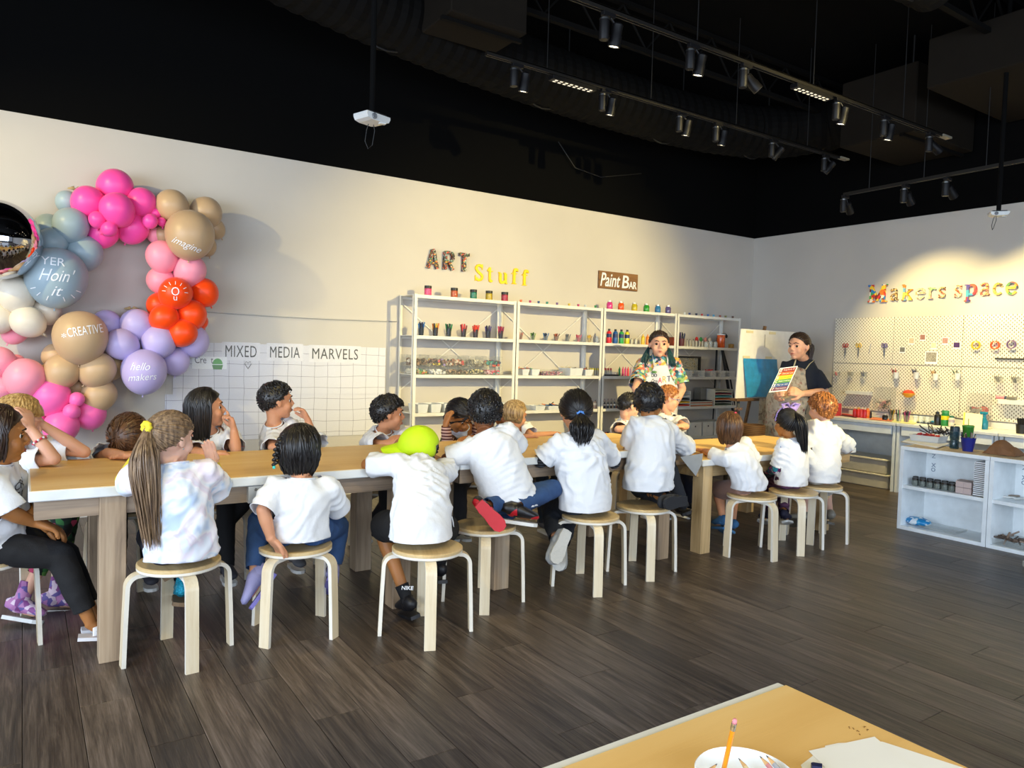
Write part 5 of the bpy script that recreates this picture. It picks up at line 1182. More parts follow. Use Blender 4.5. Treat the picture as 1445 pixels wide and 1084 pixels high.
for i, (px, py) in enumerate(((1424, 702), (1430, 700), (1438, 704))):
    p = onZ(px, py, SH+.006); tag(MB().box((p.x, p.y, SH+.008), (.03, .09, .012), R=Matrix.Rotation(.5+i*.4, 3, 'Z'), bev=.003).build('craft_clip', M_WHITE if i != 1 else plastic('#8c7c6c'), origin=tuple(p)), ['white clip, left of three on the right cabinet shelf', 'brown clip between two white ones on the cabinet shelf', 'white clip, right of three on the right cabinet shelf'][i], 'clip')
tray((6.44, onX(1432, 765, 6.44).y, .0315), .28, .36, .05, M_CLEAR, 'clear tray of twigs at the bottom right', fill=(['#6c5848', '#8c7460', '#4c3c30'], 22, .12, .008, 'twig', 'brown twig in the clear tray at the bottom right'), seed=8)
p = onZ(1441, 803, .03); tag(MB().box((p.x+.08, p.y-.02, .03), (.26, .035, .035), R=Matrix.Rotation(.55, 3, 'Z'), bev=.002).build('metal_foot', M_WHITE, origin=tuple(p)), 'white square metal foot poking in at the right edge', 'table foot')
# on top of the cabinet
KZ = CZ+.002
def kt(px, py=626): return onZ(px, py, KZ)
c = kt(1308, 625); P = [onZ(px, py, KZ) for px, py in ((1271, 624), (1320, 633), (1336, 628), (1290, 617))]
for i in range(3):
    zz = KZ+i*.0045; tag(MB().add([(p.x+i*.006, p.y-i*.008, zz) for p in P]+[(p.x+i*.006, p.y-i*.008, zz+.004) for p in P], [(0, 1, 2, 3), (7, 6, 5, 4)]+[(k, (k+1) % 4, 4+(k+1) % 4, 4+k) for k in range(4)]).build('paper_sheet', M_PAPER if i else mat('card #cbb98e', '#cbb98e', .7), origin=(c.x, c.y, zz)), ['tan card at the bottom of the pile under the white caddy', 'white card in the middle of the pile under the caddy', 'white card on top of the pile under the caddy'][i], 'paper')
zt_ = KZ+.0145; t0 = tray((c.x, c.y-.01, zt_), .17, .26, .055, M_TRAY, 'white caddy tray of red pieces on the low cabinet', fill=(['#c0241c', '#d8402c', '#a81c1c'], 12, .035, .013, 'red_piece', 'red piece in the white caddy tray'), name='caddy', cat='tray')
r = random.Random(2); c2 = kt(1322, 616)
for i in range(26):
    b = V((c2.x+.06+r.uniform(-.05, .05), c2.y+r.uniform(-.10, .12), KZ+.010+r.uniform(0, .02))); d = V((r.uniform(-.6, .6), r.uniform(-1, 1), r.uniform(.05, .8))).normalized()
    tag(MB().cone(b, b+d*.10, .0035, .006, 7).build('paint_brush', mat('dark brush handle', '#2a2624', .5), smooth=True, ang=50, origin=tuple(b)), 'black paint brush in the heap behind the white caddy', 'brush', 'heap of black paint brushes')
c = kt(1344.5, 633); c = V((c.x+.02, c.y, KZ)); t = thing('tumbler', 'dark teal translucent tumbler on the low cabinet', 'bottle', c); M = mat('teal tumbler', '#21424c', .12, alpha=.85, vary=(30, .3))
MB().lathe(c, [(.034, 0), (.036, .01), (.036, .06), (.032, .07), (.036, .08), (.036, .145)], 22).build('tumbler_body', M, t, smooth=True, ang=60); MB().lathe(c, [(.037, .145), (.037, .18), (.03, .188), (0, .188)], 22).build('lid', mat('dark teal lid', '#1a3038', .3), t, smooth=True, ang=40)
c = kt(1363, 637); c = V((c.x+.03, c.y, KZ)); t = thing('pail', 'cobalt blue pail of pens on the low cabinet', 'pail', c); MB().lathe(c, [(.038, 0), (.055, .105), (.057, .112), (.052, .112), (.036, .005), (0, .005)], 24).build('pail_body', plastic('#16227a', .35), t, smooth=True, ang=40)
for i in range(14):
    a = i*.8; tag(MB().cone((c.x+.02*math.cos(a), c.y+.02*math.sin(a), KZ+.02), (c.x+.055*math.cos(a), c.y+.055*math.sin(a), KZ+.135+.01*(i % 3)), .004, .005, 7).build('pen', plastic(['#3c3830', '#8c8070', '#c8bca0', '#1c1c1c'][i % 4]), smooth=True, ang=50, origin=tuple(c)), 'pen standing in the cobalt blue pail', 'pen', 'pens in the blue pail')
c = kt(1361, 627); c = V((c.x+.10, c.y+.02, KZ)); t = thing('drinking_cup', 'green cup with lid and straw behind the blue pail', 'cup', c); MB().lathe(c, [(.034, 0), (.047, .15)], 24).build('cup_body', mat('green tumbler', '#2c7a20', .2, coat=.3), t, smooth=True, ang=40); MB().lathe(c, [(.049, .15), (.049, .162), (.04, .168), (0, .168)], 24).build('lid', mat('green lid', '#3c8c2c', .25), t, smooth=True, ang=40); MB().cone((c.x, c.y, KZ+.165), (c.x+.005, c.y+.004, KZ+.225), .004, .004, 8).build('straw', plastic('#2c6a24'), t)
# crumpled kraft paper
ca, cb = kt(1374, 640), kt(1452, 642); mb = MB(); vs = []; nu, nv = 28, 12
for j in range(nv+1):
    for i in range(nu+1):
        u_ = i/nu; v_ = j/nv; x = 6.44+.20*v_; y = ca.y-.02+(cb.y-ca.y)*u_
        h_ = (math.sin(PI*v_)**.45)*(math.sin(PI*u_)**.35)*(.085*math.exp(-((u_-.4)/.3)**4)+.05*math.exp(-((u_-.85)/.15)**2)+.03)+.012*abs(noise.noise(V((x*14, y*14, 3)))); vs.append((x+.012*noise.noise(V((y*15, x*9, 7))), y, KZ+.001+max(0, h_)))
mb.add(vs, [(j*(nu+1)+i, j*(nu+1)+i+1, (j+1)*(nu+1)+i+1, (j+1)*(nu+1)+i) for j in range(nv) for i in range(nu)])
tag(mb.build('crumpled_paper', mat('crumpled brown paper', '#7c5636', .8, bump=(30, .5)), origin=(6.5, (ca.y+cb.y)/2, KZ)), 'crumpled brown paper heap on the low cabinet', 'paper')
# papers hanging under the table ends
def hang(pts, Y, lab, m_=M_PAPER, name='paper_sheet'):
    P = [onY(px, py, Y+dy) for px, py, dy in pts]; n = len(P); vs = [tuple(p) for p in P]+[(p.x, p.y+.001, p.z) for p in P]; c = P[0]
    return tag(MB().add(vs, [tuple(range(n)), tuple(range(2*n-1, n-1, -1))]+[(i, (i+1) % n, n+(i+1) % n, n+i) for i in range(n)]).build(name, m_, origin=tuple(c)), lab, 'paper')
hang([(41, 705, 0), (95, 703, 0), (92, 716, .02), (80, 728, .04), (60, 718, .02)], 3.66, 'white paper corner drooping under the left end of the table')
hang([(960, 645, 0), (992, 640, 0), (990, 655, 0), (982, 672, 0), (972, 660, 0)], 3.50, 'grey paper corner drooping beside the pine table leg', mat('grey paper', '#9ea0a0', .7))

# ================================================================== balloons
def balloon_mat(h): return mat('latex '+h, h, .38, vary=(3, .04), spec=.35, sheen=.1)
BALLS = []
GB, WT, HP, TN, LP, OR, LV, CR_, MP = '#9aadb6', '#ddd2c0', '#ff4fa6', '#c2a27c', '#f79aae', '#ff4a08', '#bcaedd', '#c9beae', '#ff6cb6'
gar = [('dusty blue', GB, [(250, 145, 40, .10), (180, 240, 48, .10), (265, 232, 62, .22), (193, 298, 54, .2), (315, 337, 64, .16), (210, 427, 106, .30), (115, 300, 40, .12)]),
 ('cream', WT, [(60, 492, 64, .24), (170, 550, 52, .14), (-8, 585, 55, .2), (104, 592, 58, .26), (40, 430, 50, .12)]),
 ('hot pink', HP, [(428, 87, 62, .14), (327, 145, 57, .2), (437, 175, 61, .28), (528, 148, 53, .18), (383, 262, 55, .14), (495, 245, 56, .14), (362, 212, 30, .28), (407, 246, 28, .30), (560, 218, 27, .28), (582, 188, 19, .2), (603, 220, 16, .24)]),
 ('tan', TN, [(643, 162, 60, .20), (768, 187, 58, .14), (800, 245, 38, .08), (770, 310, 36, .10), (610, 270, 32, .12), (708, 268, 88, .32)]),
 ('light pink', LP, [(577, 270, 28, .10), (605, 350, 58, .18), (708, 402, 58, .20), (603, 440, 52, .10)]),
 ('orange', OR, [(654, 487, 59, .30), (762, 483, 51, .18), (592, 530, 44, .12), (745, 590, 30, .1), (716, 567, 53, .24), (612, 577, 50, .28), (680, 635, 52, .28)]),
 ('lavender', LV, [(400, 600, 50, .12), (510, 607, 60, .18), (455, 678, 59, .26), (592, 668, 62, .24), (720, 665, 58, .14), (655, 740, 50, .14), (537, 778, 80, .30)]),
 ('beige', TN, [(300, 650, 94, .32), (205, 718, 44, .14), (232, 778, 63, .26), (362, 772, 64, .28), (420, 765, 42, .14), (369, 866, 61, .22), (290, 835, 34, .12)]),
 ('pale rose', LP, [(-2, 742, 56, .22), (3, 842, 48, .20), (92, 803, 71, .26), (60, 745, 30, .10), (55, 630, 45, .08)]),
 ('fuchsia', MP, [(192, 875, 66, .26), (90, 885, 42, .14), (125, 940, 46, .14), (228, 985, 61, .28), (335, 935, 57, .2), (286, 883, 27, .32), (268, 927, 29, .34), (40, 920, 44, .18)])]
posn = ['largest front', 'upper', 'middle', 'lower', 'side']
TEXTB = []
nb = 0
for nm, col, lst in gar:
    for k, (cx, cy, r, dep) in enumerate(lst):
        px, py = cx/2.6424, 230+cy/2.6439; Yc = YW-dep-.06
        c = onY(px, py, Yc); R_ = r/2.6424*(c-V((0, 0, H))).dot(CF)/F
        up = V((random.uniform(-.5, .5), random.uniform(-.4, .1), random.uniform(.2, 1))).normalized()
        if r > 75: up = V((0.05, .05, 1)).normalized()
        q = up.to_track_quat('Z', 'Y').to_matrix()
        t = thing('balloon', '', 'balloon', c, group='balloons of the wall garland')
        BALLS.append((t, nm, px, py, r, c, R_))
        mb = MB(); nu, nv = 28, 18; vs = []
        for j in range(nv+1):
            for i in range(nu):
                a = 2*PI*i/nu; ph = PI*j/nv; zz = math.cos(ph); rr = math.sin(ph)*(1+.05*zz)
                p = V((rr*math.cos(a), rr*math.sin(a), zz*(1.06 if zz > 0 else 1.12)))*R_*.985; vs.append(c+q @ p)
        mb.add(vs, [(j*nu+i, (j+1)*nu+i, (j+1)*nu+(i+1) % nu, j*nu+(i+1) % nu) for j in range(nv) for i in range(nu)])
        o = mb.build('latex_skin', balloon_mat(col), t, smooth=True)
        kb = c+q @ V((0, 0, -1.12*R_)); MB().lathe(kb, [(.002, .006), (.006, -.002), (.003, -.006), (.009, -.014), (.003, -.014)], 10, axis=q @ V((0, 0, 1))).build('knot', balloon_mat(col), t, smooth=True)
        if r >= 58 and (cx, cy) in ((210, 427), (708, 268), (654, 487), (537, 778), (300, 650)): TEXTB.append(((cx, cy), t, mb, c, R_))
# every balloon gets a label of its own from where it sits in the garland
import collections
def where(px, py):
    a = 'near the top' if py < 300 else 'upper middle' if py < 380 else 'middle' if py < 470 else 'lower middle' if py < 530 else 'bottom'
    b = 'far left' if px < 40 else 'left' if px < 95 else 'centre' if px < 165 else 'right' if px < 235 else 'far right'
    return a, b
grp = collections.defaultdict(list)
for b in BALLS: grp[b[1]].append(b)
ORD = ['topmost', 'second from top', 'third from top', 'fourth from top', 'fifth from top', 'sixth from top', 'seventh from top', 'eighth from top', 'ninth from top', 'tenth from top', 'lowest']
for nm, L in grp.items():
    L.sort(key=lambda b: b[3]-b[4]/2.64*.0)
    for i, b in enumerate(L):
        size = 'large' if b[4] > 75 else 'small' if b[4] < 35 else 'round'
        b[0]['label'] = '%s %s balloon, %s of the %s cluster' % (size, nm, ORD[i] if i < len(L)-1 or len(L) == 11 else 'lowest', nm)
M_CHROME = mat('mirror foil', '#c8c8cc', .03, metal=1, vary=False)
c = onY(-5, 338, 6.28); R_ = 56/F*(c-V((0, 0, H))).dot(CF); t = thing('foil_balloon', 'large mirror silver foil balloon at the left edge', 'balloon', c)
MB().ell(c, (R_, R_, R_), nu=48, nv=32).build('foil_skin', M_CHROME, t, smooth=True); MB().cone(c-V((0, 0, R_)), c-V((0, 0, R_+.03)), .012, .004, 8).build('tail', M_CHROME, t)
M_PEN = mat('white paint pen', '#f2f2f4', .5)
for key, t, mb, c, R_ in TEXTB:
    bvh = BVHTree.FromPolygons([V(p) for p in mb.v], mb.f)
    to = (V((0, 0, H))-c).normalized(); u = V((0, 0, 1)).cross(to).normalized(); v = to.cross(u)
    def on(s, x0, y0, wd, ht, rot=0, **k):
        uu = u*math.cos(rot)+v*math.sin(rot); vv = v*math.cos(rot)-u*math.sin(rot)
        decal('lettering', s, M_PEN, bvh, c+u*(x0*R_)+v*(y0*R_)+to*R_*1.2, uu, vv, t, wd=wd*R_, ht=ht*R_, lift=.003, **k)
    if key == (210, 427):
        on('YER', -.45, .42, .7, .26, -.05); on("Hoin'", -.5, -.12, 1.05, .42, -.02, shear=.4); on('it', -.15, -.62, .35, .32, 0, shear=.4)
        for a in (200, 225, 250, 290, 315, 340): on('I', .0+.62*math.cos(math.radians(a)), -.25+.42*math.sin(math.radians(a)), .03, .16, math.radians(a-90))
    elif key == (708, 268): on('imagine', -.72, -.42, 1.15, .34, -.35, shear=.4)
    elif key == (537, 778): on('hello', -.55, .05, .8, .34, .0, shear=.4); on('makers', -.62, -.45, 1.15, .3, .08, shear=.3)
    elif key == (300, 650): on('CREATIVE', -.4, -.02, 1.2, .34, .2); on('*', -.62, -.05, .16, .18)
    else:
        on('o', -.22, -.12, .44, .5, bold=-.015); on('u', -.1, -.42, .2, .24)
        for a in range(0, 181, 30): on('I', .52*math.cos(math.radians(a))-.02, .1+.44*math.sin(math.radians(a)), .035, .2, math.radians(a-90))
for px, py in ((106, 268), (185, 437)):
    p = onY(px, py, YW-.06); tag(MB().tube([p+V((-.05, 0, .005)), p+V((-.01, -.01, .012)), p, p+V((.02, -.01, .015)), p+V((.055, 0, .01))], [.004, .016, .008, .014, .004], 7).build('tape_tab', mat('tan masking tape', '#b09a6c', .7), smooth=True, origin=tuple(p)), 'crumpled tan tape holding the garland, '+('above the dusty blue balloons' if py < 300 else 'above the lavender balloons'), 'tape')

# ================================================================== ceiling: ducts, tracks, lamps, projectors
M_LAMPB = mat('black lamp housing', '#0e0d0f', .5, spec=.3)
M_TRK = mat('black track', '#1e1b17', .5, metal=.3)
M_LED = mat('lit lamp lens', '#fff2cf', .4, emit=9, vary=False)
def flex_duct(path, R_, label, ribs=.06):
    mb = MB(); pts = [V(p) for p in path]; out = []; rr = []
    for a, b in zip(pts, pts[1:]):
        n = max(2, int((b-a).length/ribs))
        for i in range(n): out.append(a+(b-a)*(i/n)); rr.append(R_*(1.0 if len(out) % 2 else .955))
    out.append(pts[-1]); rr.append(R_)
    t = thing('ceiling_duct', label, 'duct', path[0]); mb.tube(out, rr, 28); mb.build('duct_skin', M_BLK2, t, smooth=False)
    for p in pts[1:-1:2]: MB().tube([(p.x+R_*1.03*math.cos(a), p.y, p.z+R_*1.03*math.sin(a)) for a in [i*PI/12 for i in range(12, 25)]]+[(p.x+R_*1.03, p.y, ZC-.01)], .008, 6).build('hanger', M_DARK, t)
def bez(*P, n=14):
    out = []
    for i in range(n+1):
        t = i/n; q = [V(p) for p in P]
        while len(q) > 1: q = [q[k]*(1-t)+q[k+1]*t for k in range(len(q)-1)]
        out.append(q[0])
    return out
flex_duct(bez((-1.5, 4.6, 4.3), (0.6, 4.8, 4.3), (1.2, 5.9, 4.2), (3, 6.05, 4.15), (5.6, 6.0, 4.1), (7.2, 6.2, 4.05), (7.9, 5.9, 4.1), (8.1, 4.8, 4.3)), .30, 'long ribbed black duct under the ceiling')
flex_duct(bez((1.5, 2.6, 4.35), (3.5, 3.2, 4.4), (5.8, 3.0, 4.35)), .22, 'shorter ribbed black duct above the near track')
for (x0, x1, y0, y1, z0, lab) in ((6.9, 8.5, 2.2, 3.6, 3.95, 'large black metal air unit at the upper right'), (7.3, 8.5, 3.9, 4.7, 3.72, 'smaller black metal air box near the right wall'), (2.7, 3.4, 5.0, 5.5, 4.0, 'black vent box above the far track')):
    t = thing('air_unit', lab, 'air unit', ((x0+x1)/2, (y0+y1)/2, z0)); MB().bx(x0, x1, y0, y1, z0, ZC-.3, bev=.01).build('casing', mat('black duct metal with lit tint', '#1d1914', .8, spec=.1), t); MB().bx(x0-.02, x1+.02, y0+.1, y0+.14, z0-.03, z0).build('flange', M_BLK2, t)  # brownish lamp light on the units is put into the casing colour
    for i in range(3): MB().cone((x0+.1+i*(x1-x0-.2)/2, y0+.1, ZC-.3), (x0+.1+i*(x1-x0-.2)/2, y0+.1, ZC), .01, .01, 8).build('rod', M_DARK, t)
# open web joists (black)
for i, y in enumerate((1.2, 3.1, 5.2)):
    t = thing('ceiling_joist', ['near', 'middle', 'far'][i]+' black open-web joist under the ceiling', 'joist', (2, y, 4.5))
    MB().bx(X0, XW, y-.03, y+.03, ZC-.05, ZC-.01).build('top_chord', M_BLK2, t); MB().bx(X0, XW, y-.025, y+.025, ZC-.42, ZC-.38).build('bottom_chord', M_BLK2, t)
    x = X0+.2
    while x < XW-.7: MB().tube([(x, y, ZC-.05), (x+.3, y, ZC-.38), (x+.6, y, ZC-.05)], .012, 6).build('web', M_BLK2, t); x += .6
def track(p0, p1, lab):
    p0, p1 = V(p0), V(p1); t = thing('light_track', lab, 'track', (p0+p1)/2); d = (p1-p0).normalized(); s = V((-d.y, d.x, 0))
    for k in (-1, 1): MB().strip([p0+s*k*.013, p1+s*k*.013], .009, .03, s).build('rail', M_TRK, t)
    MB().strip([p0+V((0, 0, .012)), p1+V((0, 0, .012))], .035, .008, s).build('web', M_TRK, t)
    MB().strip([p1, p1+d*.16], .06, .018, s).build('end_feed', mat('pale end cap', '#8a8474', .5), t)
    n = 4
    for i in range(n):
        q = p0+(p1-p0)*((i+.5)/n); MB().cone(q+V((0, 0, .014)), (q.x, q.y, ZC), .004, .004, 6).build('drop_rod', M_DARK, t)
TY1, TZ1, TY2, TZ2, TX3, TZ3 = 4.8, 3.665, 3.65, 3.615, 7.3, 3.21
track((2.9, TY1, TZ1), (7.45, TY1, TZ1), 'far lighting track, parallel to the balloon wall'); track((1.9, TY2, TZ2), (7.3, TY2, TZ2), 'near lighting track, running to the air unit'); track((TX3, 4.62, TZ3), (TX3, 2.4, TZ3+.03), 'third lighting track, in front of the pegboard wall')
track((3.4, -.9, 3.62), (7.6, -.9, 3.62), 'lighting track behind the camera'); track((-1.6, 3.68, 3.70), (1.2, 3.68, 3.70), 'lighting track above the near end of the tables'); track((-1.6, 1.2, 3.7), (3.4, .2, 3.7), 'lighting track above the camera')
def lamp(p, aim, lit, lab, driver=1):
    """cylinder spot on a short arm with its driver can beside it"""
    p = V(p); t = thing('track_light', lab, 'lamp', p, group='black track spotlights')
    MB().bx(p.x-.05, p.x+.05, p.y-.018, p.y+.018, p.z-.04, p.z-.012, bev=.003).build('adapter', M_LAMPB, t)
    c = p+V((.07, 0, -.13)); a = V(aim).normalized()
    MB().cone(p+V((.02, 0, -.04)), c-a*.04, .008, .008, 8).build('arm', M_LAMPB, t)
    hs_ = MB().lathe(c-a*.07, [(.02, 0), (.036, .012), (.036, .07), (.040, .08), (.040, .145), (.033, .147), (.033, .138)], 18, axis=a, cap=False).build('housing', M_LAMPB, t, smooth=True, ang=40)
    MB().lathe(c+a*.068, [(.033, 0), (.033, .003), (0, .004)], 18, axis=a).build('lens', M_LED if lit else mat('unlit lens', '#3c3a36', .3), hs_, smooth=True, ang=40)
    d = p+V((-.03, 0, -.05)); MB().lathe(d+V((0, 0, -.14)), [(.028, 0), (.032, .008), (.032, .13), (.02, .14)], 16).build('driver_can', M_LAMPB, t, smooth=True, ang=40)
    MB().lathe(d+V((0, 0, -.018)), [(.0325, 0), (.0325, .012)], 16, cap=False).build('collar', M_STEEL, t, smooth=True)
DN = (.0, .25, -1)
for i, (px, py, lit, lab) in enumerate(((738, 108, 1, 'first lit spotlight on the far track'), (861, 142, 1, 'second lit spotlight on the far track'), (968, 175, 1, 'third lit spotlight on the far track'), (1019, 188, 1, 'fourth lit spotlight on the far track'), (1097, 207, 0, 'unlit-looking spotlight on the far track turned away'), (1170, 228, 0, 'last spotlight on the far track, tilted'))):
    x = onY(px, py-14, TY1).x; lamp((x-.05, TY1, TZ1), DN if lit else (-.5, .6, -.9), lit, lab)
for i, (px, py, lit, lab, aim) in enumerate(((867, 30, 1, 'first lit spotlight on the near track', DN), (986, 78, 1, 'second lit spotlight on the near track', DN), (1060, 92, 1, 'tilted lit spotlight on the near track', (.6, -.4, -.75)), (1189, 148, 1, 'lit spotlight on the near track right of the long lamp', DN), (1255, 172, 1, 'lit spotlight near the end of the near track', DN), (1318, 196, 0, 'last spotlight on the near track, turned to the right wall', (.9, -.3, -.6)))):
    x = onY(px, py-12, TY2).x; lamp((x-.05, TY2, TZ2), aim, lit, lab)
for px, aim, lit, lab in ((1198, (.8, .2, -.7), 0, 'spotlight nearest the corner on the third track'), (1283, (.7, 0, -.8), 1, 'middle spotlight on the third track'), (1342, (.8, -.1, -.7), 0, 'right spotlight on the third track')):
    y = onX(px, 250, TX3).y; p = V((TX3, y+.03, TZ3)); lamp(p, aim, lit, lab)
for q in ((5.9, -.9, 3.62), (4.6, -.9, 3.62)): lamp(V(q)-V((.07, 0, 0)), (-.2, .9, -.4), 1, 'spotlight behind the camera aimed at the shelves')
lamp((-.67, 3.68, 3.70), (.4, .9, -.7), 1, 'spotlight aimed at the balloons')
def linear(x0, x1, y, z, lab):
    t = thing('linear_lamp', lab, 'lamp', ((x0+x1)/2, y, z)); MB().bx(x0, x1, y-.035, y+.035, z-.045, z-.012, bev=.003).build('housing', M_LAMPB, t)
    n = 8
    for i in range(n):
        for s in (-1, 1):
            a = x0+.02+(x1-x0-.04)*(i+.5)/n; MB().bx(a-.012, a+.012, y+s*.015-.007, y+s*.015+.007, z-.0475, z-.0455).build('lens', M_LEDD, t)
M_LEDD = mat('dim lit lens', '#fff2d8', .4, emit=.8, vary=False)
a = onY(777, 118, TY1).x; b = onY(838, 132, TY1).x; linear(a, b, TY1, TZ1-.012, 'long louvred lamp on the far track'); a = onY(1120, 125, TY2).x; b = onY(1170, 138, TY2).x; linear(a, b, TY2, TZ2-.012, 'long louvred lamp on the near track')
def projector(c, lab, s=1, rot=0, stem=True):
    c = V(c); t = thing('projector', lab, 'projector', c); R3 = Matrix.Rotation(rot, 3, 'Z'); m_ = mat('white projector shell', '#d9dad6', .4)
    prof = [(-.17, -.01), (-.15, -.045), (-.09, -.06), (.09, -.06), (.15, -.045), (.17, -.01), (.17, .02), (-.17, .02)]
    mb = MB(); o = c+R3 @ V((0, .12*s, 0)); mb.prism([(a*s, b*s) for a, b in prof], .24*s, o, R3 @ V((1, 0, 0)), (0, 0, 1)); mb.build('shell', m_, t)
    MB().box(c+V((0, 0, .032*s)), (.26*s, .2*s, .022*s), R=R3).build('mount_plate', M_DARK, t)
    q = c+R3 @ V((-.07*s, -.122*s, -.02*s)); a = R3 @ V((0, -1, 0)); MB().lathe(q, [(.034*s, -.004), (.034*s, .006), (.026*s, .008), (.024*s, .002), (0, .002)], 18, axis=a).build('lens', mat('grey lens', '#7c7e80', .2), t, smooth=True, ang=40)
    MB().bx(c.x+.06*s, c.x+.13*s, c.y-.1*s, c.y-.05*s, c.z-.075*s, c.z-.06*s).build('foot', m_, t)
    MB().cone(c+V((0, 0, .04*s)), (c.x, c.y, ZC), .018, .018, 10).build('pole', mat('matt black pole', '#080808', .9, spec=.1), t)
    MB().tube([c+V(q)*s for q in ((.0, .05, .0), (-.03, .08, -.12), (-.04, .1, -.25), (0, .1, -.33), (.05, .1, -.28), (.06, .06, -.12), (.02, .05, .02))], .0025, 6).build('cable', M_BLACK, t)
p = onY(525, 166, 4.4); projector(p, 'white projector hanging before the black upper wall, left', .55, .3); p = onY(1409, 301, 3.0); projector(p, 'white projector hanging before the pegboard wall, right', .42, -.9)
t = MB(); a = onY(788, 200, 6.7); b = onY(905, 245, 6.7); tag(t.tube([a, a+V((.25, 0, -.25)), (a+b)/2+V((0, 0, -.22)), b], .006, 6).build('loose_cable', mat('dark grey cable', '#1c1b19', .6), smooth=True, origin=tuple(a)), 'loose cable sagging on the black upper wall', 'cable')
# ================================================================== people
def skin_mat(name, c, c2=None):
    return mat('skin '+name, c, .5, sss=.12, vary=(9, .05), spec=.35)
SK = {'fair': skin_mat('fair', '#d9a58a'), 'light': skin_mat('light', '#c98f6c'), 'tan': skin_mat('tan', '#a9703f'), 'brown': skin_mat('brown', '#7d4c2c'), 'pale': skin_mat('pale', '#dcae98')}
def hair_mat(h, h2):
    def fn(nt, tc):
        v = mapping(nt, tc.outputs['Object'], (90, 90, 9)); n = N(nt, 'ShaderNodeTexNoise', Scale=1, Detail=3); nt.links.new(v, n.inputs['Vector'])
        return ramp(nt, n.outputs['Fac'], [(.35, h), (.65, h2)]), n.outputs['Fac']
    return node_mat('hair '+h, fn, .38, bs=.3)
HM = {'black': hair_mat('#0d0b0c', '#1e1a1a'), 'darkbrown': hair_mat('#20140f', '#3a2820'), 'brown': hair_mat('#3a2416', '#6b4a30'), 'ash': hair_mat('#5a4635', '#94795c'),
      'blonde': hair_mat('#8a6636', '#c9a468'), 'blond2': hair_mat('#7a6040', '#b89a6c'), 'ginger': hair_mat('#7a4420', '#b5753a'), 'teal': hair_mat('#0c2c30', '#164c50')}
M_SHIRT = mat('white cotton jersey', '#e4e6ea', .92, bump=(17, .6), vary=(3, .02), sheen=.1)
M_SHIRT2 = node_mat('pale tie dye jersey', lambda nt, tc: (ramp(nt, N(nt, 'ShaderNodeTexNoise', Scale=3.2, Detail=2, Distortion=1.2).outputs['Fac'], [(.32, '#b7cbe8'), (.42, '#dfe6f0'), (.5, '#eeeaee'), (.58, '#ddd2e0'), (.68, '#d9dfec')]), None), .92)
M_JEAN = mat('blue denim', '#2b4a78', .85, bump=(300, .4), vary=(14, .18)); M_JEAND = mat('dark denim', '#22262e', .85, bump=(300, .4), vary=(14, .15))
M_NAVY = mat('navy leggings', '#15182c', .8); M_BLKC = mat('black knit', '#101013', .85, bump=(200, .2))
M_IRIS = plastic('#1c120c', .2); M_EYEW = mat('eye white', '#d8d4cf', .2, vary=False); M_BROW = mat('dark brow', '#1c1410', .8); M_LIP = mat('lip', '#a8564c', .45)
def stripes(name, c1, c2, step=.022, ax='Z', duty=.5):
    def fn(nt, tc):
        g = nt.nodes.new('ShaderNodeNewGeometry'); sp = nt.nodes.new('ShaderNodeSeparateXYZ'); nt.links.new(g.outputs['Position'], sp.inputs[0])
        d = N(nt, 'ShaderNodeMath', operation='DIVIDE'); d.inputs[1].default_value = step; nt.links.new(sp.outputs[ax], d.inputs[0])
        f_ = N(nt, 'ShaderNodeMath', operation='FRACT'); nt.links.new(d.outputs[0], f_.inputs[0])
        return ramp(nt, f_.outputs[0], [(0, c1), (duty, c2)], 'CONSTANT'), None
    return node_mat(name, fn, .9)
M_STR = stripes('brown and cream stripes', '#5a2f2c', '#c9a79c'); M_STRB = stripes('black and grey stripes', '#15161a', '#4a4c54', .016)
M_FLOR = confetti('tropical leaf print', ['#101412', '#14301c', '#2f6a34', '#0e1010', '#b03a5c', '#1c4426', '#5c8c40', '#101412'], 26, .85)
M_COLR = confetti('bright patterned knit', ['#2c8ca0', '#c83c7c', '#3c5ca8', '#d8d0d8', '#7a2c6c', '#58b0c0'], 40, .9)
M_PRINT = confetti('colourful cartoon-free print', ['#4c88a0', '#d8c8a0', '#88a868', '#c86c5c', '#386878', '#b89cb8', '#d8a048', '#284454', '#a8c8d0', '#4c7c58'], 32, .9)
M_PURP = stripes('plum ribbed leggings', '#4c2c48', '#6c4464', .03)

def evalmesh(mb, voxel, smooth=3, sf=.5):
    me = mb.mesh('raw'); ob = bpy.data.objects.new('raw', me); COL.objects.link(ob)
    fix_normals(me)
    r = ob.modifiers.new('r', 'REMESH'); r.mode = 'VOXEL'; r.voxel_size = voxel; r.use_smooth_shade = True
    if smooth: s = ob.modifiers.new('s', 'SMOOTH'); s.factor = sf; s.iterations = smooth
    bpy.context.view_layer.update()
    out = bpy.data.meshes.new_from_object(ob.evaluated_get(bpy.context.evaluated_depsgraph_get()))
    bpy.data.objects.remove(ob); bpy.data.meshes.remove(me)
    return out
def np_verts(me):
    a = np.empty(len(me.vertices)*3, np.float32); me.vertices.foreach_get('co', a); return a.reshape(-1, 3)
def np_norms(me):
    a = np.empty(len(me.vertices)*3, np.float32); me.vertex_normals.foreach_get('vector', a); return a.reshape(-1, 3)
def setv(me, a): me.vertices.foreach_set('co', a.astype(np.float32).ravel()); me.update()
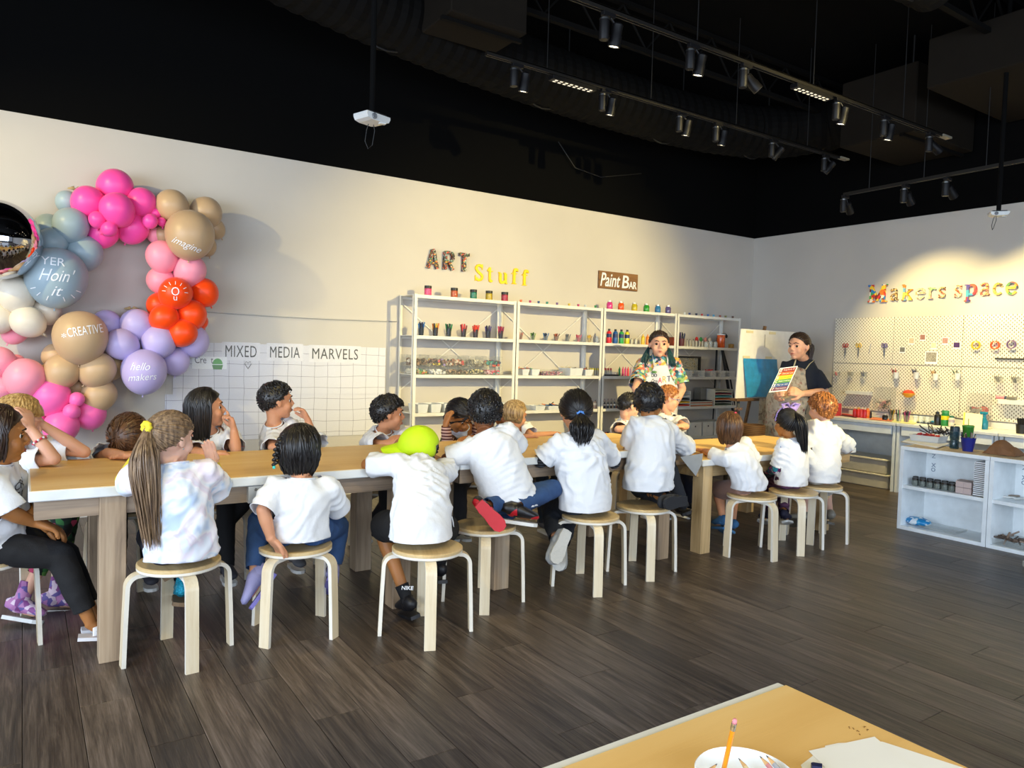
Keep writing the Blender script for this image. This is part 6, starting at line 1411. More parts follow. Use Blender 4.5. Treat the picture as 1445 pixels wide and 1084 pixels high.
def folds(me, amp, seed, up, grav=1.0):
    """cloth creases: bands of soft ridges in slanting directions, gathered by a slow mask"""
    rs = np.random.default_rng(seed); p = np_verts(me).astype(np.float64); n = np_norms(me)
    q = p+.035*np.sin(p[:, [1, 2, 0]]*17+rs.uniform(0, 6, 3))+.012*np.sin(p[:, [2, 0, 1]]*43+rs.uniform(0, 6, 3))
    d = np.zeros(len(p))
    for i in range(7):
        a = rs.uniform(-1.1, 1.1); th = rs.uniform(0, 6.28)
        k = np.array([math.cos(th)*math.cos(a), math.sin(th)*math.cos(a), math.sin(a)*1.3]); fr = rs.uniform(26, 70)
        w = np.sin(q @ k*fr+rs.uniform(0, 6)); rid = 1-np.abs(w)**.8
        msk = np.clip(np.sin(p @ rs.normal(0, 1, 3)*rs.uniform(7, 13)+rs.uniform(0, 6))*1.4, 0, 1)
        d += rid*msk*rs.uniform(.5, 1.0)
    d = d/2.0-.35
    setv(me, p+n*(amp*d)[:, None])
def cut(me, cuts):
    bm = bmesh.new(); bm.from_mesh(me)
    for co, no, rad, *ax in cuts:
        co, no = V(co), V(no).normalized(); fs = []
        for f in bm.faces:
            q = f.calc_center_median()-co
            if q.length >= rad: continue
            if ax:
                if (q-no*q.dot(no)).length > ax[0]: continue
                hp, nk, rr = ax[1]; g = f.calc_center_median()-hp; u_ = (nk-hp).normalized(); t_ = g.dot(u_)
                if 0 < t_ < (nk-hp).length*.8 and (g-u_*t_).length < rr: continue
            fs.append(f)
        geom = list({v for f in fs for v in f.verts})+list({e for f in fs for e in f.edges})+fs
        bmesh.ops.bisect_plane(bm, geom=geom, dist=1e-5, plane_co=co, plane_no=no, clear_outer=True)
    bm.to_mesh(me); bm.free()
def put(me, name, m, parent, root, thick=0, smooth=True):
    a = np_verts(me)-np.array(root.location)[None, :]; 
    if parent is not root: a = a-np.array(parent.location)[None, :]
    setv(me, a); me.materials.clear(); me.materials.append(m); me.polygons.foreach_set('use_smooth', [smooth]*len(me.polygons))
    o = link_mesh(name, me, parent)
    if thick: s = o.modifiers.new('thickness', 'SOLIDIFY'); s.thickness = thick; s.offset = 1
    return o

def hand(mb, w_, d, n, sg, s, curl=.5, point=False):
    """palm + five fingers; d = pointing direction, n = palm normal, sg = side of the thumb"""
    w_, d = V(w_), V(d).normalized(); n = (V(n)-d*V(n).dot(d)).normalized(); sd = d.cross(n)*sg
    mb.tube([w_-d*.012*s, w_+d*.008*s, w_+d*.03*s, w_+d*.054*s], [(.018*s, .015*s), (.021*s, .014*s), (.029*s, .013*s), (.028*s, .010*s)], 12, side=sd)
    for i, L in enumerate((.040, .046, .043, .034)):
        b = w_+d*(.050-.002*abs(i-1.2))*s+sd*((1.5-i)*.0148)*s; p = [b-d*.012*s, b]; a = 0; c = curl
        if point and i == 0: c = .08
        if point and i > 0: c = 1.25
        dd = d+sd*(1.5-i)*.07
        for seg, fr in enumerate((.46, .3, .24)):
            a += c*(.55 if seg == 0 else .8); q = (dd*math.cos(a)+n*math.sin(a)).normalized(); p.append(p[-1]+q*L*fr*s)
        mb.tube(p, [.0078*s, .0078*s, .0072*s, .0066*s, .0056*s], 8)
    b = w_+d*.012*s+sd*.020*s; t1_ = (d*.55+sd*.75+n*.35).normalized(); t2_ = (d*.85+sd*.25+n*.45).normalized()
    mb.tube([w_+d*.01*s, b, b+t1_*.022*s, b+t1_*.022*s+t2_*.020*s, b+t1_*.022*s+t2_*.034*s], [.010*s, .0105*s, .0092*s, .0078*s, .006*s], 8)

class Head:
    def __init__(s, c, face, up, k):
        s.c = V(c); s.Y = V(face).normalized(); u = V(up); s.Z = (u-s.Y*u.dot(s.Y)).normalized(); s.X = s.Y.cross(s.Z); s.k = k
        s.R = Matrix((s.X, s.Y, s.Z)).transposed()
    def w(s, x, y, z): return s.c+(s.X*x+s.Y*y+s.Z*z)*s.k
    def build(s, mb, neck):
        k = s.k; R = s.R
        def e(x, y, z, a, b, c): mb.ell(s.w(x, y, z), (a*k, b*k, c*k), R=R, nu=20, nv=14)
        e(0, -.010, .018, .074, .090, .088); e(0, .020, -.040, .056, .064, .064); e(0, .052, -.086, .024, .026, .020)
        e(.034, .047, -.032, .028, .028, .032); e(-.034, .047, -.032, .028, .028, .032)
        e(0, .070, .030, .046, .016, .012)
        mb.tube([s.w(0, .076, .012), s.w(0, .089, -.006), s.w(0, .098, -.024)], [.007*k, .0085*k, .0105*k], 8)
        e(.009, .086, -.029, .008, .009, .007); e(-.009, .086, -.029, .008, .009, .007)
        e(0, .079, -.052, .020, .010, .007); e(0, .077, -.062, .017, .010, .007)
        for sg in (-1, 1):
            e(sg*.077, -.006, -.008, .009, .017, .026); e(sg*.082, -.012, -.002, .006, .014, .020)
        mb.tube([s.w(0, -.028, -.035), s.w(0, -.022, -.075), V(neck)*.45+s.w(0, -.02, -.085)*.55, V(neck)], [.046*k, .041*k, .040*k, .046*k], 14)
    def features(s, root, fig, brow, open_mouth=False):
        k = s.k
        for sg in (-1, 1):
            c = s.w(sg*.030, .0628, .003); mb = MB(); vs = []; nu, nv = 12, 8
            r_ = .0125*k; ax = (s.Y*1+s.X*sg*.18).normalized(); _, a, b = frame(ax)
            for j in range(nv+1):
                ph = PI*j/nv
                for i in range(nu): t = 2*PI*i/nu; vs.append(c+ax*(r_*math.cos(ph))+(a*math.cos(t)+b*math.sin(t))*(r_*math.sin(ph)))
            fs = [(j*nu+i, (j+1)*nu+i, (j+1)*nu+(i+1) % nu, j*nu+(i+1) % nu) for j in range(nv) for i in range(nu)]
            mb.add(vs, fs); mb.mi = [1 if f//nu < 3 else 0 for f in range(len(fs))]
            mb.build('eye', [M_EYEW, M_IRIS], root, smooth=True)
            MB().tube([s.w(sg*.014, .077, .0115), s.w(sg*.030, .0785, .0155), s.w(sg*.046, .069, .0095)], [.0022*k, .0034*k, .0020*k], 6).build('eyelid', fig['skin'], root, smooth=True)
            MB().tube([s.w(sg*.013, .0845, .025), s.w(sg*.030, .0825, .031), s.w(sg*.050, .068, .025)], [.0028*k, .0036*k, .0018*k], 6).build('eyebrow', brow, root, smooth=True)
        mb = MB(); mb.tube([s.w(-.019, .078, -.057), s.w(-.008, .0895, -.0535), s.w(0, .0885, -.0545), s.w(.008, .0895, -.0535), s.w(.019, .078, -.057)], [.001*k, .0032*k, .003*k, .0032*k, .001*k], 6)
        mb.tube([s.w(-.018, .077, -.0585), s.w(0, .0885, -.062), s.w(.018, .077, -.0585)], [.001*k, .0042*k, .001*k], 6)
        mb.build('lips', M_LIP, root, smooth=True)
        if open_mouth: MB().ell(s.w(0, .088, -.058), (.010*k, .004*k, .007*k), R=s.R).build('mouth', mat('dark mouth', '#2c0f0e', .6), root, smooth=True)

def hair(s, root, m, style, seed=1, th=.16, length=.25, tie=None, tail=.3, tailr=.035, n=300, bangs=.45, tieband=None, curl=0, taild=None, back_low=-.72, part=0.0, name='hair', sweep=0):
    """cap that follows the skull + locks laid over it. styles: short, bob, pony"""
    k = s.k; r = random.Random(seed); ax, ay, az = .074, .090, .088; oc = (0, -.010, .018)
    def low(y, x=0):
        if y < 0: a = min(1, (-y/.6))**.7; return -.30*(1-a)+(back_low-.12)*a
        if y < .45: return -.30+(.30+.06)*(y/.45)**1.5
        return .06+(bangs-.12-.06)*min(1, (y-.45)/.35)
    def mask(d):
        v = (d.z-low(d.y))/.16; v = max(0, min(1, v)); return v*v*(3-2*v)
    def surf(d, lift): return s.w(oc[0]+d.x*ax*lift, oc[1]+d.y*ay*lift, oc[2]+d.z*az*lift)
    mb = MB(); nu, nv = 40, 26; vs = []
    for j in range(nv+1):
        ph = PI*j/nv
        for i in range(nu):
            t = 2*PI*i/nu; d = V((math.sin(ph)*math.cos(t), math.sin(ph)*math.sin(t), math.cos(ph)))
            mk = mask(d); lift = 1+th*mk-.22*(1-mk)+.03*mk*noise.noise(d*6+V((seed, 0, 0)))+(.07*curl*mk*abs(noise.noise(d*11+V((seed, 3, 0)))))
            vs.append(surf(d, lift))
    mb.add(vs, [(j*nu+i, (j+1)*nu+i, (j+1)*nu+(i+1) % nu, j*nu+(i+1) % nu) for j in range(nv) for i in range(nu)])
    def lock(pts, w_):
        L = len(pts); mb.tube(pts, [w_*(.55+.45*math.sin(PI*min(1, (i+.6)/L*1.15))) if i < L-1 else w_*.12 for i in range(L)], 4, cap=False)
    crown = V((.0, -.25, .97)).normalized(); tied = V(tie).normalized() if tie else None
    cnt = 0; tries = 0
    while cnt < n and tries < n*20:
        tries += 1
        z = r.uniform(-1, 1); t = r.uniform(0, 2*PI); q = math.sqrt(1-z*z); d = V((q*math.cos(t), q*math.sin(t), z))
        if mask(d) < .35: continue
        cnt += 1; lf = 1+th+r.uniform(-.03, .05)
        if style == 'short':
            fl = (d-crown*d.dot(crown)); fl = fl.normalized() if fl.length > .05 else V((r.uniform(-1, 1), r.uniform(-1, 1), 0)).normalized()
            fl = fl+V((sweep, 0, 0)); pts = []; dd = d.copy(); nn = 5
            for i in range(nn):
                c_ = curl*.05*math.sin(i*2.2+cnt); pts.append(surf(dd, lf+.015*math.sin(i*1.5+cnt)*1+c_-(.06 if i == nn-1 else 0)))
                dd = (dd+fl*.085+V((r.uniform(-1, 1), r.uniform(-1, 1), r.uniform(-1, 1)))*(.02+.09*curl)).normalized()
                if mask(dd) < .12: break
            if len(pts) > 1: lock(pts, .0050*k)
        elif style == 'bob':
            # from the parting down over the sides, then hanging
            if d.y > .55 and d.z < bangs+.12 and bangs > .4 : pass
            pts = []; az_ = math.atan2(d.x, -d.y)      # 0 = back
            lim = 1.8 if bangs > .3 else 2.0
            az_ = max(-lim, min(lim, az_))
            sx = 1 if az_ >= 0 else -1
            st = V((part+sx*.06*r.random(), .45-.9*r.random(), 1)).normalized(); en = V((math.sin(az_), -math.cos(az_), -.05)).normalized()
            for i in range(6):
                tt = i/5; dd = (st*(1-tt)+en*tt).normalized(); pts.append(surf(dd, lf+.02*math.sin(cnt)))
            e0 = pts[-1]; L = length*r.uniform(.86, 1.04); out_ = (e0-s.c); out_ = (out_-V((0, 0, out_.z))).normalized()
            wv = r.uniform(-1, 1)
            for i in range(1, 6):
                tt = i/5; pts.append(e0+V((0, 0, -L*tt))-out_*(.018*k*tt*tt*2)+V((wv, -wv, 0))*.004*math.sin(tt*4+cnt)+V((r.uniform(-1, 1), r.uniform(-1, 1), 0))*.004*curl*4)
            lock(pts, .0062*k)
        elif style == 'pony':
            st = d; pts = []
            for i in range(7):
                tt = i/6; dd = (st*(1-tt)+tied*tt)
                dd = dd.normalized() if dd.length > .05 else tied
                pts.append(surf(dd, lf if tt < 1 else lf))
            lock(pts, .0048*k)
    if style == 'pony':
        T = surf(tied, 1+th+.05); td = V(taild) if taild else V((0, 0, -1)); td.normalize()
        o = s.R @ tied; nt_ = 230
        for i in range(nt_):
            a = r.uniform(0, 2*PI); rr = math.sqrt(r.random()); u = frame(td); off = u[1]*math.cos(a)+u[2]*math.sin(a)
            L = tail*r.uniform(.75, 1.0); pts = []; ph = r.uniform(0, 6)
            for j in range(11):
                tt = j/10; wd = tailr*rr*min(1, .25+tt*2.4)*(1-.45*max(0, tt-.45)/.55)
                bow = o*(.045*k*math.sin(min(1, tt*2.2)*PI*.5)*(1-tt*.6))
                pts.append(T+td*(L*tt)+off*wd+bow+V((math.sin(tt*8+ph), math.cos(tt*7+ph), 0))*(.004+.012*curl)*tt)
            lock(pts, .0038*k)
        if tieband is not None:
            _, a1, b1 = frame(o+td*.3); MB().tube([T+o*.01+(a1*math.cos(q)+b1*math.sin(q))*.016*k*(1+.2*math.sin(q*7)) for q in [i*PI/8 for i in range(17)]], tieband[1], 8).build('hair_tie', tieband[0], root, smooth=True)
    h = mb.build(name, m, root, smooth=True)
    return h

def shoe(root, ankle, toe, upv, k, m, msole=None, name='shoe', high=0, L=.19, part=True):
    """closed shoe: heel behind the ankle, toe along `toe`; upv points up the shin"""
    a, d = V(ankle), V(toe).normalized(); u = V(upv); u = (u-d*u.dot(d)).normalized(); s = d.cross(u); L *= k
    base = a-u*.058*k
    pts = [(-.30, .016, .018), (-.27, .029, .034), (-.12, .032, .042), (.08, .034, .040), (.30, .038, .030), (.50, .040, .023), (.64, .033, .018), (.70, .014, .010)]
    mb = MB(); mb.tube([base+d*(x*L)+u*(h*k*.95+.008*k) for x, w_, h in pts], [(w_*k, h*k) for x, w_, h in pts], 14, side=s)
    mb.tube([a-u*.04*k, a+u*(.02+high)*k], [(.036*k), (.034*k)], 14, side=s)
    o = mb.build(name, m, root, smooth=True)
    out = [(-.31, .0), (-.29, .026), (-.1, .031), (.1, .031), (.35, .039), (.55, .038), (.68, .024), (.72, 0), (.68, -.022), (.55, -.036), (.35, -.036), (.1, -.030), (-.1, -.031), (-.29, -.026)]
    q = base-u*.010*k
    MB().prism([(x*L, w_*k) for x, w_ in out], .018*k, q, d, s).build('sole', msole or M_WHITE, o)
    return o

def person(label, name='person', k=1.0, hk=None, skin='light', hip=None, neck=None, fwd=(0, 1, 0), head=None, face=(0, 1, 0), hup=(0, 0, 1), sh=.128, drop=.05, arms=(), legs=(),
           shirt=None, sleeve=.82, long_sleeve=None, pants=None, pantlen=1.0, shoes=None, soles=None, socks=None, hairf=None, feat=True, brow=None, standing=False, bend=.03, seed=1, hemz=.4455, fat=1.0, openm=False, hemlen=.13, hs=1.35, foldamp=.021, high=0):
    hip, neck, head = V(hip), V(neck), V(head); hk = hk or k*1.04
    root = thing('person', label, 'person', (hip.x, hip.y, 0))
    M_SK = SK[skin]; fig = {'skin': M_SK, 'root': root}
    shirt = shirt or M_SHIRT
    B = V(fwd); B.z = 0; B.normalize(); up = (neck-hip).normalized(); S = B.cross(up).normalized(); B2 = up.cross(S)
    mid = (hip+neck)/2-B2*bend
    def spine(t):
        if t < 0: return hip+(hip-mid).normalized()*0+up*0+V((0, 0, 1))*(t*(neck-hip).length)
        return hip*(1-t)**2+mid*2*t*(1-t)+neck*t*t
    H_ = Head(head, face, hup, hk)
    sk = MB()
    rings = [(-.06, .085, .075), (0, .118, .092), (.3, .102, .082), (.6, .110, .082), (.84, .108, .074), (.96, .066, .052), (1.02, .045, .045)]
    sk.tube([spine(t) if t <= 1 else neck+up*.01 for t, a, b in rings], [(a*k*fat, b*k*fat) for t, a, b in rings], 18, side=S)
    H_.build(sk, neck)
    shp = {}
    for sg in (-1, 1):
        shp[sg] = neck-up*drop*k+S*(sh*sg); sk.tube([neck-up*.03*k+S*(.02*sg), shp[sg]], [.040*k, .038*k], 10)
    shm = MB(); cuts = []; lsl = []
    for A in arms:
        sg, el, wr, hd, pn, cu = A[:6]; el, wr = V(el), V(wr); opt = A[6] if len(A) > 6 else {}
        sp = shp[sg]
        sk.tube([sp, sp*.5+el*.5, el], [.037*k, .034*k, .030*k], 12); sk.ell(el, (.032*k,)*3, nu=10, nv=8)
        sk.tube([el, el*.65+wr*.35, wr], [.031*k, .032*k, .021*k], 12)
        hand(sk, wr, hd, pn, opt.get('thumb', 1), opt.get('hs', hs)*k, cu, opt.get('point', False))
        e2 = sp+(el-sp)*sleeve; dr = (el-sp).normalized()
        shm.tube([neck-up*(drop-.005)*k+S*(.03*sg), sp-dr*.0, sp*.5+e2*.5, e2, e2+dr*.03], [.058*k, .060*k, .060*k, .065*k, .066*k], 16); cuts.append((e2+dr*.004, dr, .11*k, .088*k, (hip, neck, .150*k*fat)))
        if long_sleeve:
            d2 = (wr-el).normalized(); lsm = MB(); lsl.append((lsm, (wr-d2*.004, d2, .05*k))); lsm.tube([sp, sp*.5+el*.5, el, el*.5+wr*.5, wr, wr+d2*.02], [.042*k, .041*k, .040*k, .037*k, .031*k, .031*k], 12); lsm.ell(el, (.042*k,)*3, nu=12, nv=8)
    # ----- legs
    pm = MB(); pcuts = []; ank = []
    if pants: pm.tube([spine(-.10), spine(.0), spine(.22)], [(.112*k*fat, .098*k*fat), (.125*k*fat, .105*k*fat), (.108*k*fat, .09*k*fat)], 18, side=S)
    for Lg in legs:
        sg, kn, an, toe = Lg[:4]; uo = (V(Lg[4]), Lg[5] if len(Lg) > 5 else None) if len(Lg) > 4 else None; kn, an = V(kn), V(an); hj = hip+S*(.062*k*sg)-V((0, 0, .01))
        sk.tube([hj, hj*.5+kn*.5, kn], [.062*k, .056*k, .042*k], 12); sk.ell(kn, (.043*k,)*3, nu=10, nv=8)
        sk.tube([kn, kn*.7+an*.3, an*.5+kn*.5, an], [.040*k, .044*k, .036*k, .025*k], 12)
        td = V(toe).normalized(); uf = uo[0] if uo else (kn-an); uf = (uf-td*uf.dot(td)).normalized(); sk.tube([an+td*(-.01), an-uf*.035*k+td*.04*k, an-uf*.045*k+td*.09*k], [.025*k, .022*k, .013*k], 10)
        if pants:
            if pantlen > .5:
                t = (pantlen-.5)*2; e2 = kn+(an-kn)*t; d2 = (an-kn).normalized()
                pm.tube([hj, hj*.5+kn*.5, kn], [.074*k, .068*k, .056*k], 14); pm.ell(kn, (.055*k,)*3, nu=12, nv=8); pm.tube([kn, kn*.6+e2*.4, e2, e2+d2*.02], [.054*k, .052*k, .043*k, .043*k], 14); pcuts.append((e2+d2*.002, d2, .06*k))
            else:
                t = pantlen*2; d2 = (kn-hj).normalized(); e2 = hj+(kn-hj)*t; pm.tube([hj, e2, e2+d2*.03], [.078*k, .080*k, .080*k], 14); pcuts.append((e2+d2*.003, d2, .12*k))
        ank.append((kn, an, td, uo))
    body = evalmesh(sk, .0058 if k < 1.2 else .0068, 2)
    put(body, 'body', M_SK, root, root)
    # ----- shirt
    rings = [(-hemlen-.06, .146, .122), (-hemlen, .146, .122), (0, .146, .120), (.3, .136, .112), (.6, .136, .104), (.82, .130, .092), (.93, .092, .072), (1.0, .058, .056), (1.05, .052, .052)]
    shm.tube([spine(t) if t <= 1 else neck+up*(.05*(t-1)*20*.4) for t, a, b in rings], [(a*k*fat, b*k*fat) for t, a, b in rings], 24, side=S)
    sm = evalmesh(shm, .0105*max(1, k*.85), 5)
    folds(sm, foldamp*k, seed, up)
    hb = spine(-hemlen)
    if not standing: hb = V((hb.x, hb.y, max(hb.z, hemz+.004)))
    cut(sm, cuts+[(neck+up*.006*k, up*1+B2*.22, .075*k), (hb, (0, 0, -1), .42*k)])
    if not standing:
        a = np_verts(sm); lo = a[:, 2] < hemz+.012; a[lo, 2] = np.maximum(a[lo, 2], hemz+.0015+.004*(1+np.sin(a[lo, 0]*60+seed)*.5)); setv(sm, a)
    so = put(sm, 'shirt', shirt, root, root, thick=.003); fig['shirt'] = so
    nr = MB(); c = neck+up*.007*k; tt = [i*PI/10 for i in range(21)]
    nr.tube([c+S*(.056*k*math.cos(q))+(B2-up*.2).normalized()*(.055*k*math.sin(q))-B2*.0 for q in tt], .0045*k, 6); nr.build('collar', shirt, root, smooth=True)
    for lsm, lc in lsl:
        lm = evalmesh(lsm, .009, 3); folds(lm, .005, seed+5, up); cut(lm, [lc]); put(lm, 'sleeve', long_sleeve, root, root, thick=.002)
    if pants:
        pmm = evalmesh(pm, .0105, 3); folds(pmm, .006*k, seed+9, up); cut(pmm, pcuts)
        if not standing: a = np_verts(pmm); rad = (a[:, 0]-hip.x)**2+(a[:, 1]-hip.y)**2; lo = (a[:, 2] < hemz) & (a[:, 2] > hemz-.05) & (rad < .13**2); a[lo, 2] = hemz+.0005; setv(pmm, a)
        put(pmm, 'trousers', pants, root, root, thick=.002)
    for kn, an, td, uo in ank:
        u = (kn-an).normalized()
        if socks: MB().tube([an-u*.03*k, an+u*.02*k, an+u*.07*k, an+u*.085*k], [.033*k, .030*k, .034*k, .036*k], 14).build('sock', socks, root, smooth=True)
        if shoes: shoe(root, an, td, uo[0] if uo else u, k, shoes, (uo[1] if uo else None) or soles, high=high)
    if feat: H_.features(root, fig, brow or M_BROW, openm)
    if hairf:
        hf = dict(hairf); hm = hf.pop('m'); st = hf.pop('style'); hair(H_, root, hm, st, seed=seed, **hf)
    fig['head'] = H_; fig['spine'] = spine; fig['S'] = S; fig['B'] = B2; fig['up'] = up; fig['neck'] = neck; fig['shp'] = shp; fig['k'] = k; fig['fat'] = fat
    return fig
P = onY
def W(*a): return V(a)
def shirt_text(fig, rows, m=M_INK, y=.55, h_=.035, wd=.15, dx=0):
    so = fig['shirt']; root = fig['root']; me = so.data
    bv = BVHTree.FromPolygons([v.co+root.location for v in me.vertices], [tuple(p.vertices) for p in me.polygons])
    S, B, up = fig['S'], fig['B'], fig['up']; u = -S if False else B.cross(-up).normalized()
    u = up.cross(B).normalized()
    for i, (s, mm, w_) in enumerate(rows):
        c = fig['spine'](y)-up*(i*h_*1.35)+B*.02+u*dx
        decal('shirt_print', s, mm or m, bv, c-u*(w_/2), u, up, root, wd=w_, ht=h_, lift=.006)

# ---- front row, backs to the camera
f = person('girl with long light brown ponytail, yellow scrunchie and pale tie-dye shirt', k=1.0, hip=W(.59, 3.47, .525), neck=P(247, 656, 3.47), fwd=(.1, 1, 0), head=P(242, 619, 3.50), face=(.88, .48, -.05), skin='pale',
   arms=[(1, P(309, 693, 3.58), P(300, 656, 3.70), (-.15, .1, 1), (-.5, -.3, 0), .25), (-1, P(177, 678, 3.56), P(203, 634, 3.72), (.4, .1, 1), (1, 0, 0), .8, {'thumb': -1})],
   legs=[(-1, W(.50, 3.80, .50), P(228, 792, 3.72), (.2, 1, -.1)), (1, W(.70, 3.82, .50), P(258, 826, 3.66), (.2, 1, -.1))], shirt=M_SHIRT2, sleeve=.85, long_sleeve=mat('yellow knit', '#d8c83c', .9), pants=M_NAVY, pantlen=.95,
   shoes=mat('turquoise sequins', '#1f9cb8', .25, metal=.4, bump=(150, .9), vary=(120, .3)), soles=plastic('#7a6248', .8), high=.07, seed=3,
   hairf=dict(m=HM['ash'], style='pony', tie=(0, -.98, .30), tail=.53, tailr=.062, n=380, tieband=(mat('yellow scrunchie', '#ecd83a', .9), .013), bangs=.3, taild=(.06, -.10, -1), th=.13, back_low=-.62))
MB().ell(f['head'].w(.084, -.006, -.036), (.004,)*3, nu=8, nv=6).build('earring', M_STEEL, f['root'], smooth=True)
f = person('child with dark half-braided hair and turquoise bead, in a plain white shirt', k=1.0, hip=W(1.12, 3.50, .525), neck=P(427, 676, 3.46), head=P(425, 636, 3.50), face=(.85, .6, -.1), skin='light', fwd=(.15, 1, 0),
   arms=[(-1, P(371, 720, 3.44), P(383, 761, 3.42), (.5, .2, -.6), (0, 0, -1), .3, {'thumb': -1}), (1, P(478, 716, 3.55), P(472, 716, 3.80), (-.2, 1, -.1), (0, 0, -1), .3)],
   legs=[(-1, P(366, 735, 3.72), P(359, 812, 3.58), (-.5, -.1, -.6), (-.6, .3, .6)), (1, P(478, 742, 3.74), P(470, 804, 3.70), (.2, .7, -.6))], pants=M_JEAN, pantlen=.93, shoes=mat('lilac canvas', '#8f8db8', .7), soles=plastic('#7c74b8', .6), seed=5, sleeve=1.02,
   hairf=dict(m=HM['black'], style='bob', length=.13, n=420, th=.20, bangs=.5, curl=.25, part=-.2))
h = f['head']; pts = [h.w(-.022, -.088, .085), h.w(-.035, -.115, .05), h.w(-.044, -.12, .01), h.w(-.050, -.118, -.03), h.w(-.054, -.112, -.065)]
mb = MB()
for i in range(14):
    t = i/13*(len(pts)-1); a = min(int(t), len(pts)-2); p = pts[a]+(pts[a+1]-pts[a])*(t-a); mb.ell(p+h.X*(.006*(-1)**i), (.013, .011, .009), R=h.R @ Matrix.Rotation(.6*(-1)**i, 3, 'Y'), nu=10, nv=7)
mb.build('braid', HM['black'], f['root'], smooth=True); MB().ell(h.w(-.056, -.114, -.078), (.008,)*3, nu=12, nv=8).build('hair_bead', plastic('#3cc8bc'), f['root'], smooth=True)
f = person('boy in neon yellow cap, hand on the brim, white shirt and black shorts', k=1.04, hip=W(1.675, 3.28, .525), neck=P(589, 652, 3.50), head=P(587, 634, 3.60), hup=(-.1, -.45, 1), face=(-.93, .2, .02), skin='tan', fwd=(-.05, 1, 0), sh=.135, fat=1.1,
   arms=[(-1, P(518, 656, 3.60), P(556, 644, 3.72), (.35, .1, 1), (.8, 0, 0), .5, {'thumb': -1}), (1, P(632, 661, 3.60), P(612, 646, 3.85), (-.6, .6, .2), (0, 0, -1), .5)],
   legs=[(-1, W(1.60, 3.62, .47), P(575, 848, 3.44), (.05, .8, -.15)), (1, P(630, 745, 3.52), P(621, 800, 3.62), (.2, .8, -.2))], pants=M_BLKC, pantlen=.42, shoes=mat('black rubber clog', '#17171b', .5), soles=mat('black rubber clog', '#17171b', .5), socks=M_BLKC, seed=8, bend=.045,
   hairf=dict(m=HM['black'], style='short', n=220, th=.10, bangs=.55))
h = f['head']; capm = mat('neon yellow cloth', '#c6e60c', .7, bump=(220, .2))
mb = MB(); vs = []; nu, nv = 32, 10
for j in range(nv+1):
    ph = PI*.56*j/nv
    for i in range(nu):
        t = 2*PI*i/nu; vs.append(h.w(math.sin(ph)*math.cos(t)*.090, -.010+math.sin(ph)*math.sin(t)*.107, .022+math.cos(ph)*.108))
fs = [(j*nu+i, (j+1)*nu+i, (j+1)*nu+(i+1) % nu, j*nu+(i+1) % nu) for j in range(nv) for i in range(nu) if not (j >= 7 and 20 <= i <= 27)]
mb.add(vs, fs); cr = mb.build('cap', capm, f['root'], smooth=True); s_ = cr.modifiers.new('t', 'SOLIDIFY'); s_.thickness = .003
mb = MB(); vs = []
for j in range(6):
    for i in range(13):
        t = math.radians(20+140*i/12); e = j/5; vs.append(h.w(math.cos(t)*(.088+.004*e), -.010+math.sin(t)*.105+e*.085*math.sin(math.radians(180*i/12)), .012-.012*e-.018*abs(math.cos(t))*e))
mb.add(vs, [(j*13+i, j*13+i+1, (j+1)*13+i+1, (j+1)*13+i) for j in range(5) for i in range(12)]); br_ = mb.build('brim', capm, cr); s_ = br_.modifiers.new('t', 'SOLIDIFY'); s_.thickness = .004
a_ = P(574, 831, 3.37); tx = text_obj('sock_lettering', 'NIKE', M_PAPER, a_-V((.030, 0, .0)), V((.83, -.55, 0)), UZ, f['root'], wd=.062, ht=.020, ext=.001, bold=.02, shear=.1)
mb = MB()
for i in range(3): mb.tube([P(631+i*3.2, 729, 3.345-.0*i), P(633+i*3.2, 737, 3.34), P(634+i*3, 746, 3.35)], .0035, 6)
mb.build('side_stripes', M_PAPER, f['root'])
f = person('black-haired boy leaning left in jeans and red and black sneakers', k=1.06, hip=W(2.36, 3.50, .545), neck=P(684, 611, 3.56), head=P(684, 583, 3.62), face=(.45, .88, -.15), skin='brown', fwd=(.1, 1, 0), sh=.14, fat=1.1,
   arms=[(1, P(733, 634, 3.60), P(712, 604, 3.74), (-.6, .3, 1), (-.4, 0, 0), .8), (-1, P(630, 648, 3.64), P(652, 636, 3.85), (.8, .5, 0), (0, 0, -1), .4, {'thumb': -1})],
   legs=[(1, P(780, 690, 3.50), P(727, 716, 3.36), (.9, -.35, -.15), (0, .1, 1), M_WHITE), (-1, P(762, 696, 3.60), P(682, 716, 3.38), (.55, -.2, -.62), (.1, .95, .3))], pants=M_JEAN, pantlen=.97, shoes=confetti('red and black leather', ['#b01824', '#141214', '#c01c28', '#17151a'], 16, .4), soles=plastic('#c8313a', .5), seed=11, foldamp=.016, hemlen=.0, bend=.05,
   hairf=dict(m=HM['black'], style='short', n=420, th=.24, bangs=.4, curl=.35))
